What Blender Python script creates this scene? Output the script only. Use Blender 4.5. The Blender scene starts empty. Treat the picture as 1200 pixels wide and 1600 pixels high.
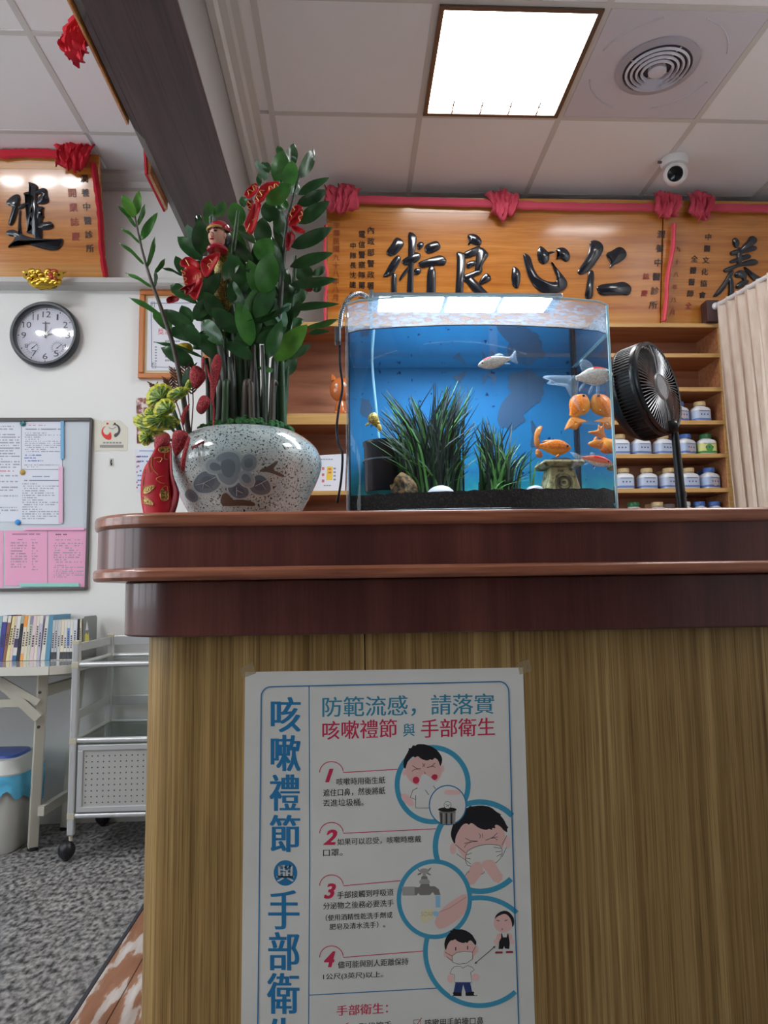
import bpy, math, random
from mathutils import Vector, Matrix, noise
random.seed(7)
V = Vector
C = bpy.context.scene.collection
SC = bpy.context.scene

# ------------------------------------------------------------------ camera
EYE = V((0, 0, 1.0)); FPX = 1118.0
_p, _y, _r = math.radians(6.14), math.radians(2.80), math.radians(-.82)
FWD = V((math.sin(_y)*math.cos(_p), math.cos(_y)*math.cos(_p), math.sin(_p)))
_rt = V((math.cos(_y), -math.sin(_y), 0)); _up = _rt.cross(FWD)
RGT = math.cos(_r)*_rt + math.sin(_r)*_up
UPV = -math.sin(_r)*_rt + math.cos(_r)*_up
cd = bpy.data.cameras.new('camera'); cam = bpy.data.objects.new('camera', cd); C.objects.link(cam)
cam.matrix_world = Matrix(((RGT.x, UPV.x, -FWD.x, EYE.x), (RGT.y, UPV.y, -FWD.y, EYE.y), (RGT.z, UPV.z, -FWD.z, EYE.z), (0, 0, 0, 1)))
cd.sensor_fit = 'VERTICAL'; cd.sensor_height = 36; cd.lens = FPX/1600*36; cd.clip_start = .05
SC.camera = cam

# ------------------------------------------------------------------ world, view, light levels
w = bpy.data.worlds.new('world'); SC.world = w; w.use_nodes = True
w.node_tree.nodes['Background'].inputs[0].default_value = (.86, .93, 1, 1)
w.node_tree.nodes['Background'].inputs[1].default_value = 5.0        # daylight beyond the openings of the unseen left wall
SC.view_settings.view_transform = 'Standard'; SC.view_settings.look = 'None'
SC.view_settings.gamma = 1; SC.view_settings.use_curve_mapping = False
SC.view_settings.exposure = 0.0
LAMP_LIGHT = 100.0      # radiance of the three round lamps over the waiting area
CEIL_LIGHT = 23.0        # radiance of the ceiling panels
TANK_LIGHT = 46.0       # radiance of the tank lamp

# ------------------------------------------------------------------ helpers
def ray(px, py): return (px-600)/FPX*RGT - (py-800)/FPX*UPV + FWD
def P(px, py, Y): d = ray(px, py); return EYE + d*(Y/d.y)
def PZ(px, py, z): d = ray(px, py); return EYE + d*((z-EYE.z)/d.z)
def plane_map(o, n):
    o = V(o); n = V(n).normalized()
    def f(px, py, off=0.0):
        d = ray(px, py); return EYE + d*((o + n*off - EYE).dot(n)/d.dot(n))
    f.n = n if n.dot(V((0, -1, 0))) > 0 else -n
    return f
def lin(c): c /= 255.0; return c/12.92 if c <= .04045 else ((c+.055)/1.055)**2.4
def rgb(t): return (lin(t[0]), lin(t[1]), lin(t[2]), 1)

MATS = {}
def mat(name, col, rough=.5, metal=0, spec=.5, tex=None, bump=None, coat=0, emit=None, trans=0, alpha=1, sss=0):
    """tex: list of (kind, scale xyz, detail, [(pos, sRGB)...], factor) layered by multiply/mix; bump: (scale xyz, strength)"""
    if name in MATS: return MATS[name]
    m = bpy.data.materials.new(name); m.use_nodes = True; nt = m.node_tree; N = nt.nodes; L = nt.links
    b = N['Principled BSDF']
    b.inputs['Base Color'].default_value = rgb(col); b.inputs['Roughness'].default_value = rough
    b.inputs['Metallic'].default_value = metal; b.inputs['Specular IOR Level'].default_value = spec
    b.inputs['Coat Weight'].default_value = coat; b.inputs['Coat Roughness'].default_value = .08
    b.inputs['Transmission Weight'].default_value = trans; b.inputs['Alpha'].default_value = alpha
    if sss: b.inputs['Subsurface Weight'].default_value = sss; b.inputs['Subsurface Radius'].default_value = (.01, .006, .004)
    if emit: b.inputs['Emission Color'].default_value = rgb(emit[0]); b.inputs['Emission Strength'].default_value = emit[1]
    tc = N.new('ShaderNodeTexCoord')
    def noi(kind, sc, det):
        mp = N.new('ShaderNodeMapping'); L.new(tc.outputs['Object'], mp.inputs[0]); mp.inputs['Scale'].default_value = sc
        if kind == 'voronoi':
            t = N.new('ShaderNodeTexVoronoi'); t.inputs['Scale'].default_value = 1; L.new(mp.outputs[0], t.inputs['Vector']); return t.outputs['Distance']
        if kind == 'cell':
            t = N.new('ShaderNodeTexVoronoi'); t.inputs['Scale'].default_value = 1; L.new(mp.outputs[0], t.inputs['Vector'])
            s = N.new('ShaderNodeSeparateColor'); L.new(t.outputs['Color'], s.inputs[0]); return s.outputs[0]
        if kind == 'wave':
            t = N.new('ShaderNodeTexWave'); t.inputs['Scale'].default_value = 1; t.inputs['Distortion'].default_value = det; L.new(mp.outputs[0], t.inputs['Vector']); return t.outputs['Fac']
        t = N.new('ShaderNodeTexNoise'); t.inputs['Scale'].default_value = 1; t.inputs['Detail'].default_value = det; L.new(mp.outputs[0], t.inputs['Vector']); return t.outputs['Fac']
    cur = None
    for kind, sc, det, ramp, fac in tex or []:
        r = N.new('ShaderNodeValToRGB'); L.new(noi(kind, sc, det), r.inputs[0])
        el = r.color_ramp.elements
        while len(el) < len(ramp): el.new(.5)
        for e, (q, c) in zip(el, ramp): e.position = q; e.color = rgb(c)
        if cur is None: cur = r.outputs[0]
        else:
            mx = N.new('ShaderNodeMix'); mx.data_type = 'RGBA'; mx.blend_type = 'MULTIPLY'; mx.inputs[0].default_value = fac
            L.new(cur, mx.inputs[6]); L.new(r.outputs[0], mx.inputs[7]); cur = mx.outputs[2]
    if cur is not None: L.new(cur, b.inputs['Base Color'])
    if bump:
        bp = N.new('ShaderNodeBump'); bp.inputs['Strength'].default_value = bump[1]; bp.inputs['Distance'].default_value = .003
        L.new(noi('noise', bump[0], 3), bp.inputs['Height']); L.new(bp.outputs[0], b.inputs['Normal'])
    MATS[name] = m; return m

def mat_thin(name, tint, gloss_min, gloss_max, power=3.0, rough=.02, white=None, fr=(0, 1)):
    """thin clear sheet: transparent, mirror-like towards grazing angles; white = (noise scale, low, high) of chalky residue"""
    m = bpy.data.materials.new(name); m.use_nodes = True; nt = m.node_tree; N = nt.nodes; L = nt.links
    N.remove(N['Principled BSDF']); out = N['Material Output']
    tr = N.new('ShaderNodeBsdfTransparent'); tr.inputs[0].default_value = tint
    gl = N.new('ShaderNodeBsdfGlossy'); gl.inputs['Roughness'].default_value = rough
    lw = N.new('ShaderNodeLayerWeight'); lw.inputs[0].default_value = .5
    pw = N.new('ShaderNodeMath'); pw.operation = 'POWER'; L.new(lw.outputs['Facing'], pw.inputs[0]); pw.inputs[1].default_value = power
    mr = N.new('ShaderNodeMapRange'); mr.inputs['From Min'].default_value = fr[0]; mr.inputs['From Max'].default_value = fr[1]; mr.inputs['To Min'].default_value = gloss_min; mr.inputs['To Max'].default_value = gloss_max; L.new(pw.outputs[0], mr.inputs[0])
    mx = N.new('ShaderNodeMixShader'); L.new(mr.outputs[0], mx.inputs[0]); L.new(tr.outputs[0], mx.inputs[1]); L.new(gl.outputs[0], mx.inputs[2])
    last = mx.outputs[0]
    if white:
        tc = N.new('ShaderNodeTexCoord'); mp = N.new('ShaderNodeMapping'); mp.inputs['Scale'].default_value = white[0]; L.new(tc.outputs['Object'], mp.inputs[0])
        no = N.new('ShaderNodeTexNoise'); no.inputs['Scale'].default_value = 1; no.inputs['Detail'].default_value = 6; L.new(mp.outputs[0], no.inputs['Vector'])
        r2 = N.new('ShaderNodeMapRange'); r2.inputs['From Min'].default_value = .38; r2.inputs['From Max'].default_value = .66
        r2.inputs['To Min'].default_value = white[1]; r2.inputs['To Max'].default_value = white[2]; L.new(no.outputs['Fac'], r2.inputs[0])
        df = N.new('ShaderNodeBsdfDiffuse'); df.inputs[0].default_value = (.40, .44, .52, 1)
        tl = N.new('ShaderNodeBsdfTranslucent'); tl.inputs[0].default_value = (.3, .38, .46, 1)
        m1 = N.new('ShaderNodeMixShader'); m1.inputs[0].default_value = .5; L.new(df.outputs[0], m1.inputs[1]); L.new(tl.outputs[0], m1.inputs[2])
        m2 = N.new('ShaderNodeMixShader'); L.new(r2.outputs[0], m2.inputs[0]); L.new(last, m2.inputs[1]); L.new(m1.outputs[0], m2.inputs[2]); last = m2.outputs[0]
    L.new(last, out.inputs[0]); MATS[name] = m; return m

def mat_emit(name, col, s):
    return mat(name, (200, 200, 200), .6, emit=(col, s))

class MB:
    def __init__(s): s.v = []; s.f = []; s.mi = []; s.cur = 0
    def add(s, vs, fs):
        k = len(s.v); s.v += [tuple(x) for x in vs]; s.f += [tuple(i+k for i in f) for f in fs]; s.mi += [s.cur]*len(fs); return s
    def box(s, x0, x1, y0, y1, z0, z1):
        return s.add([(x0, y0, z0), (x1, y0, z0), (x1, y1, z0), (x0, y1, z0), (x0, y0, z1), (x1, y0, z1), (x1, y1, z1), (x0, y1, z1)],
                     [(3, 2, 1, 0), (4, 5, 6, 7), (0, 1, 5, 4), (1, 2, 6, 5), (2, 3, 7, 6), (3, 0, 4, 7)])
    def hexa(s, a, b):   # two quads (4 pts each), same winding
        return s.add(list(a)+list(b), [(3, 2, 1, 0), (4, 5, 6, 7), (0, 1, 5, 4), (1, 2, 6, 5), (2, 3, 7, 6), (3, 0, 4, 7)])
    def prism(s, pts, off):   # planar world polygon extruded by vector off
        n = len(pts); off = V(off); q = [V(p) for p in pts]
        nn = V((0, 0, 0))
        for i in range(n): nn += q[i].cross(q[(i+1) % n])
        if nn.dot(off) < 0: q.reverse()
        return s.add(q+[p+off for p in q], [tuple(range(n-1, -1, -1)), tuple(range(n, 2*n))]+[(i, (i+1) % n, n+(i+1) % n, n+i) for i in range(n)])
    def cushion(s, pts, n_, h, inset):   # polygon block with rounded top
        n = len(pts); n_ = V(n_).normalized(); q = [V(p) for p in pts]; nn = V((0, 0, 0))
        for i in range(n): nn += q[i].cross(q[(i+1) % n])
        if nn.dot(n_) < 0: q.reverse()
        def ins(a, d):
            out = []
            for i in range(n):
                e1 = (a[i]-a[i-1]); e2 = (a[(i+1) % n]-a[i])
                e1 = e1.normalized() if e1.length > 1e-9 else e2.normalized(); e2 = e2.normalized() if e2.length > 1e-9 else e1
                m = n_.cross(e1)+n_.cross(e2); m = m.normalized() if m.length > .2 else n_.cross(e1)
                out.append(a[i]+m*d)
            return out
        r0 = q; r1 = [p+n_*h*.55 for p in q]; r2 = [p+n_*h for p in ins(q, inset)]
        vs = r0+r1+r2; fs = []
        for k in (0, 1):
            for i in range(n): fs.append((k*n+i, k*n+(i+1) % n, (k+1)*n+(i+1) % n, (k+1)*n+i))
        fs.append(tuple(range(2*n, 3*n))); return s.add(vs, fs)
    def tube(s, pts, r, n=8, cap=True, flat=1.0, up=(0, 0, 1)):
        pts = [V(p) for p in pts]; R = r if isinstance(r, (list, tuple)) else [r]*len(pts); k = len(s.v)
        t0 = (pts[1]-pts[0]).normalized(); a = V(up).cross(t0)
        if a.length < .05: a = V((1, 0, 0)).cross(t0)
        a.normalize(); vs = []; fs = []
        for i, p in enumerate(pts):
            t = (pts[min(i+1, len(pts)-1)]-pts[max(i-1, 0)]).normalized(); a = (a-t*a.dot(t)).normalized(); b = t.cross(a)
            for j in range(n):
                th = 2*math.pi*j/n; vs.append(p+a*math.cos(th)*R[i]+b*math.sin(th)*R[i]*flat)
        for i in range(len(pts)-1):
            for j in range(n): fs.append((i*n+j, i*n+(j+1) % n, (i+1)*n+(j+1) % n, (i+1)*n+j))
        if cap: fs += [tuple(range(n-1, -1, -1)), tuple(range((len(pts)-1)*n, len(pts)*n))]
        return s.add(vs, fs)
    def cyl(s, p0, p1, r0, r1=None, n=16): return s.tube([p0, p1], [r0, r0 if r1 is None else r1], n)
    def lathe(s, prof, o=(0, 0, 0), axis=(0, 0, 1), n=32, cap=True):
        o = V(o); ax = V(axis).normalized(); a = ax.cross(V((0, 1, 0)));
        if a.length < .05: a = ax.cross(V((1, 0, 0)))
        a.normalize(); b = ax.cross(a); vs = []; fs = []
        for r, z in prof:
            for j in range(n): th = 2*math.pi*j/n; vs.append(o+ax*z+(a*math.cos(th)+b*math.sin(th))*r)
        for i in range(len(prof)-1):
            for j in range(n): fs.append((i*n+j, i*n+(j+1) % n, (i+1)*n+(j+1) % n, (i+1)*n+j))
        if cap: fs += [tuple(range(n-1, -1, -1)), tuple(range((len(prof)-1)*n, len(prof)*n))]
        return s.add(vs, fs)
    def ell(s, c, rx, ry, rz, nu=16, nv=10, M=None, v0=0., v1=1.):
        c = V(c); vs = []; fs = []
        for i in range(nv+1):
            ph = math.pi*(v0+(v1-v0)*i/nv)-math.pi/2
            for j in range(nu):
                th = 2*math.pi*j/nu; q = V((rx*math.cos(ph)*math.cos(th), ry*math.cos(ph)*math.sin(th), rz*math.sin(ph)))
                vs.append(c+(M@q if M else q))
        for i in range(nv):
            for j in range(nu): fs.append((i*nu+j, i*nu+(j+1) % nu, (i+1)*nu+(j+1) % nu, (i+1)*nu+j))
        return s.add(vs, fs)
    def grid(s, rows):
        m = len(rows[0]); vs = [p for r in rows for p in r]
        return s.add(vs, [(i*m+j, i*m+j+1, (i+1)*m+j+1, (i+1)*m+j) for i in range(len(rows)-1) for j in range(m-1)])
    def build(s, name, mt, parent=None, smooth=True, bevel=0, solid=0, loc=None):
        me = bpy.data.meshes.new(name); me.from_pydata(s.v, [], s.f); me.update()
        for q in (mt if isinstance(mt, (list, tuple)) else [mt]): me.materials.append(q)
        if any(s.mi): me.polygons.foreach_set('material_index', s.mi)
        if smooth: me.shade_smooth(); me.set_sharp_from_angle(angle=math.radians(38))
        o = bpy.data.objects.new(name, me); C.objects.link(o)
        if parent is not None: attach(o, parent)
        if bevel:
            b = o.modifiers.new('bevel', 'BEVEL'); b.width = bevel; b.segments = 2; b.limit_method = 'ANGLE'; b.angle_limit = math.radians(40)
        if solid:
            b = o.modifiers.new('solid', 'SOLIDIFY'); b.thickness = solid; b.offset = 0
        return o

ORG = {}
def attach(o, parent):
    o.parent = parent; o.location = -ORG.get(parent.name, V((0, 0, 0)))
def thing(name, label, cat, loc=(0, 0, 0), group=None):
    o = bpy.data.objects.new(name, None); o.empty_display_size = .02; C.objects.link(o); o.location = loc; ORG[o.name] = V(loc)
    return tag(o, label, cat, group)
def tag(o, label, cat, group=None):
    o['label'] = label; o['category'] = cat
    if group: o['group'] = group
    return o
def struct(o): o['kind'] = 'structure'; return o
def stuff(o): o['kind'] = 'stuff'; return o
def lab(o, l): o['label'] = l; return o
def copy_tree(o, parent=None):
    c = o.copy(); C.objects.link(c)
    if parent is not None: c.parent = parent
    for ch in [x for x in o.children]: copy_tree(ch, c)
    return c
def chaikin(p, k=2, closed=True):
    for _ in range(k):
        q = []; n = len(p)
        if not closed: q.append(p[0])
        for i in range(n if closed else n-1):
            a = p[i]; b = p[(i+1) % n]
            q.append(tuple(a[j]*.75+b[j]*.25 for j in range(len(a)))); q.append(tuple(a[j]*.25+b[j]*.75 for j in range(len(a))))
        if not closed: q.append(p[-1])
        p = q
    return p
def spline(p, m=5):
    out = []; n = len(p)
    for i in range(n-1):
        a, b, c, d = p[max(i-1, 0)], p[i], p[i+1], p[min(i+2, n-1)]
        for k in range(m):
            t = k/m
            out.append(tuple(.5*(2*b[j]+(c[j]-a[j])*t+(2*a[j]-5*b[j]+4*c[j]-d[j])*t*t+(3*b[j]-a[j]-3*c[j]+d[j])*t**3) for j in range(len(b))))
    out.append(tuple(p[-1])); return out
def crop(x0, y0, s): return lambda pts: [(x0+a/s, y0+b/s) for a, b in pts]
def ellp(cx, cy, rx, ry, n=28, rot=0):
    c, s_ = math.cos(rot), math.sin(rot)
    return [(cx+rx*math.cos(a)*c-ry*math.sin(a)*s_, cy+rx*math.cos(a)*s_+ry*math.sin(a)*c) for a in [2*math.pi*i/n for i in range(n)]]
def ring_rows(cx, cy, r0, r1, a0, a1, n=48, f=None):
    rows = [[], []]
    for i in range(n+1):
        a = math.radians(a0+(a1-a0)*i/n); rows[0].append(f(cx+r0*math.cos(a), cy+r0*math.sin(a))); rows[1].append(f(cx+r1*math.cos(a), cy+r1*math.sin(a)))
    return rows
def line2d(pts, wpx, f, mb, off):
    """a printed line of width wpx along pixel polyline pts on plane map f"""
    L_, R_ = [], []
    for i, p in enumerate(pts):
        a = pts[max(i-1, 0)]; b = pts[min(i+1, len(pts)-1)]; dx, dy = b[0]-a[0], b[1]-a[1]; l = math.hypot(dx, dy) or 1
        nx, ny = -dy/l*wpx/2, dx/l*wpx/2
        L_.append(f(p[0]+nx, p[1]+ny, off)); R_.append(f(p[0]-nx, p[1]-ny, off))
    mb.grid([L_, R_])
TXT = {}
def text_raw(s, shear=0, offset=0, line=1.0):
    key = (s, shear, offset, line)
    if key in TXT: return TXT[key]
    cu = bpy.data.curves.new('t', 'FONT'); cu.body = s; cu.shear = shear; cu.offset = offset; cu.space_line = line; cu.align_x = 'CENTER' if '\n' in s else 'LEFT'
    cu.resolution_u = 3; cu.fill_mode = 'FRONT'
    o = bpy.data.objects.new('t', cu); C.objects.link(o); dg = bpy.context.evaluated_depsgraph_get(); dg.update()
    me = bpy.data.meshes.new_from_object(o.evaluated_get(dg))
    vs = [tuple(v.co) for v in me.vertices]; fs = [tuple(p.vertices) for p in me.polygons]
    bpy.data.objects.remove(o); bpy.data.curves.remove(cu); bpy.data.meshes.remove(me)
    TXT[key] = (vs, fs); return vs, fs
def text_fit(mb, s, quad, n, lift=.0006, depth=0, **k):
    """fits the text's bounding box to a world quad TL, TR, BR, BL; optional raised depth along n"""
    vs, fs = text_raw(s, **k)
    if not vs: return
    x0 = min(v[0] for v in vs); x1 = max(v[0] for v in vs); y0 = min(v[1] for v in vs); y1 = max(v[1] for v in vs)
    TL, TR, BR, BL = quad; out = []
    for x, y, _z in vs:
        u = (x-x0)/max(x1-x0, 1e-6); t = (y1-y)/max(y1-y0, 1e-6)
        out.append((TL*(1-u)+TR*u)*(1-t)+(BL*(1-u)+BR*u)*t+n*(lift+depth))
    mb.add(out, fs)
    if depth:
        cnt = {}
        for f in fs:
            for i in range(len(f)): e = (f[i], f[(i+1) % len(f)]); cnt[e] = 1
        for a, b in list(cnt):
            if (b, a) not in cnt: mb.add([out[a], out[b], out[b]-n*depth, out[a]-n*depth], [(1, 0, 3, 2)])
def qpx(f, TL, TR, BR, BL, off=0): return [f(*TL, off), f(*TR, off), f(*BR, off), f(*BL, off)]
def rpx(f, x0, y0, x1, y1, off=0): return qpx(f, (x0, y0), (x1, y0), (x1, y1), (x0, y1), off)
def slab(mb, f, pts, th, off=0):   # px polygon on plane map f, thickness th towards the viewer
    q = [f(a, b, off) for a, b in pts]; mb.prism(q, f.n*th)
def bars(mb, f, x0, y0, x1, y1, rows, off, fill=.55, seed=0, ch=None, slope=0.0, hfrac=.45):
    """rows of small character-like marks for print too small to read"""
    rnd = random.Random(seed); dy = (y1-y0)/rows; cw = ch or dy*.8
    for r in range(rows):
        y = y0+dy*(r+.3); x = x0; end = x0+(x1-x0)*rnd.choice([1, 1, 1, .9, .6, .4])
        while x < end:
            if rnd.random() < fill+.3:
                a = slope*(x-x0); mb.add([f(x, y+a, off), f(x+cw*.75, y+a, off), f(x+cw*.75, y+a+dy*hfrac, off), f(x, y+a+dy*hfrac, off)], [(0, 3, 2, 1)])
            x += cw

# ================================================================== the setting
CEIL = 3.0; YL = 3.32; YR = 3.66; XS = -.36
wallm = mat('wall_paint', (236, 236, 234), .38, spec=.4, bump=((6, 6, 6), .05))
ceilm = mat('ceiling_tile', (246, 245, 248), .8, spec=.2, bump=((60, 60, 60), .15))
barm = mat('ceiling_bar', (214, 212, 210), .5)
floorm = mat('granite_floor', (120, 120, 120), .42, spec=.4, tex=[('noise', (62, 36, 62), 3, [(.32, (52, 52, 54)), (.45, (112, 112, 112)), (.56, (150, 149, 147)), (.7, (178, 177, 174))], 1), ('noise', (7, 7, 7), 3, [(.3, (205, 205, 208)), (.7, (255, 255, 255))], .6)])
s = MB().box(-4, 2.4, -2.6, 3.8, -.05, 0).build('floor', floorm, smooth=False); struct(s)
s = MB().box(-4, XS, YL, YL+.12, 0, CEIL).build('wall_back', wallm, smooth=False); struct(s)
s = MB().box(XS, 2.4, YR, YR+.12, 0, CEIL).build('wall_rear', wallm, smooth=False); struct(s)
s = MB().box(XS-.06, XS, YL+.12, YR+.12, 0, CEIL).build('wall_side', wallm, smooth=False); struct(s)
s = MB().box(2.3, 2.42, -2.6, 3.8, 0, CEIL).build('wall_right', wallm, smooth=False); struct(s)
s = MB().box(-4, 2.4, -2.72, -2.6, 0, CEIL).build('wall_front', mat('front_wall_dark', (104, 92, 82), .5), smooth=False); struct(s)  # unseen wall, darkened to cut the light it bounces onto the counter
mb = MB().box(-4.12, -4, -2.72, 3.44, 0, .9).box(-4.12, -4, -2.72, 3.44, 2.35, CEIL)
for y0, y1 in ((-2.72, -2.3), (-1.3, -1.1), (-.1, .1), (1.1, 1.3), (2.3, 3.44)): mb.box(-4.12, -4, y0, y1, .9, 2.35)
struct(mb.build('wall_left', wallm, smooth=False))  # unseen wall, openings shaped to let daylight in and reflect in the signboard
ceiling = struct(MB().box(-4, 2.4, -2.6, 3.8, CEIL+.012, CEIL+.1).build('ceiling', ceilm, smooth=False))
LIGHTS = []
def tiles(xs, ys, skip):
    for i in range(len(xs)-1):
        for j in range(len(ys)-1):
            if (i, j) in skip: continue
            MB().box(xs[i]+.009, xs[i+1]-.009, ys[j]+.009, ys[j+1]-.009, CEIL-.002, CEIL+.0119).build('tile', ceilm, ceiling, smooth=False, bevel=.003)
    for x in xs: MB().box(x-.012, x+.012, ys[0], ys[-1], CEIL-.004, CEIL+.0118).build('grid_bar', barm, ceiling, smooth=False)
    for y in ys:
        for i in range(len(xs)-1): MB().box(xs[i]+.012, xs[i+1]-.012, y-.012, y+.012, CEIL-.004, CEIL+.0118).build('grid_bar', barm, ceiling, smooth=False)
RX = [-.31, .315, .915, 1.515, 2.115]; RY = [-.768, -.167, .433, 1.033, 1.633, 2.233, 2.832, 3.432]
tiles(RX, RY, {(1, 5), (2, 5), (3, 3)})
LX = [-3.53, -2.93, -2.33, -1.73, -1.13]; LY = [-.6, 0, .6, 1.2, 1.83, 2.42, 2.985]
tiles(LX, LY, {(2, 1)})
for x0, x1, y0, y1 in ((-.36, -.322, RY[0], 2.82), (-.36, -.322, 2.832, 3.3), ):
    MB().box(x0, x1, y0+.006, y1-.006, CEIL-.002, CEIL+.0119).build('tile', ceilm, ceiling, smooth=False)
for j in range(len(LY)-1): MB().box(-1.121, -.74, LY[j]+.009, LY[j+1]-.009, CEIL-.002, CEIL+.0119).build('tile', ceilm, ceiling, smooth=False, bevel=.003)
for i in range(len(LX)-1): MB().box(LX[i]+.009, LX[i+1]-.009, LY[-1]+.009, YL-.06, CEIL-.002, CEIL+.0119).build('tile', ceilm, ceiling, smooth=False)
MB().box(-1.121, -.74, LY[-1]+.009, YL-.06, CEIL-.002, CEIL+.0119).build('tile', ceilm, ceiling, smooth=False)
for y in LY: MB().box(-1.118, -.74, y-.012, y+.012, CEIL-.004, CEIL+.0118).build('grid_bar', barm, ceiling, smooth=False)

trimm = mat('trim_paint', (204, 203, 200), .5)
# cornice on the left wall, ledge under the left board, cove beside the beam
def run(name, prof, a, b, along='x', m=trimm):
    pts0 = [V((a, p[0], p[1])) if along == 'x' else V((p[0], a, p[1])) for p in prof]
    mb = MB().prism(pts0, V((b-a, 0, 0)) if along == 'x' else V((0, b-a, 0))); return struct(mb.build(name, m, smooth=False))
run('trim_1', [(YL, CEIL-.002), (YL-.06, CEIL-.002), (YL-.06, CEIL-.02), (YL-.03, CEIL-.045), (YL-.022, CEIL-.07), (YL, CEIL-.075)], -4, -.74)
run('trim_2', [(YL, 2.4555), (YL-.08, 2.4555), (YL-.08, 2.432), (YL-.06, 2.424), (YL, 2.424)], -4, XS)
run('trim_3', [(-.4545, CEIL-.002), (-.36, CEIL-.002), (-.36, CEIL-.022), (-.385, CEIL-.03), (-.395, CEIL-.05), (-.42, CEIL-.058), (-.43, CEIL-.08), (-.4545, CEIL-.085)], -2.6, YL, 'y')
beamw = mat('beam_wood', (70, 58, 60), .38, spec=.4, tex=[('noise', (26, 1.2, 26), 5, [(.3, (62, 44, 45)), (.55, (78, 57, 58)), (.75, (96, 73, 72))], 1), ('noise', (160, 2.2, 160), 2, [(.35, (190, 185, 185)), (.5, (255, 255, 255))], .55)])
s = struct(MB().box(-.74, -.456, -2.6, YL, 2.612, CEIL-.001).build('ceiling_beam', mat('beam_paint', (134, 130, 128), .6), smooth=False))
MB().box(-.715, -.454, -2.6, YL, 2.6, 2.612).build('panel', beamw, s, smooth=False, bevel=.002)
MB().prism([V((-.715, 1.86, 2.6)), V((-.733, 1.9, 2.6)), V((-.733, 2.36, 2.6)), V((-.715, 2.42, 2.6))], V((0, 0, .05))).build('batten', beamw, s, smooth=False)

# floor strip beside the counter: worn boards with whitish residue and a dark edge
stripm = mat('worn_board', (150, 110, 85), .6, tex=[('noise', (34, 8, 34), 8, [(.46, (158, 112, 84)), (.52, (170, 128, 102)), (.56, (204, 196, 190)), (.7, (214, 210, 206))], 1), ('noise', (40, 4, 40), 3, [(.3, (190, 170, 160)), (.7, (255, 255, 255))], .6)])
fl = struct(MB().box(-.672, -.662, .4, 2.7, 0, .006).build('trim_4', mat('dark_edge', (52, 54, 62), .5), smooth=False))
for x0, x1 in ((-.662, -.575), (-.575, -.42)):
    MB().box(x0+.001, x1-.001, .4, 2.7, 0, .005).build('plank', stripm, fl, smooth=False, bevel=.0015)

# ------------------------------------------------------------------ ceiling fittings
lightm = mat_emit('panel_glow', (255, 255, 255), CEIL_LIGHT)
alum = mat('aluminium', (206, 210, 216), .3, .9); alumd = mat('aluminium_dark', (120, 110, 104), .35, .8)
def ceiling_light(x0, x1, y0, y1, label, fins=True):
    t = thing('ceiling_light', label, 'ceiling light', ((x0+x1)/2, (y0+y1)/2, CEIL))
    f = MB()
    for a in ((x0, x0+.018, y0, y1), (x1-.018, x1, y0, y1), (x0+.018, x1-.018, y0, y0+.018), (x0+.018, x1-.018, y1-.018, y1)): f.box(a[0], a[1], a[2], a[3], CEIL-.012, CEIL+.0118)
    f.build('frame', alumd, t, smooth=False)
    MB().box(x0+.018, x1-.018, y0+.018, y1-.018, CEIL+.004, CEIL+.0116).build('diffuser', lightm, t, smooth=False)
    if fins:
        for k in range(1, 5):
            x = x0+.6*k/5; MB().box(x-.003, x+.003, y1-.1, y1-.02, CEIL-.01, CEIL+.003).build('louvre', alum, t, smooth=False)
        MB().box(x0+.02, x1-.02, y1-.07, y1-.064, CEIL-.01, CEIL+.003).build('louvre', alum, t, smooth=False)
    return t
ceiling_light(.327, .903, 2.245, 2.82, 'glaring square ceiling light panel with metal louvres above the fish tank')
ceiling_light(1.527, 2.103, 1.045, 1.621, 'square ceiling light panel beside the right wall, outside the photo', False)
def round_lamp(x, y, label):
    t = thing('ceiling_lamp', label, 'ceiling light', (x, y, CEIL))
    MB().lathe([(.095, -.0025), (.095, -.02), (.078, -.026), (.074, -.012)], (x, y, CEIL), n=32, cap=False).build('ring', wpl, t); MB().lathe([(.076, -.02), (.07, -.045), (.045, -.062), (.0001, -.068)], (x, y, CEIL), n=24, cap=False).build('diffuser', mat_emit('lamp_glow', (255, 255, 255), LAMP_LIGHT), t)
wpl = mat('white_plastic', (232, 232, 234), .35)
round_lamp(-2.33, 1.2, 'round dome ceiling lamp farthest from the beam, outside the photo'); round_lamp(-2.1, 1.2, 'middle round dome ceiling lamp of the waiting area, outside the photo'); round_lamp(-1.93, 1.15, 'round dome ceiling lamp nearest the beam, outside the photo')
ceiling_light(-2.318, -1.742, .012, .588, 'square ceiling light panel over the middle of the waiting area, outside the photo', False)

# square air vent panel
ventm = mat('vent_plastic', (214, 211, 222), .3, spec=.5); vdark = mat('vent_dark', (92, 90, 98), .6)
t = thing('air_vent', 'white square ceiling air vent with round ringed grille beside light', 'vent', (1.215, 2.53, CEIL))
MB().box(.928, 1.502, 2.246, 2.819, CEIL-.005, CEIL+.0119).build('panel', ventm, t, smooth=False, bevel=.003)
vc = V((1.205, 2.515, CEIL-.005))
MB().lathe([(.155, 0), (.155, -.006), (.128, -.012), (.126, -.004), (.126, 0)], vc, n=48).build('flange', mat('vent_flange', (178, 175, 186), .4), t)
MB().lathe([(.125, -.0061), (.0001, -.0061)], vc, n=40, cap=False).build('duct', vdark, t)
for i, r in enumerate((.112, .093, .074, .055)):
    MB().lathe([(r, -.008), (r+.007, -.014-.002*i), (r+.001, -.022-.002*i), (r-.004, -.012)], vc, n=40, cap=False).build('ring', ventm, t)
MB().lathe([(.034, -.008), (.034, -.024), (.028, -.03), (.0001, -.032)], vc, n=32, cap=False).build('hub', ventm, t)
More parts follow.
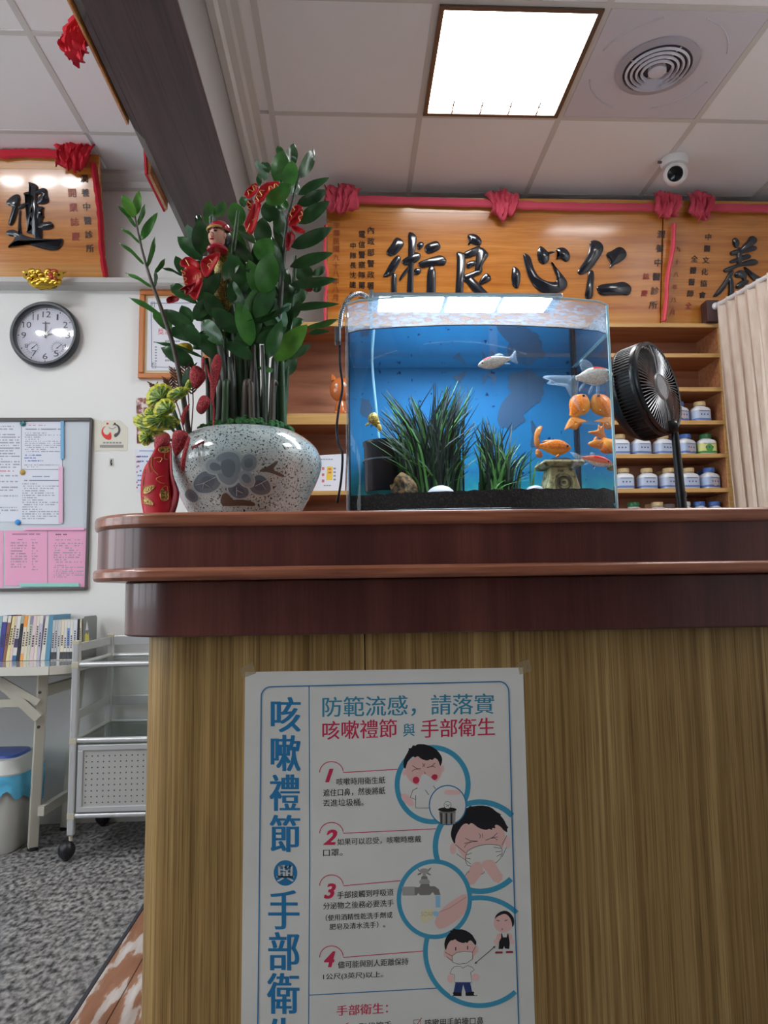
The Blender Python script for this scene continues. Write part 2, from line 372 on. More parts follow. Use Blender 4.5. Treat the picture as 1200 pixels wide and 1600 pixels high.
for a in range(4):
    th = math.radians(20+90*a); d = V((math.cos(th), math.sin(th), 0)); MB().cyl(vc+d*.03+V((0, 0, -.013)), vc+d*.125+V((0, 0, -.011)), .003, n=6).build('spoke', ventm, t)
emb = mat('vent_emboss', (204, 201, 213), .3)
for sx in (-1, 1):
    for sy in (-1, 1):
        pts = [vc+V((sx*.25*math.cos(math.radians(a)), sy*.25*math.sin(math.radians(a)), -.0005)) for a in range(18, 74, 6)]
        MB().tube(pts, .0035, 6).build('embossed_line', emb, t)

# turret camera
cam_c = PZ(1056, 268, 2.93)
t = thing('security_camera', 'white round turret camera with black lens on ceiling near red bows', 'camera', (cam_c.x, cam_c.y, CEIL))
wpl = mat('white_plastic', (232, 232, 234), .35); blk = mat('black_gloss', (14, 15, 20), .12)
MB().lathe([(.062, -.004), (.062, -.026), (.055, -.04), (.0001, -.042)], (cam_c.x, cam_c.y+.01, CEIL), n=32).build('base', wpl, t)
ax = (EYE+V((-.1, 0, .2))-cam_c).normalized(); ctr = cam_c+V((0, .005, -.01))
MB().lathe([(.0001, -.05), (.03, -.045), (.048, -.025), (.054, 0), (.05, .022), (.04, .04), (.036, .042), (.034, .038)], ctr, ax, 32, False).build('housing', wpl, t)
MB().lathe([(.034, .036), (.03, .041), (.012, .044), (.0001, .045)], ctr, ax, 28, False).build('lens', blk, t)
MB().cyl(cam_c+V((-.05, .01, .05)), cam_c+V((-.078, .01, .052)), .006).build('cable_gland', vdark, t)

# ================================================================== the counter
cedge = mat('edge_wood', (150, 92, 68), .3, spec=.5, coat=.3, tex=[('noise', (5, 60, 90), 5, [(.3, (118, 66, 48)), (.5, (150, 90, 66)), (.72, (176, 114, 86))], 1)])
cmar = mat('mahogany', (86, 50, 48), .3, spec=.5, coat=.25, tex=[('noise', (16, 16, .6), 3, [(.3, (78, 40, 38)), (.5, (94, 50, 46)), (.7, (116, 66, 58))], 1), ('noise', (220, 220, 9), 2, [(.3, (205, 200, 200)), (.6, (255, 255, 255))], .5)])
cbam = mat('bamboo', (168, 130, 72), .42, spec=.4, tex=[('noise', (130, 130, .5), 2, [(.3, (140, 110, 64)), (.5, (168, 136, 84)), (.7, (194, 162, 108))], 1), ('noise', (420, 420, 5), 3, [(.32, (170, 160, 140)), (.52, (255, 255, 255))], .75), ('noise', (45, 45, .25), 1, [(.35, (215, 210, 195)), (.6, (255, 255, 255))], .8)])
YB, XR = 2.0, 2.05
def plan(xl, yf, r, n=14, yb=YB, xr=XR):
    pts = [(xr, yf)]
    for i in range(n+1):
        a = math.pi/2*i/n; pts.append((xl+r-r*math.sin(a), yf+r-r*math.cos(a)))
    return pts+[(xl, yb), (xr, yb)]
def layer(name, xl, yf, r, z0, z1, m, par, bev=0):
    return MB().prism([V((x, y, z0)) for x, y in plan(xl, yf, r)], V((0, 0, z1-z0))).build(name, m, par, bevel=bev)
counter = thing('reception_counter', 'long mahogany and bamboo reception counter with rounded left corner', 'counter', (.6, 1.7, 0))
layer('countertop', -.5258, 1.36, .17, 1.123, 1.15, cedge, counter, .006)
layer('upper_fascia', -.5205, 1.372, .162, 1.046, 1.1229, cmar, counter)
layer('moulding', -.5275, 1.36, .172, 1.0215, 1.0459, cedge, counter, .007)
layer('lower_fascia', -.4637, 1.41, .12, .9135, 1.0214, cmar, counter, .004)
def panel(name, xa, xb, left):
    yf, r, xl = 1.45, .08, -.4152
    p = [(xb, yf)]+([(xl+r-r*math.sin(math.pi/2*i/10), yf+r-r*math.cos(math.pi/2*i/10)) for i in range(11)]+[(xl, YB-.04)] if left else [(xa, yf), (xa, YB-.04)])+[(xb, YB-.04)]
    MB().prism([V((x, y, 0)) for x, y in p], V((0, 0, .9134))).build(name, cbam, counter)
xseam = P(570, 1010, 1.45).x
panel('bamboo_panel', 0, xseam-.0012, True); panel('bamboo_panel', xseam+.0012, XR-.02, False)

# ================================================================== shelf unit
shw = mat('shelf_wood', (168, 112, 76), .4, spec=.4, tex=[('noise', (2.5, 60, 60), 4, [(.3, (150, 96, 64)), (.5, (172, 116, 80)), (.72, (190, 134, 96))], 1)])
shback = mat('shelf_back', (172, 118, 88), .5, tex=[('noise', (2.2, 8, 22), 5, [(.3, (140, 90, 66)), (.5, (172, 118, 90)), (.7, (188, 134, 104))], 1)])
shedge = mat('shelf_edge', (206, 162, 98), .4, tex=[('noise', (3, 60, 90), 3, [(.3, (190, 146, 84)), (.7, (216, 174, 112))], 1)])
shelf = thing('medicine_shelf', 'tall wooden wall shelf unit holding medicine bottles behind the counter', 'shelf', (.78, 3.52, 0))
YF, YBK = 3.4, 3.645
XL_, XD, XR_ = -.33, .72, 1.885
MB().box(XL_, XR_, YBK-.012, YBK, 0, 2.29).build('back_panel', shback, shelf, smooth=False)
for x0, x1 in ((XL_, XL_+.02), (XD-.02, XD+.02), (XR_-.02, XR_)):
    MB().box(x0, x1, YF+.012, YBK-.0121, 0, 2.2869).build('side_panel', shw, shelf, smooth=False)
    MB().box(x0, x1, YF, YF+.0119, 0, 2.2869).build('edge_strip', shedge, shelf, smooth=False)
def board(x0, x1, z0, z1, yf=YF):
    MB().box(x0, x1, yf+.008, YBK-.0121, z0, z1).build('shelf_board', shw, shelf, smooth=False)
    MB().box(x0, x1, yf, yf+.0079, z0, z1).build('edge_strip', shedge, shelf, smooth=False)
board(XL_, XR_, 2.287, 2.307)
SHZ = [2.151, 1.977, 1.809, 1.642, 1.47, 1.30, 1.13, .95]
for z in SHZ: board(XD+.02, XR_-.02, z-.02, z)
for z, th in ((1.848, .053), (1.471, .02), (1.1, .02)): board(XL_+.02, XD-.02, z-th, z)

# ================================================================== calligraphy boards
plaq = mat('plaque_wood', (196, 124, 50), .2, spec=.5, coat=.5, tex=[('noise', (1.6, 14, 26), 5, [(.3, (178, 106, 40)), (.5, (200, 128, 54)), (.72, (212, 142, 68))], 1), ('noise', (7, 110, 160), 3, [(.35, (214, 204, 190)), (.6, (255, 255, 255))], .5)])
plaq2 = mat('plaque_wood_border', (206, 142, 66), .25, coat=.4, tex=[('noise', (1.6, 20, 60), 5, [(.3, (190, 126, 54)), (.7, (218, 156, 80))], 1)])
ink = mat('lacquer_black', (26, 29, 38), .16, spec=.6, coat=.5); inks = mat('ink_black', (30, 28, 30), .3); inkr = mat('ink_red', (166, 44, 36), .35); inkf = mat('ink_faded', (150, 66, 34), .35)
redc = mat('red_cloth', (204, 48, 64), .75, spec=.2, bump=((90, 90, 90), .3)); redc2 = mat('dusty_red_cloth', (212, 86, 106), .8, spec=.15, bump=((90, 90, 90), .3)); pinkc = mat('pink_cord', (232, 84, 100), .7)

def rosette(name, label, c, R, m, nlobes, seed, wide=1.0, n_=(0, -1, 0)):
    """a knotted cloth bow: overlapping crumpled pleats round a knot"""
    rnd = random.Random(seed); t = thing(name, label, 'bow', c, None); n_ = V(n_).normalized(); up = V((0, 0, 1)); sd = n_.cross(up).normalized(); c = V(c)
    for k in range(nlobes):
        u = (k+.5)/nlobes*2-1; mb = MB(); off = u*R*.85*wide; ang = u*.5+rnd.uniform(-.25, .25); h = R*(1.0-.25*abs(u))*rnd.uniform(.85, 1.15); wdt = R*wide/nlobes*1.9
        rows = []; ph = rnd.uniform(0, 6)
        for i in range(13):
            tt = i/12; a = (tt-.5)*2; row = []
            for j in range(7):
                b = j/6*2-1; x = off+b*wdt*(.55+.45*abs(a))+a*h*math.sin(ang)*.5+R*.12*math.sin(ph+5*tt+2*b)
                z = a*h*math.cos(ang)+R*.1*math.sin(3*b+ph); d = R*(.22+.42*(1-a*a)**.5*(1-b*b*.8)+.16*math.cos(b*4.5+ph+a*3))+R*.1*noise.noise(V((x*30, z*30, k)))
                row.append(c+sd*x+up*z+n_*d)
            rows.append(row)
        mb.grid(rows); mb.build('pleat', m, t, solid=.004)
    MB().ell(c+n_*R*.15, R*.35, R*.2, R*.35, 10, 7).build('knot', m, t)
    return t
def swag(name, label, pts, r, m, seed, group=None, flat=1.8):
    rnd = random.Random(seed); q = spline([tuple(p) for p in pts], 8); R = [r*(1+.35*noise.noise(V((i*.6, seed, 0)))) for i in range(len(q))]
    o = MB().tube(q, R, 8, flat=flat).build(name, m); tag(o, label, 'ribbon', group); return o
def glyph(f, strokes, cr, par, h, inset, name='character'):
    mb = MB()
    for i, s in enumerate(strokes):
        p = chaikin(cr(s), 2); mb.cushion([f(a, b, .0005+.0004*(i % 3)) for a, b in p], f.n, h, inset)
    return mb.build(name, ink, par)
def plaque(label, f, corners, th, edge, cat='signboard'):
    """board on leaning plane f; corners TL, TR, BR, BL as world points on the front face"""
    t = thing('signboard', label, cat, (corners[2]+corners[3])/2)
    MB().prism([p-f.n*.001 for p in corners], -f.n*th).build('board', plaq, t, smooth=False, bevel=.003)
    TL, TR, BR, BL = corners
    for e0, e1 in ((0, edge), (1-edge, 1)):
        q = [TL+(BL-TL)*e0, TR+(BR-TR)*e0, TR+(BR-TR)*e1, TL+(BL-TL)*e1]
        MB().prism([p-f.n*.0009 for p in q], f.n*.002).build('border', plaq2, t, smooth=False)
    return t
def inscription(f, par, s, quad, m, depth=.002, off=0, line=.85):
    n = len(s.split('\n')); q = [V((*p, 0)) for p in quad]
    if n > 1:
        h = (q[3]-q[0]).length; wd = (q[1]-q[0]).length; line = max(.9, (h-wd)/(n-1)/wd*.93)
    mb = MB(); text_fit(mb, s, [f(*p) for p in quad], f.n, .0008, depth, offset=off, line=round(line, 2))
    return mb.build('inscription', m, par, smooth=False) if n < 2 else stuff(mb.build('inscription', m, par, smooth=False))
col = lambda s: '\n'.join(s)

# --- the two boards above the shelf (lean forward)
zb, zt = 2.308, 2.93
oR = V((0, 3.47, zb)); nR = V((0, -(zt-zb), -.12)).normalized(); fR = plane_map(oR, nR)
def onR(x, z): return V((x, oR.y-.12*(z-zb)/(zt-zb), z))
xl = fR(511, 400).x; xm = 1.60
b1 = plaque('wide orange wooden signboard with four black brush characters above the shelf', fR, [onR(xl, zt), onR(xm-.003, zt), onR(xm-.003, zb), onR(xl, zb)], .025, .115)
b2 = plaque('orange wooden signboard above the curtain, cut off by the photo edge', fR, [onR(xm+.003, zt), onR(2.28, zt), onR(2.28, zb), onR(xm+.003, zb)], .025, .09)
cA = crop(590, 350, 6); cB = crop(780, 350, 5.4545); cC = crop(1000, 280, 6)
glyph(fR, [
 [(165, 130), (195, 128), (235, 155), (250, 190), (235, 220), (190, 270), (150, 300), (110, 303), (85, 280), (85, 250), (120, 205)],
 [(190, 290), (215, 310), (220, 345), (180, 410), (155, 455), (120, 485), (70, 503), (48, 495), (60, 470), (95, 410), (140, 330)],
 [(150, 455), (175, 470), (182, 500), (180, 630), (180, 780), (128, 780), (128, 630), (130, 480)],
 [(285, 85), (310, 75), (345, 95), (370, 130), (360, 200), (345, 300), (335, 420), (335, 640), (335, 800), (275, 800), (275, 640), (285, 450), (285, 300), (290, 180)],
 [(225, 340), (290, 300), (350, 265), (390, 270), (408, 300), (390, 340), (330, 375), (260, 390), (230, 370)],
 [(290, 390), (300, 420), (250, 490), (215, 532), (200, 530), (200, 515), (235, 455)],
 [(340, 425), (370, 412), (405, 420), (410, 450), (385, 475), (340, 480)],
 [(370, 185), (400, 165), (430, 175), (435, 205), (410, 230), (390, 250), (370, 225)],
 [(435, 215), (460, 190), (545, 155), (575, 175), (595, 225), (560, 250), (500, 275), (460, 280)],
 [(375, 365), (420, 345), (520, 310), (590, 292), (625, 310), (648, 345), (635, 380), (600, 390), (540, 388), (470, 400), (420, 415), (390, 405)],
 [(465, 395), (545, 385), (545, 640), (530, 780), (440, 760), (460, 640)]], cA, b1, .008, .006)
glyph(fR, [
 [(840, 100), (900, 92), (945, 115), (975, 155), (972, 195), (940, 205), (900, 195), (870, 180), (860, 195), (840, 205), (860, 180), (845, 140)],
 [(735, 270), (760, 258), (790, 270), (825, 275), (820, 420), (805, 520), (800, 640), (810, 760), (720, 780), (730, 640), (740, 450), (745, 310)],
 [(800, 272), (870, 235), (935, 210), (965, 205), (950, 255), (920, 295), (850, 320), (815, 315)],
 [(945, 215), (985, 225), (1025, 260), (1040, 290), (1020, 320), (1000, 350), (975, 400), (985, 440), (960, 470), (900, 480), (915, 400), (920, 300)],
 [(825, 370), (880, 340), (925, 345), (930, 385), (880, 400), (850, 425), (830, 400)],
 [(800, 480), (860, 460), (930, 430), (985, 435), (970, 465), (900, 495), (850, 540), (810, 545)],
 [(815, 480), (870, 480), (940, 550), (1020, 635), (1110, 720), (1000, 740), (900, 640), (850, 570), (815, 530)],
 [(945, 545), (1005, 460), (1035, 465), (1065, 500), (1060, 530), (980, 565), (950, 575)]], cA, b1, .008, .006)
glyph(fR, [
 [(110, 370), (130, 362), (165, 385), (180, 420), (178, 490), (165, 540), (145, 552), (115, 530), (100, 480), (105, 420)],
 [(200, 255), (225, 250), (265, 280), (275, 320), (300, 400), (340, 455), (400, 490), (490, 500), (485, 450), (460, 380), (438, 325), (445, 325), (500, 390), (550, 450), (580, 495), (575, 535), (540, 570), (480, 595), (380, 595), (310, 550), (260, 480), (225, 390), (208, 310)],
 [(340, 195), (360, 190), (390, 215), (425, 250), (425, 300), (405, 335), (370, 345), (335, 320), (320, 270), (325, 225)],
 [(400, 243), (470, 228), (474, 242), (420, 257)],
 [(475, 220), (520, 200), (560, 205), (595, 240), (603, 285), (590, 315), (560, 325), (530, 300), (510, 295), (475, 310), (498, 275), (495, 245)]], cB, b1, .008, .006)
glyph(fR, [
 [(770, 150), (810, 138), (855, 150), (885, 185), (885, 230), (850, 290), (790, 375), (740, 420), (690, 437), (665, 420), (668, 395), (710, 340), (760, 250), (772, 190)],
 [(760, 400), (790, 392), (808, 415), (800, 540), (795, 640), (720, 640), (745, 520)],
 [(905, 250), (950, 235), (1015, 193), (1055, 205), (1085, 245), (1080, 285), (1040, 320), (975, 350), (930, 390), (955, 335), (925, 300)],
 [(825, 545), (860, 515), (980, 505), (1060, 490), (1110, 520), (1130, 555), (1105, 612), (1060, 605), (960, 605), (870, 612), (840, 585)]], cB, b1, .008, .006)
glyph(fR, [
 [(862, 570), (880, 548), (905, 555), (935, 590), (920, 640), (890, 650), (865, 610)],
 [(1020, 540), (1060, 530), (1095, 560), (1095, 590), (1060, 620), (1000, 660), (950, 680), (930, 660), (970, 610), (1010, 570)],
 [(835, 690), (870, 665), (940, 655), (1060, 620), (1095, 635), (1090, 665), (1020, 685), (900, 710), (850, 722)],
 [(830, 770), (880, 745), (960, 710), (1010, 700), (1042, 720), (1030, 745), (960, 765), (870, 790), (840, 790)],
 [(770, 850), (830, 820), (900, 800), (1040, 745), (1100, 760), (1105, 795), (1060, 810), (960, 815), (900, 830), (830, 870), (790, 880)],
 [(905, 640), (950, 640), (955, 720), (950, 820), (900, 820)],
 [(830, 870), (870, 850), (880, 880), (840, 950), (790, 1030), (730, 1100), (685, 1108), (680, 1095), (730, 1030), (790, 950)],
 [(960, 820), (1000, 830), (1060, 880), (1110, 910), (1150, 930), (1160, 980), (1100, 970), (1040, 940), (990, 870)],
 [(815, 930), (860, 900), (880, 1000), (875, 1180), (815, 1200), (830, 1000)],
 [(880, 880), (930, 850), (985, 860), (1000, 900), (990, 960), (960, 980), (950, 920), (890, 930)],
 [(890, 990), (960, 940), (1030, 950), (990, 1000), (900, 1040)],
 [(880, 1080), (960, 1030), (1050, 1020), (1080, 1060), (980, 1090), (900, 1120)]], cC, b2, .008, .006)
inscription(fR, b1, col('內政部警政署'), [(574, 354), (585.5, 354), (585, 452), (573.5, 452)], inks)
inscription(fR, b1, col('電信警察隊第三'), [(560, 361), (571, 361), (571, 466), (560, 466)], inks)
inscription(fR, b1, col('中隊長沈建仁'), [(547, 379), (557, 379), (556.5, 465), (545.5, 465)], inks)
inscription(fR, b1, col('中華民國九十八年八月'), [(521, 346), (531.5, 346), (530, 470), (519, 470)], inkf, .001)
inscription(fR, b1, col('潤養中醫診所'), [(1027.5, 360), (1040, 360), (1026.5, 482.5), (1013.5, 482.5)], inks)
inscription(fR, b1, col('誌慶'), [(1005, 427), (1015, 427), (1011, 463), (1001, 463)], inkr)
inscription(fR, b2, col('中醫文化協會'), [(1102, 365), (1112.5, 365), (1102.5, 466), (1091, 466)], inks)
inscription(fR, b2, col('全體醫師'), [(1080, 399), (1091, 399), (1083, 464), (1072.5, 464)], inks)
inscription(fR, b2, '仝', [(1071, 472), (1081, 472), (1080, 482), (1070, 482)], inkr)
inscription(fR, b2, col('九十八年八月'), [(1056, 385), (1064, 385), (1055, 492), (1046, 492)], inkf, .001)
top = [fR(x, y, .022) for x, y in ((515, 311), (580, 312), (640, 314), (770, 318))]
swag('cloth_swag', 'dusty red cloth strip along board top left of the middle bow', top, .012, redc2, 1)
swag('cloth_swag', 'dusty red cloth strip along board top right of the middle bow', [fR(x, y, .022) for x, y in ((798, 320), (900, 323), (980, 324), (1028, 324))], .012, redc2, 2)
swag('cloth_swag', 'dusty red cloth strip on the right board beside the triple bow', [fR(x, y, .022) for x, y in ((1100, 324), (1160, 325), (1215, 326), (1260, 327))], .012, redc2, 3)
swag('hanging_ribbon', 'pink cloth cord hanging down the left edge of the wide signboard', [fR(x, y, .028) for x, y in ((509, 352), (507, 400), (511, 430), (508, 470), (508, 506))], .008, pinkc, 4)
swag('hanging_ribbon', 'pink cloth cord hanging between the two signboards above the shelf', [fR(x, y, .028) for x, y in ((1053, 350), (1051, 390), (1043, 432), (1041, 470), (1037, 502))], .009, pinkc, 5)
rosette('cloth_bow', 'dusty red cloth bow at the left end of the wide signboard, behind the plant leaves', fR(534, 313, .03), .075, redc2, 5, 11, 1.1)
rosette('cloth_bow', 'dusty red cloth bow at the top middle of the wide signboard', fR(785, 322, .01), .074, redc2, 5, 12, .95)
rosette('cloth_bow', 'dusty red cloth bow left of the pink cord under the security camera', fR(1040, 323, .01), .072, redc2, 5, 13, .9)
rosette('cloth_bow', 'dusty red cloth bow right of the pink cord under the security camera', fR(1092, 324, .012), .072, redc2, 5, 14, .85)

# --- left board leaning from the wall ledge
oL = V((0, 3.25, 2.4565)); TL_ = math.radians(14); nL = V((0, -math.cos(TL_), -math.sin(TL_))); fL = plane_map(oL, nL)
BRp = fL(165, 434); zL0 = oL.z; 
def onL(x, s): return V((x, oL.y-.542*math.sin(TL_)*s, oL.z+.542*math.cos(TL_)*s))
xr = BRp.x; b3 = plaque('glossy orange signboard with one large black brush character leaning on the left wall ledge', fL, [onL(xr-1.3, 1.0), onL(xr, 1.0), onL(xr, 0), onL(xr-1.3, 0)], .022, .12)
cD = crop(0, 210, 6.4)
glyph(fL, [
 [(285, 485), (300, 478), (370, 505), (385, 530), (375, 600), (370, 700), (420, 790), (430, 900), (420, 960), (430, 1045), (340, 1050), (340, 1000), (270, 990), (265, 970), (330, 940), (275, 890), (270, 870), (330, 850), (260, 830), (260, 815), (330, 770), (300, 750), (330, 680), (335, 620), (255, 620), (235, 600), (250, 580), (310, 575), (300, 520)],
 [(350, 570), (430, 535), (475, 550), (470, 600), (490, 640), (490, 680), (430, 700), (370, 700), (380, 640), (410, 610), (430, 590), (380, 600), (350, 610)],
 [(370, 720), (440, 725), (445, 745), (400, 770), (440, 815), (445, 830), (400, 860), (360, 850)],
 [(380, 890), (460, 880), (510, 870), (540, 905), (530, 940), (480, 955), (410, 955), (370, 940)],
 [(180, 720), (250, 685), (330, 675), (330, 700), (260, 720), (220, 745), (190, 750)],
 [(60, 680), (120, 620), (180, 595), (205, 620), (195, 690), (180, 760), (150, 860), (120, 915), (90, 910), (85, 890), (115, 790), (130, 720), (80, 710)],
 [(195, 740), (210, 770), (205, 880), (215, 970), (225, 1010), (180, 1010), (185, 900)],
 [(62, 975), (100, 955), (150, 955), (190, 985), (260, 1015), (340, 1040), (450, 1045), (560, 1050), (635, 1040), (630, 1080), (610, 1130), (570, 1160), (480, 1160), (370, 1130), (270, 1095), (180, 1070), (110, 1130), (80, 1135), (95, 1110), (150, 1050), (150, 1025), (100, 1020), (65, 1000)]], cD, b3, .009, .006)
inscription(fL, b3, col('潤養中醫診所'), [(125, 273), (137.5, 273), (147, 394), (135, 394)], inks)
inscription(fL, b3, col('開業誌慶'), [(105.5, 295), (119, 295), (125, 376), (112.5, 376)], inkr)
swag('cloth_swag', 'bright red cloth strip along the top of the left signboard', [fL(x, y, .018) for x, y in ((-60, 241), (0, 241), (40, 239), (90, 241))], .012, redc, 6)
swag('cloth_swag', 'bright red cloth strip down the right edge of the left signboard', [fL(x, y, .012) for x, y in ((145, 255), (152, 300), (157, 345), (159, 390), (165, 432))], .0095, redc, 7)
rosette('cloth_bow', 'bright red cloth bow on the top corner of the left signboard', fL(118, 245, .02), .08, redc, 6, 21, .95, nL)

# --- boards hanging on the far side of the beam, seen edge-on below it
t = thing('signboard', 'signboard edge with a red bow hanging on the beam side, nearest the top edge', 'signboard', (-.76, 2.1, 2.62))
MB().prism([V((-.742, 1.2, 2.62)), V((-.744, 1.2, 2.597)), V((-.752, 1.2, 2.597)), V((-.80, 1.2, 2.985)), V((-.786, 1.2, 2.99))], V((0, 1.14, 0))).build('board', plaq, t, smooth=False, bevel=.002)
rosette('cloth_bow', 'red cloth bow hanging beside the dark beam near the ceiling', (-.778, 2.03, 2.66), .08, redc, 6, 31, .85, (-.5, -.6, -.3))
t = thing('signboard', 'small red edged signboard end peeking under the dark beam above the left wall', 'signboard', (-.74, 2.75, 2.6))
MB().prism([V((-.741, 2.6, 2.62)), V((-.743, 2.6, 2.58)), V((-.752, 2.6, 2.575)), V((-.775, 2.6, 2.95)), V((-.762, 2.6, 2.96))], V((0, .26, 0))).build('board', plaq, t, smooth=False)
MB().prism([V((-.7525, 2.59, 2.573)), V((-.7605, 2.59, 2.572)), V((-.785, 2.59, 2.95)), V((-.777, 2.59, 2.952))], V((0, .275, 0))).build('cloth_edge', redc, t, smooth=False)

# ================================================================== left wall things
fW = plane_map((0, YL, 0), (0, -1, 0))
# clock
cc = P(69.5, 522, YL-.03); clk = thing('wall_clock', 'round wall clock with dark grey rim and white face', 'clock', (cc.x, YL, cc.z)); R = .158
rimm = mat('clock_rim', (48, 54, 62), .35); facem = mat('clock_face', (222, 222, 232), .5); ckink = mat('clock_ink', (40, 42, 50), .5)
cw = V((cc.x, YL, cc.z)); yax = (0, -1, 0)
MB().lathe([(R*.8, 0), (R*.97, .004), (R, .02), (R*.985, .036), (R*.93, .046), (R*.875, .046), (R*.85, .036), (R*.845, .012)], cw, yax, 56, False).build('rim', rimm, clk)
MB().lathe([(R*.86, .008), (R*.86, .014), (.0001, .014)], cw, yax, 48).build('face', facem, clk)
MB().lathe([(R*.86, .036), (R*.5, .0375), (.0001, .038)], cw, yax, 48, False).build('glass', mat_thin('clock_glass', (.97, .98, 1, 1), .05, .7, 3, .05), clk)
fC = lambda x, z, o=0: V((cw.x+x, YL-.0143-o, cw.z+z))
for h in range(1, 13):
    a = math.radians(90-30*h); r = R*.64; sx = .011 if h < 10 else .019; sz = .0145; cx, cz = r*math.cos(a), r*math.sin(a)
    if h in (4, 8): sx, sz = .007, .009
    if h == 1: sx = .004
    if h == 11: sx = .013
    mb = MB(); text_fit(mb, str(h), [fC(cx-sx, cz+sz), fC(cx+sx, cz+sz), fC(cx+sx, cz-sz), fC(cx-sx, cz-sz)], V((0, -1, 0)), .0004); stuff(mb.build('numeral', ckink, clk, smooth=False))
mb = MB()
for k in range(60):
    a = math.radians(6*k); r = R*.79; s = .0035 if k % 5 == 0 else .0012; mb.cyl(fC(r*math.cos(a), r*math.sin(a)), fC(r*math.cos(a), r*math.sin(a), .0006), s, n=6)
stuff(mb.build('minute_dots', ckink, clk, smooth=False))
for sx in (-.058, .055):
    mb = MB(); k0 = fC(sx, -.06)
    for a in range(0, 360, 20):
        q = k0+V((math.cos(math.radians(a)), 0, math.sin(math.radians(a))))*.03; mb.cyl(q, q-V((0, .0006, 0)), .0016, n=5)
    mb.tube([k0+V((.024*math.cos(math.radians(a)), -.0004, .024*math.sin(math.radians(a)))) for a in range(0, 361, 15)], .0006, 4, False)
    mb.cyl(k0, k0-V((0, .002, 0)), .003, n=8); mb.tube([k0-V((.006, .0015, .006)), k0+V((.018, -.0015, .016))], .0012, 4); mb.build('sub_dial', ckink, clk, smooth=False)
mb = MB(); bars(mb, lambda a, b, o=0: fC(a/1000, -b/1000, o), -18, -63, 18, -56, 1, .0006, .9, 3, 4, 0, .8); stuff(mb.build('maker_print', ckink, clk, smooth=False))
for nm, a, l, wd in (('hour_hand', 92, .065, .004), ('minute_hand', 10, .1, .0035), ('second_hand', 50, .045, .0012)):
    d = V((math.cos(math.radians(a)), 0, math.sin(math.radians(a)))); k = V((-d.z, 0, d.x)); o = fC(0, 0, .004)
    MB().prism([o-d*.015+k*wd, o-d*.015-k*wd, o+d*l-k*wd*.5, o+d*l+k*wd*.5], V((0, -.001, 0))).build(nm, ckink, clk, smooth=False)
MB().cyl(fC(0, 0, 0), fC(0, 0, .008), .006).build('hub', ckink, clk)

# gold ornament on the ledge
gold = mat('gold', (214, 176, 70), .22, .95); goldd = mat('gold_red', (170, 70, 46), .4, .4)
gc = P(70, 437, YL-.125); gt = thing('gold_ornament', 'shiny gold ingot ornament with coins hung over the clock', 'ornament', gc)
mb = MB(); mb.ell(gc+V((0, 0, -.01)), .075, .03, .036, 20, 12); 
for i, q in enumerate(mb.v): q = V(q); d = q-gc; mb.v[i] = tuple(q+d.normalized()*.006*noise.noise(q*70)); 
mb.build('ingot', gold, gt)
rn = random.Random(5)
for k in range(40):
    a = rn.uniform(0, 6.28); q = gc+V((rn.uniform(-.062, .062), -.024-rn.random()*.008, rn.uniform(-.028, .03))); MB().ell(q, .009+rn.random()*.007, .008, .008+rn.random()*.005, 8, 6).build('bead', goldd if k % 6 == 0 else gold, gt)
for sx in (-1, 1):
    q = gc+V((sx*.07, -.02, .012)); MB().lathe([(.006, -.004), (.019, -.004), (.02, 0), (.019, .004), (.006, .004)], q, (sx*.35, -1, .1), 20, False).build('coin', gold, gt)
    MB().tube([gc+V((sx*.05, 0, .015)), gc+V((sx*.08, 0, .03)), gc+V((sx*.098, -.005, .036))], [.014, .01, .003], 8).build('horn', gold, gt)

# framed certificate
crt = thing('framed_certificate', 'certificate in an orange brown wooden frame behind the plant', 'picture frame', fW(260, 594))
fx0, fz1 = fW(220, 455).x, fW(220, 455).z; fz0 = fW(223, 593).z; fx1 = fx0+.33
frm = mat('frame_wood', (196, 118, 58), .35); e = .026
for a in ((fx0, fx1, fz1-e, fz1), (fx0, fx1, fz0, fz0+e), (fx0, fx0+e, fz0+e, fz1-e), (fx1-e, fx1, fz0+e, fz1-e)):
    MB().box(a[0], a[1], YL-.022, YL, a[2], a[3]).build('frame_rail', frm, crt, smooth=False, bevel=.005)
MB().box(fx0+e, fx1-e, YL-.01, YL-.001, fz0+e, fz1-e).build('mount', mat('mount_gold', (214, 202, 168), .5), crt, smooth=False)
MB().box(fx0+e+.013, fx1-e-.013, YL-.0125, YL-.0101, fz0+e+.013, fz1-e-.013).build('sheet', mat('paper_white', (232, 234, 242), .6), crt, smooth=False)
fS = plane_map((0, YL-.0126, 0), (0, -1, 0)); mb = MB()
navy = mat('print_navy', (84, 88, 120), .6); pgrey = mat('print_grey', (150, 152, 162), .7); pred = mat('print_red', (216, 110, 114), .7); pblue = mat('print_blue', (92, 124, 196), .7); pblk = mat('print_black', (84, 84, 92), .7)
line2d([(236, 474), (237, 573), (315, 576), (314, 473), (236, 474)], 1, fS, mb, .0004)
for q in ((236, 476), (238, 571)):
    for r in (2, 4): line2d([(q[0], q[1]-r), (q[0]+r*1.4, q[1]-r), (q[0]+r*1.4, q[1]+r), (q[0], q[1]+r), (q[0], q[1]-r)], .7, fS, mb, .0004)
mb.build('border_print', navy, crt, smooth=False)
mb = MB(); bars(mb, fS, 242, 540, 246, 566, 6, .0004, .9, 3, 4); mb.build('text_print', pgrey, crt, smooth=False)
mb = MB(); text_fit(mb, '獎', rpx(fS, 247, 513, 256, 523), V((0, -1, 0)), .0004); mb.build('text_print', pred, crt, smooth=False)

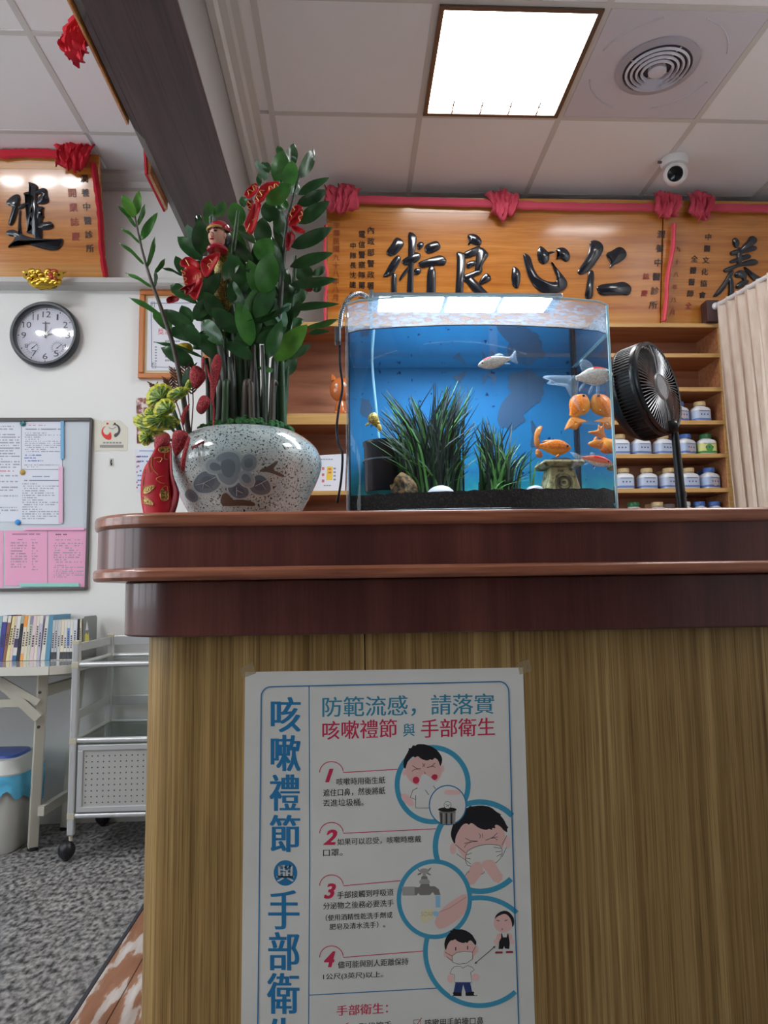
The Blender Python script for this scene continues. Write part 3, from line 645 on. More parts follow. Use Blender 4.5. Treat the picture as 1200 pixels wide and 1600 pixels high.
mb = MB(); bars(mb, fS, 258, 530, 296, 566, 6, .0004, .8, 6, 3.4); stuff(mb.build('text_print', pgrey, crt, smooth=False)); mb = MB(); text_fit(mb, '狀', rpx(fS, 258, 513, 267, 523), V((0, -1, 0)), .0004); mb.build('text_print', pred, crt, smooth=False)
# whiteboard with papers
wb = thing('whiteboard', 'framed white notice board on left wall covered with papers', 'notice board', fW(70, 920))
wx1, wz1 = fW(145, 655).x, fW(145, 655).z; wz0 = fW(140, 921).z; wx0 = wx1-.95
wfr = mat('whiteboard_frame', (84, 78, 76), .4)
MB().box(wx0, wx1, YL-.008, YL-.001, wz0, wz1).build('board', mat('whiteboard_face', (206, 214, 222), .3), wb, smooth=False)
for a in ((wx0, wx1, wz1-.012, wz1+.004), (wx0, wx1, wz0-.004, wz0+.01), (wx1-.009, wx1+.003, wz0, wz1), (wx0, wx0+.01, wz0, wz1)):
    MB().box(a[0], a[1], YL-.018, YL-.0081 if False else YL-.002, a[2], a[3]).build('frame_rail', wfr, wb, smooth=False, bevel=.002)
fB = plane_map((0, YL-.0085, 0), (0, -1, 0))
papw = mat('notice_paper', (228, 232, 244), .6); papp = mat('pink_paper', (240, 172, 206), .6)
def notice(label, x0, y0, x1, y1, m, off, prints):
    t = thing('notice_sheet', label, 'notice', fB((x0+x1)/2, y1, off)); mb = MB(); slab(mb, fB, [(x0, y0), (x1, y0), (x1, y1), (x0, y1)], .0008, off); mb.build('sheet', m, t, smooth=False)
    for (a, b, c_, d, rows, pm, fill, ch) in prints:
        mb = MB(); bars(mb, fB, a, b, c_, d, rows, off+.0012, fill*.8, int(a*7+b), ch); mb.build('print', pm, t, smooth=False)
notice('white printed notice cut off by the left photo edge, beside the teal magnet', -40, 661, 33, 815, papw, .001, [(-38, 664, 30, 732, 16, pgrey, .5, 1.5), (-30, 734, 24, 738, 1, pred, .5, 2), (-38, 741, 28, 804, 14, pgrey, .5, 1.5)])
notice('white printed notice under the blue plastic strip', 34, 659, 97, 733, papw, .002, [(45, 663, 88, 666, 1, pred, .6, 2.2), (40, 669, 95, 672, 1, pblk, .6, 2.2), (39, 675, 95, 707, 10, pgrey, .4, 1.4), (38, 709, 68, 722, 3, pblue, .4, 1.4), (38, 725, 92, 731, 2, pgrey, .4, 1.4)])
notice('white printed notice with a blue heading under the pink plastic strip', 33, 734, 96, 819, papw, .0035, [(51, 743, 77, 746, 1, pblue, .7, 3), (38, 749, 91, 752, 1, pblk, .75, 2.6), (35, 754, 92, 812, 16, pgrey, .4, 1.4)])
notice('pink notice sheet with a two column list', 8, 829, 74, 915, papp, .001, [(19, 833, 63, 836, 1, pblk, .6, 2.2), (28, 842, 36, 844, 1, pblk, .6, 2), (48, 842, 60, 844, 1, pgrey, .6, 2), (17, 846, 42, 888, 10, pgrey, .45, 1.8), (50, 846, 58, 896, 12, pgrey, .45, 1.8)])
notice('pink notice sheet with a timetable beside the board frame', 75, 827, 138, 917, papp, .0012, [(87, 833, 130, 837, 1, pblk, .8, 3), (85, 842, 128, 845, 1, pgrey, .5, 2), (84, 847, 130, 880, 9, pgrey, .25, 2), (84, 882, 130, 903, 7, pgrey, .5, 1.8)])
notice('narrow strip of a pink notice at the left photo edge', -40, 829, 5, 918, papp, .0008, [])
def stripm_(label, x0, y0, x1, y1, c):
    mb = MB(); slab(mb, fB, [(x0, y0), (x1, y0), (x1, y1), (x0, y1)], .004, .0055); o = mb.build('magnet_strip', mat('strip_%d_%d_%d' % c, c, .35), smooth=False, bevel=.001); tag(o, label, 'magnet strip')
stripm_('light blue plastic magnet strip on the notice board', 95, 658, 100, 717, (120, 180, 224))
stripm_('pale pink upright magnet strip on the notice board', 92, 729, 98.5, 817, (236, 190, 216))
stripm_('pale pink long magnet strip lying above the pink notices', 38, 824, 132, 828.5, (244, 190, 220))
stripm_('mint green magnet strip lying below the pink notices', 31, 911, 124, 917, (150, 214, 204))
for x, y, c, l in ((36, 662, (20, 104, 110), 'teal round magnet at the top of the notice board'), (35.5, 738, (198, 160, 70), 'gold round magnet in the middle of the notice board'), (28, 816, (56, 144, 220), 'blue round magnet above the pink notices')):
    o = MB().lathe([(.012, 0), (.0125, .004), (.009, .009), (.0001, .0105)], fB(x, y, .005), yax, 20).build('magnet', mat('magnet_%d' % c[0], c, .3)); tag(o, l, 'magnet')

# sticker with a red and black heart mark
st = thing('wall_sticker', 'cream square sticker with a red and black heart mark', 'sticker', fW(172, 704))
mb = MB(); slab(mb, fW, chaikin([(150, 657), (200, 656.5), (200, 703), (198, 704.5), (150, 704.5)], 1), .0015, .0002); mb.build('card', mat('sticker_cream', (226, 222, 206), .5), st, smooth=False)
mb = MB(); slab(mb, fW, [(147, 656), (158, 657), (160, 704), (147, 704.5)], .0008, .0016); mb.build('tape', mat('tape', (232, 228, 212), .25), st, smooth=False)
cS = crop(0, 380, 4)
mb = MB(); slab(mb, fW, chaikin(cS([(665, 1140), (645, 1150), (632, 1175), (640, 1205), (665, 1228), (695, 1230), (698, 1200), (690, 1175), (675, 1200), (655, 1195), (642, 1175), (650, 1152)]), 2), .0008, .0018)
slab(mb, fW, ellp(168, 662, 1.6, 1.6, 12), .0008, .0018); mb.build('mark', mat('mark_red', (224, 48, 34), .5), st, smooth=False)
mb = MB(); slab(mb, fW, chaikin(cS([(700, 1140), (715, 1128), (740, 1135), (755, 1160), (750, 1190), (725, 1215), (712, 1208), (715, 1190), (735, 1185), (742, 1165), (732, 1142), (718, 1136)]), 2), .0008, .0018)
slab(mb, fW, ellp(179.5, 662, 1.6, 1.6, 12), .0008, .0018); mb.build('mark', pblk, st, smooth=False)
mb = MB(); line2d([(170, 668), (176, 670.5), (181, 667)], .8, fW, mb, .0028); mb.build('mark', pblk, st, smooth=False)
mb = MB(); bars(mb, fW, 161, 689.5, 187, 693, 1, .0026, .9, 4, 5, 0, .7); mb.build('print', pgrey, st, smooth=False)
mb = MB(); slab(mb, fW, [(156, 695), (193, 695), (193, 699.5), (156, 699.5)], .0006, .0018); mb.build('band', mat('band_grey', (150, 148, 144), .5), st, smooth=False)
# hook
hk = thing('wall_hook', 'tiny clear adhesive hook below the heart sticker', 'hook', fW(174, 728))
mb = MB(); slab(mb, fW, [(171, 716), (177.5, 716), (177.5, 728), (171, 728)], .002); mb.build('base', mat('hook_clear', (214, 214, 208), .2), hk, smooth=False, bevel=.001)
MB().tube([fW(174, 718, .004), fW(173, 723, .006), fW(174, 727, .012), fW(175, 724, .016)], .0022, 6).build('hook', mat('hook_metal', (70, 66, 64), .3, .6), hk)
# calendar and small photo behind the plant
cal = thing('wall_calendar', 'white monthly calendar sheet on the wall behind the red ribbon', 'calendar', fW(240, 770))
mb = MB(); slab(mb, fW, [(211, 702), (262, 701), (261, 768), (214, 769)], .002); mb.build('sheet', papw, cal, smooth=False)
mb = MB(); bars(mb, fW, 218, 703, 246, 706, 1, .0026, .8, 2, 2.4); mb.build('print', pblue, cal, smooth=False)
mb = MB(); bars(mb, fW, 215, 710, 245, 762, 7, .0026, .35, 8, 3.4, 0, .3); mb.build('print', pblue, cal, smooth=False)
mb = MB(); bars(mb, fW, 213, 710, 218, 766, 7, .0026, .6, 9, 3, 0, .3); mb.build('print', pred, cal, smooth=False)
ph = thing('wall_photo', 'small dark red printed picture on the wall behind the variegated leaves', 'picture', fW(225, 692))
mb = MB(); slab(mb, fW, [(213, 622), (255, 621), (255, 692), (214, 693)], .002); mb.build('sheet', mat('photo_red', (120, 50, 54), .4, tex=[('noise', (40, 40, 40), 3, [(.4, (84, 34, 44)), (.5, (150, 80, 70)), (.6, (226, 214, 208))], 1)]), ph, smooth=False)

# ================================================================== poster on the counter front
poster = thing('poster', 'white flu hygiene poster with blue lettering taped to the bamboo counter front', 'poster', P(600, 1650, 1.4495))
fP = plane_map((0, 1.4492, 0), (0, -1, 0))
pap = mat('poster_paper', (222, 222, 216), .55, tex=[('noise', (3, 3, 3), 3, [(.3, (214, 214, 208)), (.7, (230, 230, 225))], 1)], bump=((14, 14, 14), .35))
PB = 1720
mb = MB(); mb.prism([fP(383, 1050), fP(817, 1043), fP(836, 1600), V((fP(836, 1600).x, 1.4492, fP(600, PB).z)), V((fP(376, 1600).x, 1.4492, fP(600, PB).z))], V((0, -.0005, 0))); mb.build('sheet', pap, poster, smooth=False)
cteal = mat('ink_teal', (52, 142, 172), .55); cblue = mat('ink_blue', (30, 122, 176), .55); cred = mat('ink_crimson', (208, 44, 84), .55); cblk = mat('ink_text', (40, 40, 44), .6)
cskin = mat('ink_skin', (232, 188, 180), .6); cpink = mat('ink_pink', (238, 196, 192), .6); chair = mat('ink_hair', (22, 20, 26), .5); cring = mat('ink_ring', (62, 156, 190), .55); cgrey = mat('ink_grey', (168, 166, 162), .5); cgrey2 = mat('ink_grey_dark', (128, 126, 122), .5)
cnavy = mat('ink_navy', (44, 62, 122), .6); cwhite = pap; cline = mat('ink_line', (56, 50, 50), .6); cwater = mat('ink_water', (150, 202, 232), .5); csoap = mat('ink_soap', (226, 218, 180), .6); cdred = mat('ink_dark_red', (150, 34, 52), .6)
LAY = [.0006]
NY = V((0, -1, 0))
def nxt(): LAY[0] += .000012; return LAY[0]
def flat(pts, m, name='print', sm=2):
    p = chaikin(pts, sm) if sm else pts; o_ = nxt(); mb = MB(); q = [fP(a, b, o_) for a, b in p]; mb.prism(q, NY*.000006); return mb.build(name, m, poster, smooth=False)
def lines(pl, wpx, m, name='line_print'):
    o_ = nxt(); mb = MB()
    for p in pl: line2d(p, wpx, fP, mb, o_)
    return mb.build(name, m, poster, smooth=False)
def ptext(s, TL, TR, BR, BL, m, off=0.0, shear=0, name='lettering', line=1.0):
    mb = MB(); 
    for dx in ((-off*30, off*30) if off else (0,)): text_fit(mb, s, [p+V((dx*1.45/FPX, 0, 0)) for p in qpx(fP, TL, TR, BR, BL)], NY, .0008+.00001*dx, 0, shear=shear, line=line)
    o = mb.build(name, m, poster, smooth=False)
    return stuff(o) if off else o
def pbox(s, x0, y0, x1, y1, m, **k): return ptext(s, (x0, y0), (x1, y0), (x1, y1), (x0, y1), m, **k)
for ch, x0, y0, x1, y1 in (('咳', 423, 1089, 470, 1144), ('嗽', 423, 1148, 470, 1205), ('禮', 421, 1210, 469, 1267), ('節', 421, 1273, 469, 1331), ('手', 419, 1391, 468, 1452), ('部', 419, 1456, 468, 1516), ('衛', 417, 1520, 468, 1584), ('生', 417, 1590, 468, 1650)):
    mb = MB()
    for dx in (-1.5, -.5, .5, 1.5): text_fit(mb, ch, rpx(fP, x0+1.5+dx, y0, x1-1.5+dx, y1), NY, .0008+.00002*dx)
    mb.build('lettering', cblue, poster, smooth=False)
flat(ellp(446, 1364, 18.5, 20), cblue, 'dot_print', 0)
mb = MB()
for dx in (-.7, .7): text_fit(mb, '與', rpx(fP, 433+dx, 1351, 459+dx, 1377), NY, .0013)
stuff(mb.build('lettering', cwhite, poster, smooth=False))
LAY[0] = .0006
ptext('防範流感，請落實', (504, 1089), (772, 1083), (772, 1116), (504, 1121), cteal, .012)
ptext('咳嗽禮節', (504, 1127), (620, 1123), (620, 1152), (504, 1156), cred, .012)
ptext('與', (630, 1131), (648, 1130), (648, 1150), (630, 1151), cteal, .01)
ptext('手部衛生', (658, 1124), (773, 1121), (773, 1149), (658, 1153), cred, .012)
for s, q in (('1', (508, 1201, 521, 1222)), ('2', (505, 1296, 527, 1320)), ('3', (506, 1380, 525, 1404)), ('4', (506, 1486, 524, 1511))):
    mb = MB()
    for dx in (-.8, 0, .8): text_fit(mb, s, rpx(fP, q[0]+.8+dx, q[1], q[2]-.8+dx, q[3]), NY, .0008+.00002*dx, offset=.02, shear=.3)
    stuff(mb.build('lettering', cred, poster, smooth=False))
for s, a, b, c_, d in (
    ('咳嗽時用衛生紙', (526, 1216), (602, 1213), (602, 1224), (526, 1227)), ('遮住口鼻，然後將紙', (505, 1233), (602, 1229), (602, 1241), (505, 1245)), ('丟進垃圾桶。', (505, 1249), (568, 1247), (568, 1259), (505, 1260)),
    ('如果可以忍受，咳嗽時應戴', (527, 1310), (658, 1305), (658, 1316), (527, 1321)), ('口罩。', (505, 1327), (535, 1326), (535, 1337), (505, 1338)),
    ('手部接觸到呼吸道', (527, 1393), (615, 1388), (615, 1399), (527, 1404)), ('分泌物之後務必要洗手', (505, 1410), (615, 1405), (615, 1416), (505, 1421)), ('（使用酒精性乾洗手劑或', (509, 1429), (613, 1424), (613, 1434), (509, 1439)), ('肥皂及清水洗手）。', (515, 1443), (602, 1439), (602, 1449), (515, 1453)),
    ('儘可能與別人距離保持', (528, 1502), (638, 1496), (638, 1507), (528, 1513)), ('1公尺(3英尺)以上。', (505, 1521), (599, 1517), (599, 1528), (505, 1532)),
    ('咳嗽用手帕掩口鼻', (664, 1592), (755, 1588), (755, 1601), (664, 1605)), ('取代擦手', (561, 1598), (612, 1595), (612, 1608), (561, 1611))):
    ptext(s, a, b, c_, d, cblk, .004)
ptext('手部衛生：', (526, 1571), (606, 1566), (606, 1583), (526, 1587), cred, .008)
lines([[(646, 1594), (657, 1593), (657, 1604), (646, 1605), (646, 1594)]], .8, cblk); lines([[(647, 1598), (651, 1602), (659, 1590)], [(541, 1600), (545, 1598)]], 1.2, cred)
def arc2(cx, cy, rx, ry, a0, a1, n=14): return [(cx+rx*math.cos(math.radians(a0+(a1-a0)*i/n)), cy+ry*math.sin(math.radians(a0+(a1-a0)*i/n))) for i in range(n+1)]
lines([arc2(518, 1207, 18.5, 17, 180, 360)+[(621, 1202)]], 1.3, cred); lines([arc2(518, 1302, 18.5, 17, 180, 360)+[(681, 1295)]], 1.3, cred)
lines([arc2(518, 1384, 18.5, 17, 180, 360)+[(626, 1376)]], 1.3, cred); lines([arc2(518, 1496, 18.5, 18, 180, 360)+[(661, 1486)]], 1.3, cred)
lines([[(483, 1072), (484, 1350), (482, 1640)]], 1.5, cblue); lines([[(483, 1555), (684, 1544)]], 1.5, cblue)
def ring(cx, cy, rx, w_, a0=0, a1=360, m=cring, fill=True, ry=None):
    ry = ry or rx; o_ = nxt()
    if fill:
        pts = [(min(cx+rx*math.cos(t), (808 if cy > 1400 else 802) if a0 else 9999), cy+ry*math.sin(t)) for t in [math.radians(6*i) for i in range(60)]]
        mb = MB(); mb.prism([fP(a, b, o_) for a, b in pts], NY*.000006); mb.build('ring_ground', cwhite, poster, smooth=False); o_ = nxt()
    rows = [[], []]
    for i in range(61):
        t = math.radians(a0+(a1-a0)*i/60)
        rows[0].append(fP(cx+(rx-w_)*math.cos(t), cy+(ry-w_)*math.sin(t), o_)); rows[1].append(fP(cx+rx*math.cos(t), cy+ry*math.sin(t), o_))
    MB().grid(rows).build('ring_print', m, poster, smooth=False)
ring(676, 1226, 59.5, 8, ry=62); 
# coughing child with tissue
c1 = crop(600, 1150, 5)
flat(c1([(130, 455), (170, 445), (235, 510), (230, 550), (190, 545), (140, 500)]), cpink)
flat(c1(ellp(160, 285, 16, 24)), cpink, 'ear', 0); flat(c1(ellp(457, 255, 14, 26)), cpink, 'ear', 0)
flat(c1(ellp(310, 270, 143, 122)), cskin, 'face', 0)
flat(c1([(150, 235), (155, 180), (195, 110), (190, 95), (215, 95), (225, 70), (245, 78), (262, 62), (330, 65), (400, 95), (440, 140), (457, 180), (450, 215), (440, 240), (425, 190), (395, 168), (380, 190), (360, 180), (340, 195), (290, 180), (265, 155), (240, 170), (225, 155), (190, 190), (175, 230), (165, 262)]), chair, 'hair', 1)
flat(c1(ellp(250, 345, 26, 27)), cred, 'cheek', 0); flat(c1(ellp(394, 322, 26, 22, rot=-.6)), cred, 'cheek', 0)
lines([c1([(220, 230), (258, 255), (290, 256)]), c1([(218, 276), (240, 260), (290, 256)]), c1([(335, 248), (372, 238), (400, 210)]), c1([(335, 248), (380, 235), (402, 246)]), c1([(302, 212), (308, 228), (302, 244)]), c1([(320, 215), (316, 240)])], .9, cline)
flat(c1([(250, 410), (205, 480), (245, 495), (248, 562), (360, 562), (360, 470), (270, 460)]), cwhite, 'shirt', 0)
lines([c1([(262, 405), (225, 425), (205, 480), (245, 495)]), c1([(248, 462), (248, 562), (350, 562)])], .9, cline)
flat(c1([(310, 295), (345, 310), (425, 370), (360, 465), (272, 470), (268, 380), (290, 310)]), mat('ink_tissue', (226, 226, 222), .6), 'tissue', 1)
lines([c1([(315, 280), (325, 295)]), c1([(385, 390), (405, 415)]), c1([(322, 420), (350, 460)])], .9, cline)
ring(750, 1323, 74, 8.5, 46, 316)
# second child with mask
c2 = crop(660, 1240, 7.5)
flat(c2(ellp(360, 645, 38, 68)), cpink, 'ear', 0); flat(c2(ellp(1002, 570, 34, 68)), cpink, 'ear', 0)
flat(c2([(385, 600), (385, 480), (470, 330), (620, 290), (900, 330), (985, 480), (950, 640), (850, 790), (640, 820), (500, 790)]), cskin, 'face', 2)
flat(c2([(330, 480), (345, 400), (390, 270), (450, 225), (410, 215), (500, 205), (478, 160), (520, 175), (580, 130), (560, 155), (680, 135), (800, 155), (870, 215), (935, 250), (905, 245), (960, 310), (985, 370), (1012, 400), (990, 410), (1000, 460), (950, 430), (920, 390), (870, 360), (845, 375), (860, 410), (815, 400), (820, 430), (780, 410), (750, 430), (660, 405), (605, 360), (570, 340), (545, 370), (520, 345), (470, 365), (420, 440), (385, 520), (385, 600), (350, 550)]), chair, 'hair', 1)
mk = c2([(505, 690), (600, 630), (720, 595), (850, 595), (930, 620), (935, 740), (850, 825), (720, 850), (580, 855), (510, 835)])
flat(mk, mat('ink_mask', (224, 224, 216), .6), 'mask', 1)
lines([chaikin(mk, 1)+[chaikin(mk, 1)[0]], c2([(385, 595), (505, 695)]), c2([(400, 705), (570, 825)]), c2([(990, 490), (930, 610)]), c2([(985, 630), (935, 740)]),
       c2([(500, 520), (560, 552), (650, 558)]), c2([(490, 585), (560, 565), (650, 558)]), c2([(490, 632), (520, 590), (580, 565)]), c2([(740, 548), (820, 515), (880, 460)]), c2([(740, 548), (830, 512), (885, 508)]), c2([(800, 525), (850, 520), (880, 548)]),
       c2([(665, 468), (682, 495), (670, 525)]), c2([(702, 468), (708, 522)]), c2([(515, 720), (578, 695)]), c2([(512, 755), (566, 765)]), c2([(835, 628), (920, 642)]), c2([(858, 682), (920, 675)]), c2([(872, 736), (925, 708)])], .8, cline)
flat(c2([(690, 800), (600, 800), (555, 880), (500, 970), (575, 1100), (690, 950), (720, 920)]), cskin, 'arm', 1)
flat(c2([(700, 800), (760, 770), (840, 780), (880, 870), (960, 985), (870, 1070), (740, 900), (690, 840)]), cskin, 'arm', 1)
lines([c2([(690, 945), (715, 935), (730, 910)]), c2([(500, 965), (520, 930), (550, 910)])], .8, cline)
ring(699.5, 1258, 29.5, 1.8, m=cblue, ry=31.5)
flat(c1([(470, 440), (480, 420), (590, 422), (600, 450), (590, 458), (480, 460)]), cpink)
flat(c1([(430, 590), (560, 585), (555, 690), (440, 690)]), cgrey2, 'bin', 0)
for k in range(6): flat(c1([(442+k*20, 602), (452+k*20, 602), (452+k*20, 688), (443+k*20, 688)]), chair if k % 2 == 0 else cgrey, 'bin_stripe', 0)
flat(c1(ellp(495, 575, 72, 18)), chair, 'bin_lid', 0); flat(c1(ellp(497, 540, 28, 28)), cwhite, 'paper_ball', 0)
lines([c1(ellp(497, 540, 28, 28)+[(525, 540)]), c1([(480, 530), (500, 545), (515, 530)]), c1([(485, 555), (500, 540), (508, 560)])], .6, cline)
ring(749, 1487, 88, 7.5, 48, 314)
ring(678.7, 1405, 59, 7, ry=62.5)
# tap and hands
c3 = crop(610, 1330, 9.23)
flat(c3([(165, 512), (350, 510), (350, 640), (175, 640)]), cgrey, 'tap_pipe', 0); flat(c3([(350, 515), (390, 520), (420, 515), (440, 470), (560, 470), (570, 505), (640, 505), (700, 550), (722, 632), (640, 632), (610, 590), (570, 632), (430, 635), (400, 605), (380, 635), (350, 635)]), cgrey2, 'tap', 0)
flat(c3([(415, 430), (440, 408), (550, 408), (572, 440), (560, 468), (420, 468)]), cgrey, 'tap_collar', 0); flat(c3([(440, 405), (450, 360), (530, 360), (540, 405)]), cgrey2, 'tap_neck', 0); flat(c3([(465, 360), (465, 320), (515, 320), (515, 360)]), cgrey, 'tap_stem', 0)
for e in ([(430, 290), (395, 245), (385, 250), (420, 300)], [(540, 270), (580, 232), (592, 245), (550, 295)], [(440, 305), (385, 330), (400, 350), (450, 330)], [(530, 305), (588, 335), (578, 352), (520, 325)]): flat(c3(e), cgrey2, 'tap_arm', 1)
flat(c3(ellp(488, 285, 68, 38)), cgrey, 'tap_head', 0)
flat(c3([(648, 640), (720, 640), (720, 810), (655, 812)]), cwater, 'water', 0)
flat(c3([(430, 890), (480, 830), (620, 830), (650, 900), (610, 970), (500, 1040), (440, 1010)]), csoap, 'soap', 2); mb = MB(); text_fit(mb, 'SOAP', rpx(fP, 658, 1424, 677, 1431), NY, nxt()); mb.build('lettering', mat('ink_faint', (190, 182, 150), .6), poster, smooth=False)
flat(c3([(640, 1000), (720, 850), (850, 740), (1095, 590), (1110, 700), (1095, 880), (960, 1000), (780, 1110), (690, 1120), (645, 1060)]), cskin, 'hand', 1)
lines([c3([(700, 880), (850, 820), (1095, 660)])], .9, mat('ink_skin_line', (196, 140, 134), .6))
flat(c3(ellp(655, 900, 42, 38)), cwater, 'water', 0)
# masked child standing, man in dark vest
c4 = crop(650, 1410, 6.316)
flat(c4(ellp(340, 750, 32, 44)), cpink, 'hand', 0); flat(c4(ellp(588, 738, 40, 36)), cpink, 'hand', 0); flat(c4(ellp(290, 500, 18, 40)), cpink, 'ear', 0); flat(c4(ellp(600, 465, 16, 36)), cpink, 'ear', 0)
flat(c4(ellp(438, 480, 155, 125)), cskin, 'face', 0)
flat(c4([(278, 430), (285, 370), (320, 310), (345, 290), (325, 280), (370, 275), (362, 255), (400, 268), (470, 265), (550, 310), (585, 370), (598, 390), (590, 430), (565, 400), (545, 375), (520, 380), (505, 405), (490, 390), (470, 405), (410, 385), (385, 360), (365, 375), (340, 375), (310, 420), (295, 480)]), chair, 'hair', 1)
mk = c4([(355, 530), (400, 495), (480, 482), (560, 490), (558, 560), (500, 600), (420, 610), (360, 590)]); flat(mk, mat('ink_mask', (224, 224, 216), .6), 'mask', 1)
sh = c4([(380, 635), (440, 630), (460, 650), (510, 622), (555, 640), (575, 665), (540, 690), (550, 790), (380, 790), (380, 715), (335, 700), (355, 655)]); flat(sh, cwhite, 'shirt', 0)
lines([mk+[mk[0]], sh+[sh[0]], c4([(285, 490), (355, 530)]), c4([(300, 535), (358, 575)]), c4([(590, 430), (560, 490)])], .7, cline)
lines([c4([(392, 440), (392, 475)]), c4([(510, 430), (510, 465)])], 1.6, chair)
flat(c4([(390, 790), (535, 790), (555, 890), (490, 890), (465, 810), (450, 890), (370, 890)]), cnavy, 'trousers', 0)
flat(c4([(335, 922), (370, 885), (450, 890), (450, 925)]), chair, 'shoe', 0); flat(c4([(488, 890), (565, 880), (605, 915), (600, 922), (490, 922)]), chair, 'shoe', 0)
flat(c4(ellp(352, 908, 16, 14)), cwhite, 'shoe_cap', 0); flat(c4(ellp(586, 904, 16, 14)), cwhite, 'shoe_cap', 0)
flat(c4(ellp(822, 345, 28, 40)), cskin, 'arm', 0); flat(c4(ellp(925, 340, 24, 38)), cskin, 'arm', 0); flat(c4(ellp(788, 388, 24, 24)), cpink, 'hand', 0); flat(c4(ellp(950, 388, 22, 24)), cpink, 'hand', 0)
flat(c4(ellp(862, 200, 95, 98)), cskin, 'face', 0)
flat(c4([(775, 170), (790, 120), (850, 82), (910, 85), (960, 140), (972, 200), (950, 255), (945, 190), (920, 140), (880, 110), (840, 122), (800, 140)]), chair, 'hair', 1)
flat(c4([(840, 305), (848, 305), (860, 345), (895, 345), (905, 305), (912, 310), (925, 400), (920, 460), (878, 455), (870, 430), (858, 460), (815, 460), (820, 390), (840, 350)]), chair, 'vest', 0)
flat(c4([(780, 505), (785, 485), (855, 484), (853, 505)]), cdred, 'shoe', 0); flat(c4([(887, 500), (890, 480), (955, 478), (960, 500)]), cdred, 'shoe', 0)
lines([c4([(795, 175), (825, 185)]), c4([(875, 182), (905, 172)]), c4([(850, 255), (852, 275)])], 1.1, cline)
lines([c4([(582, 603), (780, 434)]), c4([(592, 585), (580, 605), (604, 598)]), c4([(760, 440), (782, 432), (774, 455)])], 1.0, cline)
stuff(ptext('1m', (760, 1506), (781, 1505), (781, 1516), (760, 1517), cred, .02))
lines([[(402, 1640), (404, 1500), (408, 1095)]+arc2(424, 1089, 16, 16, 180, 270, 8)+[(780, 1065)]+arc2(780, 1081, 15, 16, 270, 360, 8)+[(801, 1320), (807, 1500), (812, 1640)]], 1.8, cblue)
tapem = mat('clear_tape', (200, 180, 140), .2, alpha=.35)
for q in ([(374, 1044), (395, 1034), (400, 1052), (378, 1060)], [(808, 1036), (826, 1030), (832, 1048), (812, 1054)]):
    mb = MB(); mb.prism([fP(a, b, .0008) for a, b in q], NY*.0001); mb.build('tape', tapem, poster, smooth=False)

# ================================================================== left furniture
stl = mat('beige_steel', (196, 192, 178), .4); gtop = mat('table_laminate', (176, 176, 172), .12, spec=.6, coat=.5); wht = mat('cream_white', (222, 220, 210), .4)
tb = thing('folding_table', 'beige folding table with grey glossy top along the left wall', 'table', (-1.5, 3.05, 0))
ZT = .722
mb = MB(); tp = chaikin([(-2.6, 2.84), (-1.15, 2.84), (-1.088, 2.9), (-1.088, 3.29), (-2.6, 3.29)], 0); mb.prism([V((x, y, ZT-.028)) for x, y in tp], V((0, 0, .0275))); mb.build('tabletop', gtop, tb, smooth=False, bevel=.003)
mb = MB()
for a, b in zip([(-2.6, 2.838)]+[(-1.15, 2.838), (-1.086, 2.9)], [(-1.15, 2.838), (-1.086, 2.9), (-1.086, 3.29)]):
    d = V((b[0]-a[0], b[1]-a[1], 0)).normalized(); n_ = V((d.y, -d.x, 0))*.006; A = V((*a, ZT-.03)); B = V((*b, ZT-.03)); mb.prism([A, B, B+n_, A+n_], V((0, 0, .032)))
mb.build('edge_band', wht, tb, smooth=False)
def bar(mb, a, b, w_, h_):   # rectangular bar between points
    a, b = V(a), V(b); d = (b-a).normalized(); s_ = d.cross(V((0, 0, 1))); s_ = s_.normalized() if s_.length > .05 else V((1, 0, 0)); u = s_.cross(d)
    q = lambda p: [p-s_*w_-u*h_, p+s_*w_-u*h_, p+s_*w_+u*h_, p-s_*w_+u*h_]; mb.hexa(q(a), q(b)); return mb
l1 = (P(67, 1056, 2.9), P(55, 1313, 3.02)); lx = l1[0].x
fb = P(55, 1312, 3.02); fb.z = .012
for nm, a, b in (('leg', (lx, 2.9, ZT-.03), (fb.x, 3.0, .012)), ('leg', (lx+.02, 3.24, ZT-.03), (fb.x+.03, 3.24, .012))):
    bar(MB(), a, b, .019, .015).build(nm, stl, tb, smooth=False, bevel=.004); MB().cyl((b[0], b[1], 0), (b[0], b[1], .014), .02).build('foot', mat('rubber', (34, 34, 36), .6), tb)
bar(MB(), (lx-.01, 2.95, .16), (lx+.01, 3.24, .16), .012, .018).build('crossbar', stl, tb, smooth=False)
bar(MB(), (lx, 2.92, ZT-.1), (lx+.015, 3.24, ZT-.1), .014, .02).build('crossbar', stl, tb, smooth=False)
bar(MB(), (lx-.01, 2.9, ZT-.2), (lx-.16, 2.88, ZT-.05), .008, .017).build('brace', stl, tb, smooth=False); bar(MB(), (lx-.01, 2.895, ZT-.14), (lx-.15, 2.875, ZT-.05), .006, .013).build('brace', stl, tb, smooth=False)
bar(MB(), (lx-.06, 2.9, ZT-.14), (-2.5, 2.9, ZT-.14), .01, .015).build('apron_bar', stl, tb, smooth=False); bar(MB(), (-2.6, 3.27, ZT-.06), (-1.2, 3.27, ZT-.06), .01, .02).build('apron_bar', stl, tb, smooth=False)
for dz in (.07, .2): MB().cyl((lx, 2.88, ZT-.03-dz), (lx, 2.876, ZT-.03-dz), .006, n=8).build('rivet', mat('steel_dark', (90, 90, 92), .3, .8), tb)

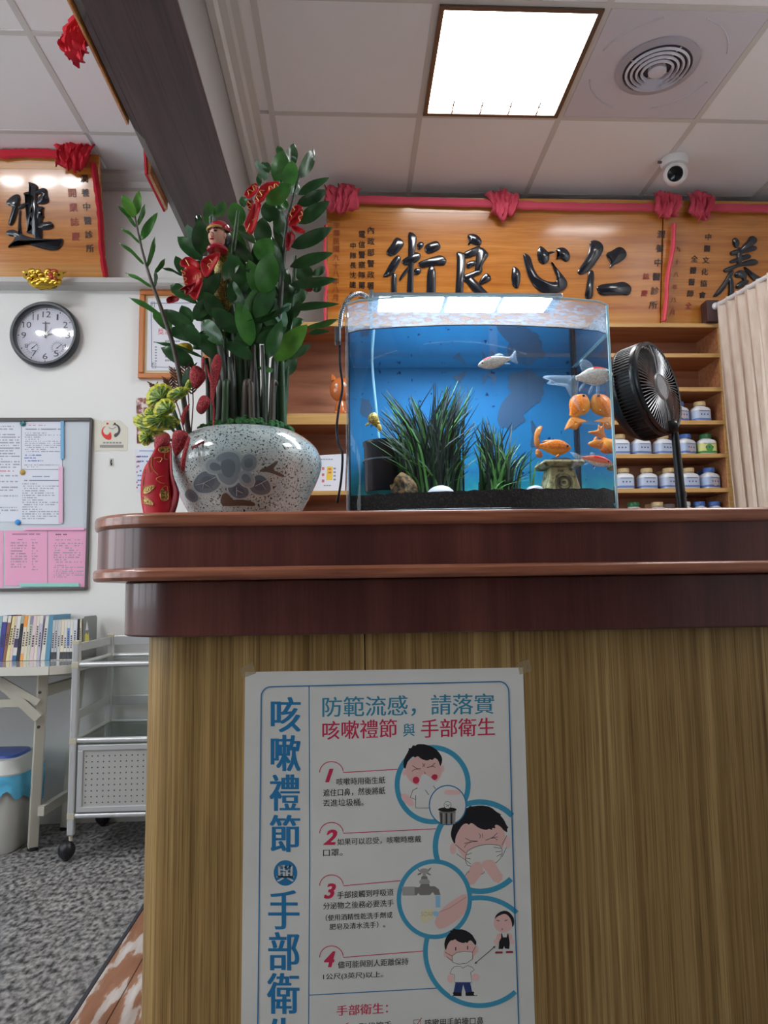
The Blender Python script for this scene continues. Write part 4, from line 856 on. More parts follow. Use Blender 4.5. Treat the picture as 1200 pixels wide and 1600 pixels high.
# books
cbk = crop(0, 950, 7.5); YBF = 3.12; fK = plane_map((0, YBF, 0), (0, -1, 0))
bz = ZT
def book(label, b0, b1, t0, t1, ty, c, parts=(), depth=.125, mark=True):
    """b0,b1 bottom and t0,t1 top spine edges in crop pixels; ty top edge; parts: (v0, v1, colour) bands on the spine"""
    pb = [fK(*cbk([(x, 590)])[0]) for x in (b0, b1)]; pt = [fK(*cbk([(x, ty)])[0]) for x in (t0, t1)]
    for q in pb: q.z = bz+.0005
    a, b_, c_, d = pb[0], pb[1]-V((.0006, 0, 0)), pt[1]-V((.0006, 0, 0)), pt[0]; th = .0015; back = V((0, depth, 0))
    t = thing('book', label, 'book', (a+b_)/2, 'books on the folding table')
    cm = mat('book_%d_%d_%d' % c, c, .4)
    MB().prism([a, b_, c_, d], V((0, .002, 0))).build('spine', cm, t, smooth=False)
    MB().prism([a+V((0, .002, 0)), d+V((0, .002, 0)), d+V((th, .002, 0)), a+V((th, .002, 0))], back).build('cover', cm, t, smooth=False)
    MB().prism([b_+V((-th, .002, 0)), c_+V((-th, .002, 0)), c_+V((0, .002, 0)), b_+V((0, .002, 0))], back).build('cover', cm, t, smooth=False)
    u = V((th, .0025, .003)); w2 = V((-th, .0025, .003)); u3 = V((th, .0025, -.003)); w3 = V((-th, .0025, -.003))
    MB().prism([a+u, b_+w2, c_+w3, d+u3], back*.97).build('pages', mat('pages', (226, 218, 200), .7), t, smooth=False)
    for i, (v0, v1, k) in enumerate(parts):
        q = [a+(d-a)*v0, b_+(c_-b_)*v0, b_+(c_-b_)*v1, a+(d-a)*v1]; MB().prism([p-V((0, .0002, 0)) for p in q], V((0, -.0004, 0))).build('spine_band', mat('book_%d_%d_%d' % k, k, .4), t, smooth=False)
    if mark:
        rn = random.Random(int(b0*3+t0)); mb = MB(); ctr0 = a+(b_-a)*.5; ctr1 = d+(c_-d)*.5; wd = (b_-a).length*.22
        n = rn.randint(5, 8); v = .3+rn.random()*.1
        for k in range(n):
            p = ctr0+(ctr1-ctr0)*(v+k*.055); h = (d-a).length*.018
            mb.add([p+V((-wd, -.0008, -h)), p+V((wd, -.0008, -h)), p+V((wd, -.0008, h)), p+V((-wd, -.0008, h))], [(0, 1, 2, 3)])
        stuff(mb.build('title_print', mat('title_ink', (66, 66, 86), .6), t, smooth=False))
W1, CR, GY = (226, 224, 218), (232, 222, 196), (196, 198, 200)
book('pale teal book cut off by the left photo edge', -60, -28, 0, 34, 92, (150, 186, 194), [(.0, .5, (96, 120, 160))])
book('indigo book with a white top leaning near the left photo edge', -27, 30, 38, 92, 90, (70, 70, 150), [(.86, 1, W1)])
book('brown book with a white top leaning right of the indigo book', 32, 64, 98, 140, 92, (150, 104, 84), [(.85, 1, W1)])
book('pale yellow book leaning right of the brown book', 66, 106, 150, 184, 96, (232, 222, 160))
book('pale pink book leaning right of the yellow book', 107, 140, 186, 206, 96, (232, 206, 196))
book('white book with dark blue foot leaning beside the black book', 141, 188, 207, 252, 96, W1, [(0, .12, (60, 110, 160)), (.3, .5, (76, 66, 110))])
book('black book with green marks leaning left of the orange topped book', 190, 232, 254, 288, 100, (40, 42, 54), [(.84, 1, (170, 180, 170))])
book('white book with orange top and orange foot', 234, 270, 290, 332, 90, CR, [(.75, 1, (244, 160, 70)), (0, .16, (244, 176, 100))])
book('cream book right of the orange topped book', 271, 308, 334, 360, 92, CR)
book('grey and green book leaning in the middle of the row', 309, 342, 362, 396, 92, (206, 214, 190), [(.8, 1, (150, 146, 176))])
book('pink book leaning in the middle of the row', 343, 392, 398, 436, 92, (228, 206, 210))
book('thin cream book left of the lavender book', 393, 428, 438, 470, 92, (230, 222, 206))
book('lavender book with white top', 429, 466, 471, 512, 88, (196, 190, 212), [(.82, 1, W1)])
book('white book leaning against the big blue book', 474, 526, 538, 576, 94, W1)
book('large blue book with its blue cover showing', 527, 582, 577, 628, 84, (96, 152, 182), depth=.19, mark=False)
for i, (b0, b1, t0, t1, c, l, pt) in enumerate((
    (592, 628, 622, 650, GY, 'grey book directly right of the large blue book', ()), (629, 662, 651, 684, GY, 'second grey book right of the large blue book', ()), (663, 696, 685, 722, (206, 206, 206), 'third grey book right of the large blue book', ()),
    (698, 738, 724, 756, CR, 'cream book first of the upright set of white books', ()), (739, 776, 757, 790, W1, 'white upright book left of the blue striped book', ()), (777, 812, 791, 824, W1, 'upright white book with a blue stripe', ((.35, .8, (120, 156, 214)),)),
    (813, 846, 825, 860, W1, 'white upright book right of the blue striped book', ()), (847, 890, 861, 910, (224, 226, 232), 'bluish white upright book left of the black and white book', ()), (891, 925, 911, 938, (40, 38, 44), 'black upright book with white marks beside the bookend', ()), (926, 946, 939, 952, CR, 'thin cream book touching the grey bookend', ()))):
    book(l, b0, b1, t0, t1, 142 if i < 8 else 130, c, tuple(pt)+(((.02, .2, (70, 74, 80)),) if i < 8 and i != 2 else ()), depth=.11)
be = thing('bookend', 'grey metal bookend with small yellow picture beside the books', 'bookend', fK(*cbk([(1000, 560)])[0]))
gx = fK(*cbk([(958, 300)])[0]).x; ztb = fK(*cbk([(1000, 100)])[0]).z
MB().prism([V((gx, 3.13, ZT)), V((gx, 3.13, ztb-.012)), V((gx, 3.145, ztb)), V((gx, 3.28, ztb)), V((gx, 3.295, ztb-.01)), V((gx, 3.295, ZT))], V((.002, 0, 0))).build('upright', mat('bookend_grey', (122, 126, 124), .4), be, smooth=False)
MB().box(gx+.002, gx+.04, 3.14, 3.28, ZT, ZT+.002).build('foot', mat('bookend_grey', (122, 126, 124), .4), be, smooth=False)
fG = lambda y, z: V((gx+.0021, y, z)); h0 = ZT+.07
MB().prism([fG(3.15, h0), fG(3.2, h0), fG(3.195, h0+.04), fG(3.185, h0+.028), fG(3.165, h0+.04), fG(3.15, h0+.03)], V((.0006, 0, 0))).build('print', mat('bookend_yellow', (226, 214, 90), .5), be, smooth=False)
MB().prism([fG(3.155, h0+.05), fG(3.19, h0+.05), fG(3.17, h0+.09)], V((.0006, 0, 0))).build('print', W1 and mat('paper_white', W1), be, smooth=False)

# trolley
TX0, TX1, TY0, TY1 = P(119, 1040, 2.88).x, -.47, 2.88, 3.28
tr = thing('kitchen_trolley', 'silver metal trolley with glass shelves and perforated cabinet on casters', 'trolley', ((TX0+TX1)/2, 3.08, 0))
silv = mat('silver_metal', (202, 204, 206), .3, .35); silg = mat('silver_grey', (184, 185, 182), .4, .1); jn = mat('joint_beige', (196, 190, 170), .5); glassm = mat_thin('shelf_glass', (.80, .86, .84, 1), .06, .6, 3)
z3, z2, z1 = .724, .438, .16
for x in (TX0, TX1):
    for y in (TY0, TY1):
        MB().box(x-.013, x+.013, y-.013, y+.013, .09, .81).build('post', silv, tr, smooth=False, bevel=.005); MB().box(x-.0135, x+.0135, y-.0135, y+.0135, .8, .818).build('post_cap', jn, tr, smooth=False, bevel=.003)
        for z in (z3, z2, z1): MB().box(x-.0137, x+.0137, y-.0137, y+.0137, z-.012, z+.012).build('joint', jn, tr, smooth=False, bevel=.002)
for z in (z3, z2, z1):
    for y in (TY0, TY1): MB().cyl((TX0+.0138, y, z), (TX1-.0138, y, z), .0105, n=12).build('rail', silv, tr)
    for x in (TX0, TX1): MB().cyl((x, TY0+.0138, z), (x, TY1-.0138, z), .0105, n=12).build('rail', silg, tr)
for z in (.79, .53):
    for x in (TX0, TX1): MB().box(x-.004, x+.004, TY0+.0138, TY1-.0138, z-.017, z+.017).build('guard_rail', silg, tr, smooth=False, bevel=.002)
    MB().box(TX0+.0138, TX1-.0138, TY1-.004, TY1+.004, z-.02, z+.02).build('guard_rail', silv, tr, smooth=False, bevel=.002)
for z in (z3, z2): MB().box(TX0+.012, TX1-.012, TY0+.012, TY1-.012, z-.003, z+.003).build('glass_shelf', glassm, tr, smooth=False)
MB().box(TX0+.014, TX1-.014, TY0+.013, TY1-.014, z1-.004, z1+.004).build('bottom_board', silg, tr, smooth=False)
dr = MB().box(TX0+.02, TX1-.016, TY0-.006, TY0+.006, z1+.014, z2-.016).build('door', silg, tr, smooth=False)
for a in ((TX0+.02, TX1-.016, z1+.014, z1+.034), (TX0+.02, TX1-.016, z2-.036, z2-.016), (TX0+.02, TX0+.04, z1+.034, z2-.036)): MB().box(a[0], a[1], TY0-.012, TY0-.0061, a[2], a[3]).build('door_frame', silv, dr, smooth=False, bevel=.002)
mb = MB(); hx = TX0+.052
while hx < TX1-.03:
    hz = z1+.048
    while hz < z2-.045: mb.cyl((hx, TY0-.0061, hz), (hx, TY0-.0068, hz), .0027, n=6); hz += .0215
    hx += .0215
stuff(mb.build('perforation', mat('hole_dark', (60, 60, 60), .7), dr, smooth=False))
MB().box(TX0+.014, TX1-.014, TY1-.006, TY1+.002, z1+.01, z2-.012).build('back_panel', silg, tr, smooth=False); MB().box(TX0-.003, TX0+.003, TY0+.014, TY1-.014, z1+.01, z2-.012).build('side_panel', silg, tr, smooth=False)
for x in (TX0, TX1):
    for y in (TY0, TY1):
        c = MB().lathe([(.012, -.012), (.026, -.011), (.03, -.004), (.03, .004), (.026, .011), (.012, .012)], (x-.012, y-.006, .03), (1, .25, 0), 20).build('caster', mat('caster_black', (26, 27, 32), .4), tr)
        MB().ell((x-.012, y-.006, .038), .032, .03, .034, 16, 10).build('caster_hood', mat('caster_black', (26, 27, 32), .4), c); MB().cyl((x, y, .07), (x, y, .09), .007).build('caster_stem', jn, c)

# bin
bc = V((-1.445, 3.075, 0)); bn = thing('waste_bin', 'beige waste bin with blue swing lid and blue bag under the table', 'bin', bc)
def rr_ring(cx, cy, hx_, hy_, z, r=.3, n=32):
    out = []
    for i in range(n):
        a = 2*math.pi*i/n; c, s_ = math.cos(a), math.sin(a); e = .45
        out.append(V((cx+hx_*math.copysign(abs(c)**e, c), cy+hy_*math.copysign(abs(s_)**e, s_), z)))
    return out
def loft(mb, rings, cap=True):
    n = len(rings[0]); vs = [p for r in rings for p in r]; fs = [(i*n+j, i*n+(j+1) % n, (i+1)*n+(j+1) % n, (i+1)*n+j) for i in range(len(rings)-1) for j in range(n)]
    if cap: fs += [tuple(range(n-1, -1, -1)), tuple(range((len(rings)-1)*n, len(rings)*n))]
    return mb.add(vs, fs)
bx_ = P(36, 1310, 2.87).x; BX = -1.445; BYc = 3.075
loft(MB(), [rr_ring(BX, BYc, .125, .13, 0), rr_ring(BX, BYc, .13, .135, .01), rr_ring(BX, BYc, .15, .15, .285)]).build('body', mat('bin_beige', (206, 206, 200), .4), bn)
loft(MB(), [rr_ring(BX, BYc, .156, .156, .28), rr_ring(BX, BYc, .158, .158, .305), rr_ring(BX, BYc, .13, .125, .352), rr_ring(BX, BYc, .10, .09, .356)]).build('hood', mat('bin_hood', (196, 198, 194), .35), bn)
loft(MB(), [rr_ring(BX, BYc, .118, .1, .3515), rr_ring(BX, BYc, .112, .095, .364), rr_ring(BX, BYc, .07, .05, .372)]).build('swing_lid', mat('bin_lid', (62, 92, 172), .35), bn)
bagm = mat('blue_bag', (96, 190, 232), .18, spec=.6); mb = MB(); rows = []
for i in range(9):
    z = .30-.10*i/8; rw = []
    for j in range(49):
        a = 2*math.pi*j/48; c, s_ = math.cos(a), math.sin(a); e = .45; zz = z-(.03*math.sin(3*a+1)+.02*math.sin(7*a))*(i/8); k = 1.045+.03*noise.noise(V((c*3, s_*3, i*.5)))
        rw.append(V((BX+.152*k*math.copysign(abs(c)**e, c), BYc+.152*k*math.copysign(abs(s_)**e, s_), zz)))
    rows.append(rw)
mb.grid(rows); mb.build('bag', bagm, bn)

# ================================================================== potted plant on the counter
PY = 1.585; pc = V((P(384, 745, PY).x, PY, 1.15))
plant = thing('potted_plant', 'tall glossy green leafy plant in a speckled ceramic bowl on the counter', 'plant', pc)
nt = None
def pot_mat():
    m = mat('pot_glaze', (196, 206, 210), .12, spec=.6, coat=.6, tex=[('noise', (14, 14, 14), 3, [(.3, (160, 176, 178)), (.7, (200, 208, 204))], 1), ('noise', (230, 230, 230), 2, [(.37, (34, 44, 56)), (.41, (255, 255, 255))], 1), ('noise', (420, 420, 420), 1, [(.3, (60, 72, 84)), (.35, (255, 255, 255))], .9)])
    return m
PROF = [(.098, 0), (.112, .004), (.128, .03), (.148, .07), (.163, .105), (.168, .125), (.166, .143), (.157, .163), (.14, .18), (.122, .192), (.116, .195)]
def pot_r(z):
    for (r0, z0), (r1, z1) in zip(PROF, PROF[1:]):
        if z0 <= z <= z1: return r0+(r1-r0)*(z-z0)/max(z1-z0, 1e-6)
    return .1
sp = [tuple(q) for q in spline(PROF, 4)]
pot = MB().lathe(sp+[(.109, .195), (.105, .188), (.10, .16)], pc, n=128, cap=False).build('bowl', pot_mat(), plant)
MB().lathe([(.0001, .165), (.107, .165)], pc, n=32, cap=False).build('soil', mat('soil', (40, 34, 28), .9), plant)
def pot_hit(px, py):
    d = ray(px, py); t0, t1 = (PY-.2)/d.y, PY/d.y
    for i in range(160):
        t = t0+(t1-t0)*i/160; p = EYE+d*t; q = p-pc
        if 0 <= q.z <= .195 and math.hypot(q.x, q.y) <= pot_r(q.z): break
    lo_, hi_ = t-(t1-t0)/160, t
    for _ in range(16):
        t = (lo_+hi_)/2; p = EYE+d*t; q = p-pc
        if 0 <= q.z <= .195 and math.hypot(q.x, q.y) <= pot_r(q.z): hi_ = t
        else: lo_ = t
    q = p-pc; r = math.hypot(q.x, q.y); return p, V((q.x/r, q.y/r, .2)).normalized()
def decal(pts, m, off, name='glaze_painting', k=4):
    pts = chaikin(pts, 2); cx = sum(p[0] for p in pts)/len(pts); cy = sum(p[1] for p in pts)/len(pts); rows = []
    for i in range(k+1):
        s_ = max(i/k, .01); rows.append([(lambda h: h[0]+h[1]*off)(pot_hit(cx+(a-cx)*s_, cy+(b-cy)*s_)) for a, b in pts+[pts[0]]])
    MB().grid(rows).build(name, m, pot)
cG = crop(180, 480, 3.158)
g1 = mat('glaze_petal', (130, 143, 150), .15, coat=.5); g2 = mat('glaze_leaf', (94, 108, 118), .15, coat=.5); g3 = mat('glaze_petal_dark', (106, 120, 129), .15, coat=.5); g4 = mat('glaze_branch', (94, 78, 66), .25, coat=.4); g0 = mat('glaze_petal_edge', (150, 162, 166), .15, coat=.5); g00 = mat('glaze_halo', (172, 184, 186), .15, coat=.5); g2b = mat('glaze_leaf_dark', (78, 92, 103), .15, coat=.5); gv = mat('glaze_vein', (190, 200, 204), .2)
for pts, m in (([(385, 870), (430, 810), (500, 820), (525, 870), (480, 915), (410, 915)], g2), ([(340, 930), (370, 890), (420, 940), (390, 970)], g2), ([(665, 870), (700, 825), (750, 850), (770, 910), (720, 930), (670, 910)], g2), ([(550, 890), (600, 860), (660, 900), (650, 940), (590, 945)], g2),
               ([(448, 780), (470, 750), (520, 760), (560, 810), (500, 825), (460, 815)], g0), ([(500, 740), (560, 715), (610, 735), (620, 800), (600, 860), (560, 880), (515, 850), (500, 790)], g1), ([(620, 760), (650, 725), (695, 740), (695, 790), (660, 815), (625, 800)], g1), ([(600, 830), (640, 800), (685, 840), (680, 885), (630, 885)], g0)):
    q = cG(pts); mx = sum(a for a, b in q)/len(q); my = sum(b for a, b in q)/len(q); lay = (g00, m, g3 if m in (g1, g0) else g2b)
    for k_, (sc_, mm) in enumerate(zip((1.22, 1.06, .6), lay)): decal([(mx+(a-mx)*sc_, my+(b-my)*sc_) for a, b in q], mm, .0012+.0004*(m is not g2)+.00025*k_)
for pts in ([(545, 760), (590, 760), (590, 810), (550, 815)], [(635, 750), (670, 755), (665, 790), (635, 785)], [(480, 770), (520, 785), (500, 805)]): decal(cG(pts), g3, .0021)
for pts in ([(710, 805), (750, 790), (800, 755), (803, 770), (770, 805), (835, 828), (830, 845), (760, 815), (715, 815)], [(520, 975), (525, 930), (545, 915), (560, 925), (550, 955), (640, 950), (690, 965), (690, 985), (620, 980), (550, 985)]): decal(cG(pts), g4, .0018)
mb = MB()
for pl in ([(400, 880), (440, 870), (500, 840)], [(440, 870), (435, 900)], [(440, 870), (480, 895)], [(690, 885), (720, 870), (755, 850)], [(720, 870), (740, 900)], [(600, 890), (600, 935)], [(600, 905), (630, 920)]):
    mb.tube([(lambda h: h[0]+h[1]*.0026)(pot_hit(*p)) for p in spline(cG(pl), 4)], .0005, 4)
stuff(mb.build('glaze_veins', gv, pot))
rn = random.Random(3); mossm = mat('moss', (44, 92, 46), .9, tex=[('noise', (150, 150, 150), 3, [(.3, (22, 52, 26)), (.6, (60, 120, 60))], 1)])
mb = MB()
for k in range(330):
    a = rn.uniform(0, 6.28); r = .104*math.sqrt(rn.random()); q = pc+V((r*math.cos(a), r*math.sin(a), .184+.032*(1-(r/.118)**2)+rn.uniform(0, .014)))
    mb.ell(q, .008, .008, .005+.004*rn.random(), 5, 3)
stuff(mb.build('moss', mossm, plant, smooth=False))

lf = [mat('leaf_dark', (36, 80, 38), .3, spec=.5, coat=.15, tex=[('noise', (30, 30, 30), 2, [(.3, (30, 70, 34)), (.7, (48, 98, 46))], 1)]), mat('leaf_mid', (56, 118, 44), .3, spec=.5, coat=.15, tex=[('noise', (30, 30, 30), 2, [(.3, (48, 104, 42)), (.7, (72, 136, 54))], 1)]), mat('leaf_bright', (86, 146, 48), .28, spec=.5, coat=.15, tex=[('noise', (30, 30, 30), 2, [(.3, (72, 130, 42)), (.7, (108, 166, 62))], 1)]), mat('leaf_sheen', (112, 160, 132), .2, spec=.6, coat=.4)]  # the palest green puts a bluish sheen into the leaf colour
stalk = [mat('stalk_green', (52, 84, 50), .4), mat('stalk_grey', (62, 70, 60), .45), mat('stalk_brown', (74, 64, 54), .5)]
def leaf_mesh(B, T, wd, face, fold=.18, curl=.08):
    ax = T-B; L_ = ax.length; u = ax.normalized(); f = (face-u*face.dot(u)).normalized(); s_ = u.cross(f); mb = MB(); rows = []; n = 9
    for i in range(n+1):
        t = i/n; h = wd/2*1.02*((t**.65*(1-t)**.85)/.39 if 0 < t < 1 else 0)+(.0012 if i == 0 else .0002); row = []
        for j in (-1, -.5, 0, .5, 1): row.append(B+u*(L_*t)+s_*(h*j)+f*(fold*abs(j)*h-curl*L_*4*t*(1-t)*-.5+.0015*math.sin(9*t+j*2)))
        rows.append(row)
    return mb.grid(rows)
PD = PY
def stem(pts, r0, r1, sm=1, rings=False):
    """pts: (px, py, depth)"""
    q = [P(*p) for p in pts]; q = [V(p) for p in spline([tuple(x) for x in q], 5)]; n = len(q)
    return MB().tube(q, [r0+(r1-r0)*i/(n-1) for i in range(n)], 10).build('stem', stalk[sm], plant)
def lv(par, bx, by, tx, ty, wpx, tone=0, roll=0, d0=0, d1=0):
    """one leaf from base to tip in photo pixels, width in pixels; roll turns its face sideways, d0/d1 push base and tip in depth"""
    B = P(bx, by, PD+d0); T = P(tx, ty, PD+d1); k = PD/FPX; u = (T-B).normalized(); face = (EYE-B).normalized(); face = (face-u*face.dot(u)).normalized()
    face = Matrix.Rotation(math.radians(roll), 3, u) @ face; wd = wpx*k/max(.25, abs(math.cos(math.radians(roll))))
    leaf_mesh(B, T, wd, face).build('leaf', lf[tone], par)
def many(par, cr, lst):
    for e in lst:
        (bx, by), (tx, ty) = cr([(e[0], e[1]), (e[2], e[3])]); s_ = cr.__defaults__ if False else None
        lv(par, bx, by, tx, ty, e[4], *(e[5:]))
k1 = crop(350, 220, 6.667); k2 = crop(350, 420, 5.926); k3 = crop(180, 200, 3.158); k4 = crop(180, 480, 3.158); k5 = crop(180, 290, 4.85)
# right main stem with its ranks of leaves
sA = stem([(424, 690, PD), (428, 600, PD-.01), (437, 480, PD-.02), (443, 400, PD-.02), (450, 345, PD-.02), (459, 305, PD-.015), (467, 275, PD)], .0085, .003, 1)
many(sA, k1, [(775, 385, 940, 85, 22, 0, 25, 0, .02), (770, 565, 1095, 383, 16, 0, -20, 0, 0), (762, 665, 1075, 513, 21, 0, 15), (780, 865, 1102, 630, 24, 0, -15), (700, 1108, 1132, 905, 25, 0, 10), (688, 1312, 1137, 1168, 20, 0, -10), (690, 1500, 1187, 1440, 18, 0, 12)])
many(sA, k2, [(600, 372, 1066, 325, 13, 0, -15), (770, 545, 1060, 465, 11, 1, 30), (775, 598, 978, 577, 9, 0, -20)])
many(sA, k1, [(650, 300, 735, 25, 22, 0, 20, .02, .03), (600, 180, 562, 50, 13, 0, 10, .03, .04), (530, 425, 625, 100, 30, 1, 10, -.01, 0), (670, 500, 715, 205, 27, 1, -10, -.02, -.01), (430, 415, 338, 205, 17, 3, 45, .01, .03), (470, 330, 400, 220, 15, 0, 20, .02, .04), (370, 470, 360, 340, 10, 0, 0, .02, .02), (745, 240, 712, 150, 9, 0),
             (445, 655, 702, 450, 31, 1, -12, -.04, -.05), (700, 560, 780, 450, 12, 3, 20, -.02, 0), (480, 850, 450, 625, 28, 0, 10, -.02, -.03), (610, 1010, 560, 660, 22, 0, -20, -.01, -.02), (620, 1200, 545, 780, 24, 0, 15, -.01, 0), (395, 1110, 405, 795, 30, 0, 8, -.04, -.05), (360, 1240, 490, 1015, 36, 1, -10, -.045, -.05), (390, 1590, 500, 1158, 40, 1, 12, -.06, -.07), (610, 1510, 505, 1000, 22, 0, -15, -.02, -.02), (590, 720, 640, 590, 18, 1, 20, 0, .01), (560, 420, 600, 380, 12, 1)])
# hidden stem behind with back leaves
sB = stem([(440, 690, PD+.03), (446, 600, PD+.035), (452, 520, PD+.04), (458, 450, PD+.04), (462, 400, PD+.04)], .009, .004, 0)
many(sB, k1, [(815, 1480, 850, 1278, 32, 0, 0, .05, .06), (925, 1400, 1055, 1315, 14, 0, 10, .05, .06), (930, 1565, 1022, 1522, 10, 0, 0, .05, .05), (720, 1640, 860, 1490, 26, 0, 10, .05, .06), (700, 1600, 760, 1480, 20, 0, 0, .03, .04)])
many(sB, k2, [(590, 330, 770, 200, 24, 0, 10, .04, .05), (590, 480, 700, 260, 26, 0, -10, .04, .05), (600, 520, 740, 470, 16, 0, 0, .04, .05), (540, 990, 672, 815, 22, 0, 15, .03, .04), (590, 830, 808, 695, 15, 0, 20, .02, .03), (470, 852, 772, 515, 34, 2, -6, -.03, -.05), (300, 635, 580, 545, 23, 0, -8, -.04, -.05), (570, 545, 400, 225, 22, 3, 30, -.02, -.01), (450, 780, 400, 640, 14, 3, 25, 0, -.01), (160, 520, 625, 335, 11, 0, 50, -.06, -.05), (520, 390, 625, 320, 12, 3, 30, -.04, -.04), (470, 950, 310, 915, 9, 1, 20, -.02, -.04), (220, 560, 320, 160, 34, 1, 10, -.05, -.06), (200, 700, 380, 540, 10, 0, 40, -.04, -.04)])
# middle stems
sC = stem([(372, 690, PD-.03), (374, 600, PD-.03), (368, 520, PD-.03), (360, 450, PD-.03), (366, 380, PD-.02), (372, 330, PD-.01)], .01, .004, 0)
many(sC, k1, [(150, 900, 105, 635, 31, 1, 6, 0, 0), (215, 690, 190, 580, 15, 0, 0, 0, .01), (320, 1070, 60, 850, 15, 0, 40, -.02, .02), (300, 1285, 10, 1000, 20, 0, 30, -.03, 0), (310, 1480, 10, 1225, 20, 0, 25, -.03, 0), (340, 1620, 110, 1470, 18, 0, 30, -.03, 0), (210, 1180, 60, 930, 22, 1, 25, -.01, 0), (160, 1240, 20, 1040, 20, 1, 20, -.01, 0)])
many(sC, k4, [(610, 100, 480, 20, 30, 0, 10, -.03, -.02), (640, 195, 400, 130, 6, 0, 60, -.03, -.02), (690, 170, 848, 100, 22, 0, 10, -.05, -.05), (600, 130, 630, -60, 30, 0, 20, -.01, 0), (520, 130, 540, -60, 34, 0, 10, .01, .02)])
sD = stem([(350, 690, PD-.05), (352, 600, PD-.05), (340, 520, PD-.05), (330, 450, PD-.04), (328, 390, PD-.02), (330, 340, PD-.01)], .01, .004, 1)
many(sD, k3, [(450, 470, 466, 358, 18, 1, 8, .02, .03), (490, 430, 483, 382, 10, 1, 0, .03, .03), (505, 440, 540, 362, 17, 1, -10, .03, .04), (470, 480, 482, 425, 12, 3, 20, .01, .02), (425, 625, 420, 452, 31, 0, 4, -.03, -.04), (372, 560, 358, 475, 15, 3, 25, 0, .01), (430, 650, 308, 535, 27, 0, 15, -.02, -.01), (330, 720, 300, 630, 16, 0, 10, -.01, 0), (330, 728, 228, 690, 5, 0, 55, -.02, -.02), (340, 820, 272, 775, 20, 0, 10, -.03, -.03), (405, 865, 285, 815, 11, 0, 40, -.04, -.04), (415, 845, 522, 712, 24, 0, 10, -.05, -.06), (400, 950, 485, 832, 31, 0, 6, -.05, -.06), (400, 470, 420, 430, 12, 0, 10, .03, .04)])
many(sD, k4, [(400, 125, 228, 10, 24, 0, 8, -.03, -.03), (430, 155, 248, 112, 23, 0, 12, -.03, -.03), (425, 245, 190, 172, 7, 0, 55, -.03, -.02), (390, 285, 225, 198, 26, 0, 8, -.03, -.03), (370, 90, 330, -10, 22, 0, 10, -.02, 0), (410, 165, 490, 140, 26, 0, 5, -.04, -.05), (270, 115, 190, 20, 22, 1, 30, -.02, 0), (340, 390, 370, 300, 18, 3, 30, -.05, -.05)])
# leaning young stem on the left
sE = stem([(297, 690, PD-.05), (283, 600, PD-.05), (272, 545, PD-.05), (258, 500, PD-.045), (246, 465, PD-.04), (236, 438, PD-.04), (226, 405, PD-.03), (218, 372, PD-.03), (211, 338, PD-.03)], .0062, .0022, 2)
many(sE, k5, [(150, 245, 52, 70, 18, 2, 10, -.03, -.03), (160, 225, 180, 38, 14, 2, -10, -.02, -.02), (166, 305, 226, 140, 8, 1, 30, -.02, -.02), (155, 315, 14, 142, 7, 1, 40, -.03, -.03), (195, 415, 320, 205, 14, 1, -15, -.03, -.04), (185, 435, 38, 320, 5, 1, 50, -.03, -.02), (245, 615, 302, 385, 8, 1, 20, -.04, -.04), (215, 595, 28, 432, 6, 1, 45, -.04, -.03), (298, 770, 305, 640, 6, 3, 40, -.04, -.045), (302, 660, 378, 552, 8, 1, 30, -.045, -.05), (275, 770, 75, 662, 6, 1, 45, -.04, -.03), (345, 985, 106, 848, 9, 1, 30, -.05, -.05)])
# stalk bundle rising from the bowl
for (x0, x1, y1, d, r, m) in ((336, 330, 520, -.01, .009, 0), (343, 345, 500, .02, .008, 2), (357, 352, 530, -.04, .01, 1), (366, 358, 560, -.055, .012, 1), (384, 378, 520, .0, .011, 0), (392, 396, 540, -.04, .009, 2), (403, 401, 500, .03, .01, 0), (415, 410, 540, -.055, .0075, 1), (432, 440, 560, .05, .011, 0), (442, 438, 530, .0, .012, 0), (380, 390, 600, -.06, .011, 2), (396, 388, 640, -.07, .008, 2), (350, 356, 600, -.07, .009, 0), (340, 350, 600, -.05, .01, 1), (368, 372, 540, -.02, .011, 2), (376, 384, 560, .02, .012, 1), (410, 418, 520, .02, .011, 0), (424, 428, 560, -.02, .009, 1), (360, 366, 520, .03, .012, 1), (389, 392, 520, .04, .012, 0), (402, 396, 560, -.03, .010, 1), (420, 432, 600, -.05, .008, 2), (330, 322, 560, .0, .009, 1)):
    stem([(x0, 688, PD+d), ((x0*2+x1)/3, 650, PD+d), ((x0+x1)/2, 600, PD+d), (x1, y1, PD+d*.8)], r, r*.6, m)
# dense inner leaves that close the crown
rn = random.Random(11)
for k in range(46):
    bx = rn.uniform(315, 440); by = rn.uniform(400, 545); a = rn.uniform(-2.6, -.5); l = rn.uniform(45, 75)
    tx, ty = bx+l*math.cos(a), by+l*math.sin(a)
    if tx < 300 or tx > 470 or ty < 350: continue
    lv((sB, sC, sD)[k % 3], bx, by, tx, ty, rn.uniform(18, 28), 0, rn.uniform(-35, 35), rn.uniform(.0, .06), rn.uniform(.01, .07))

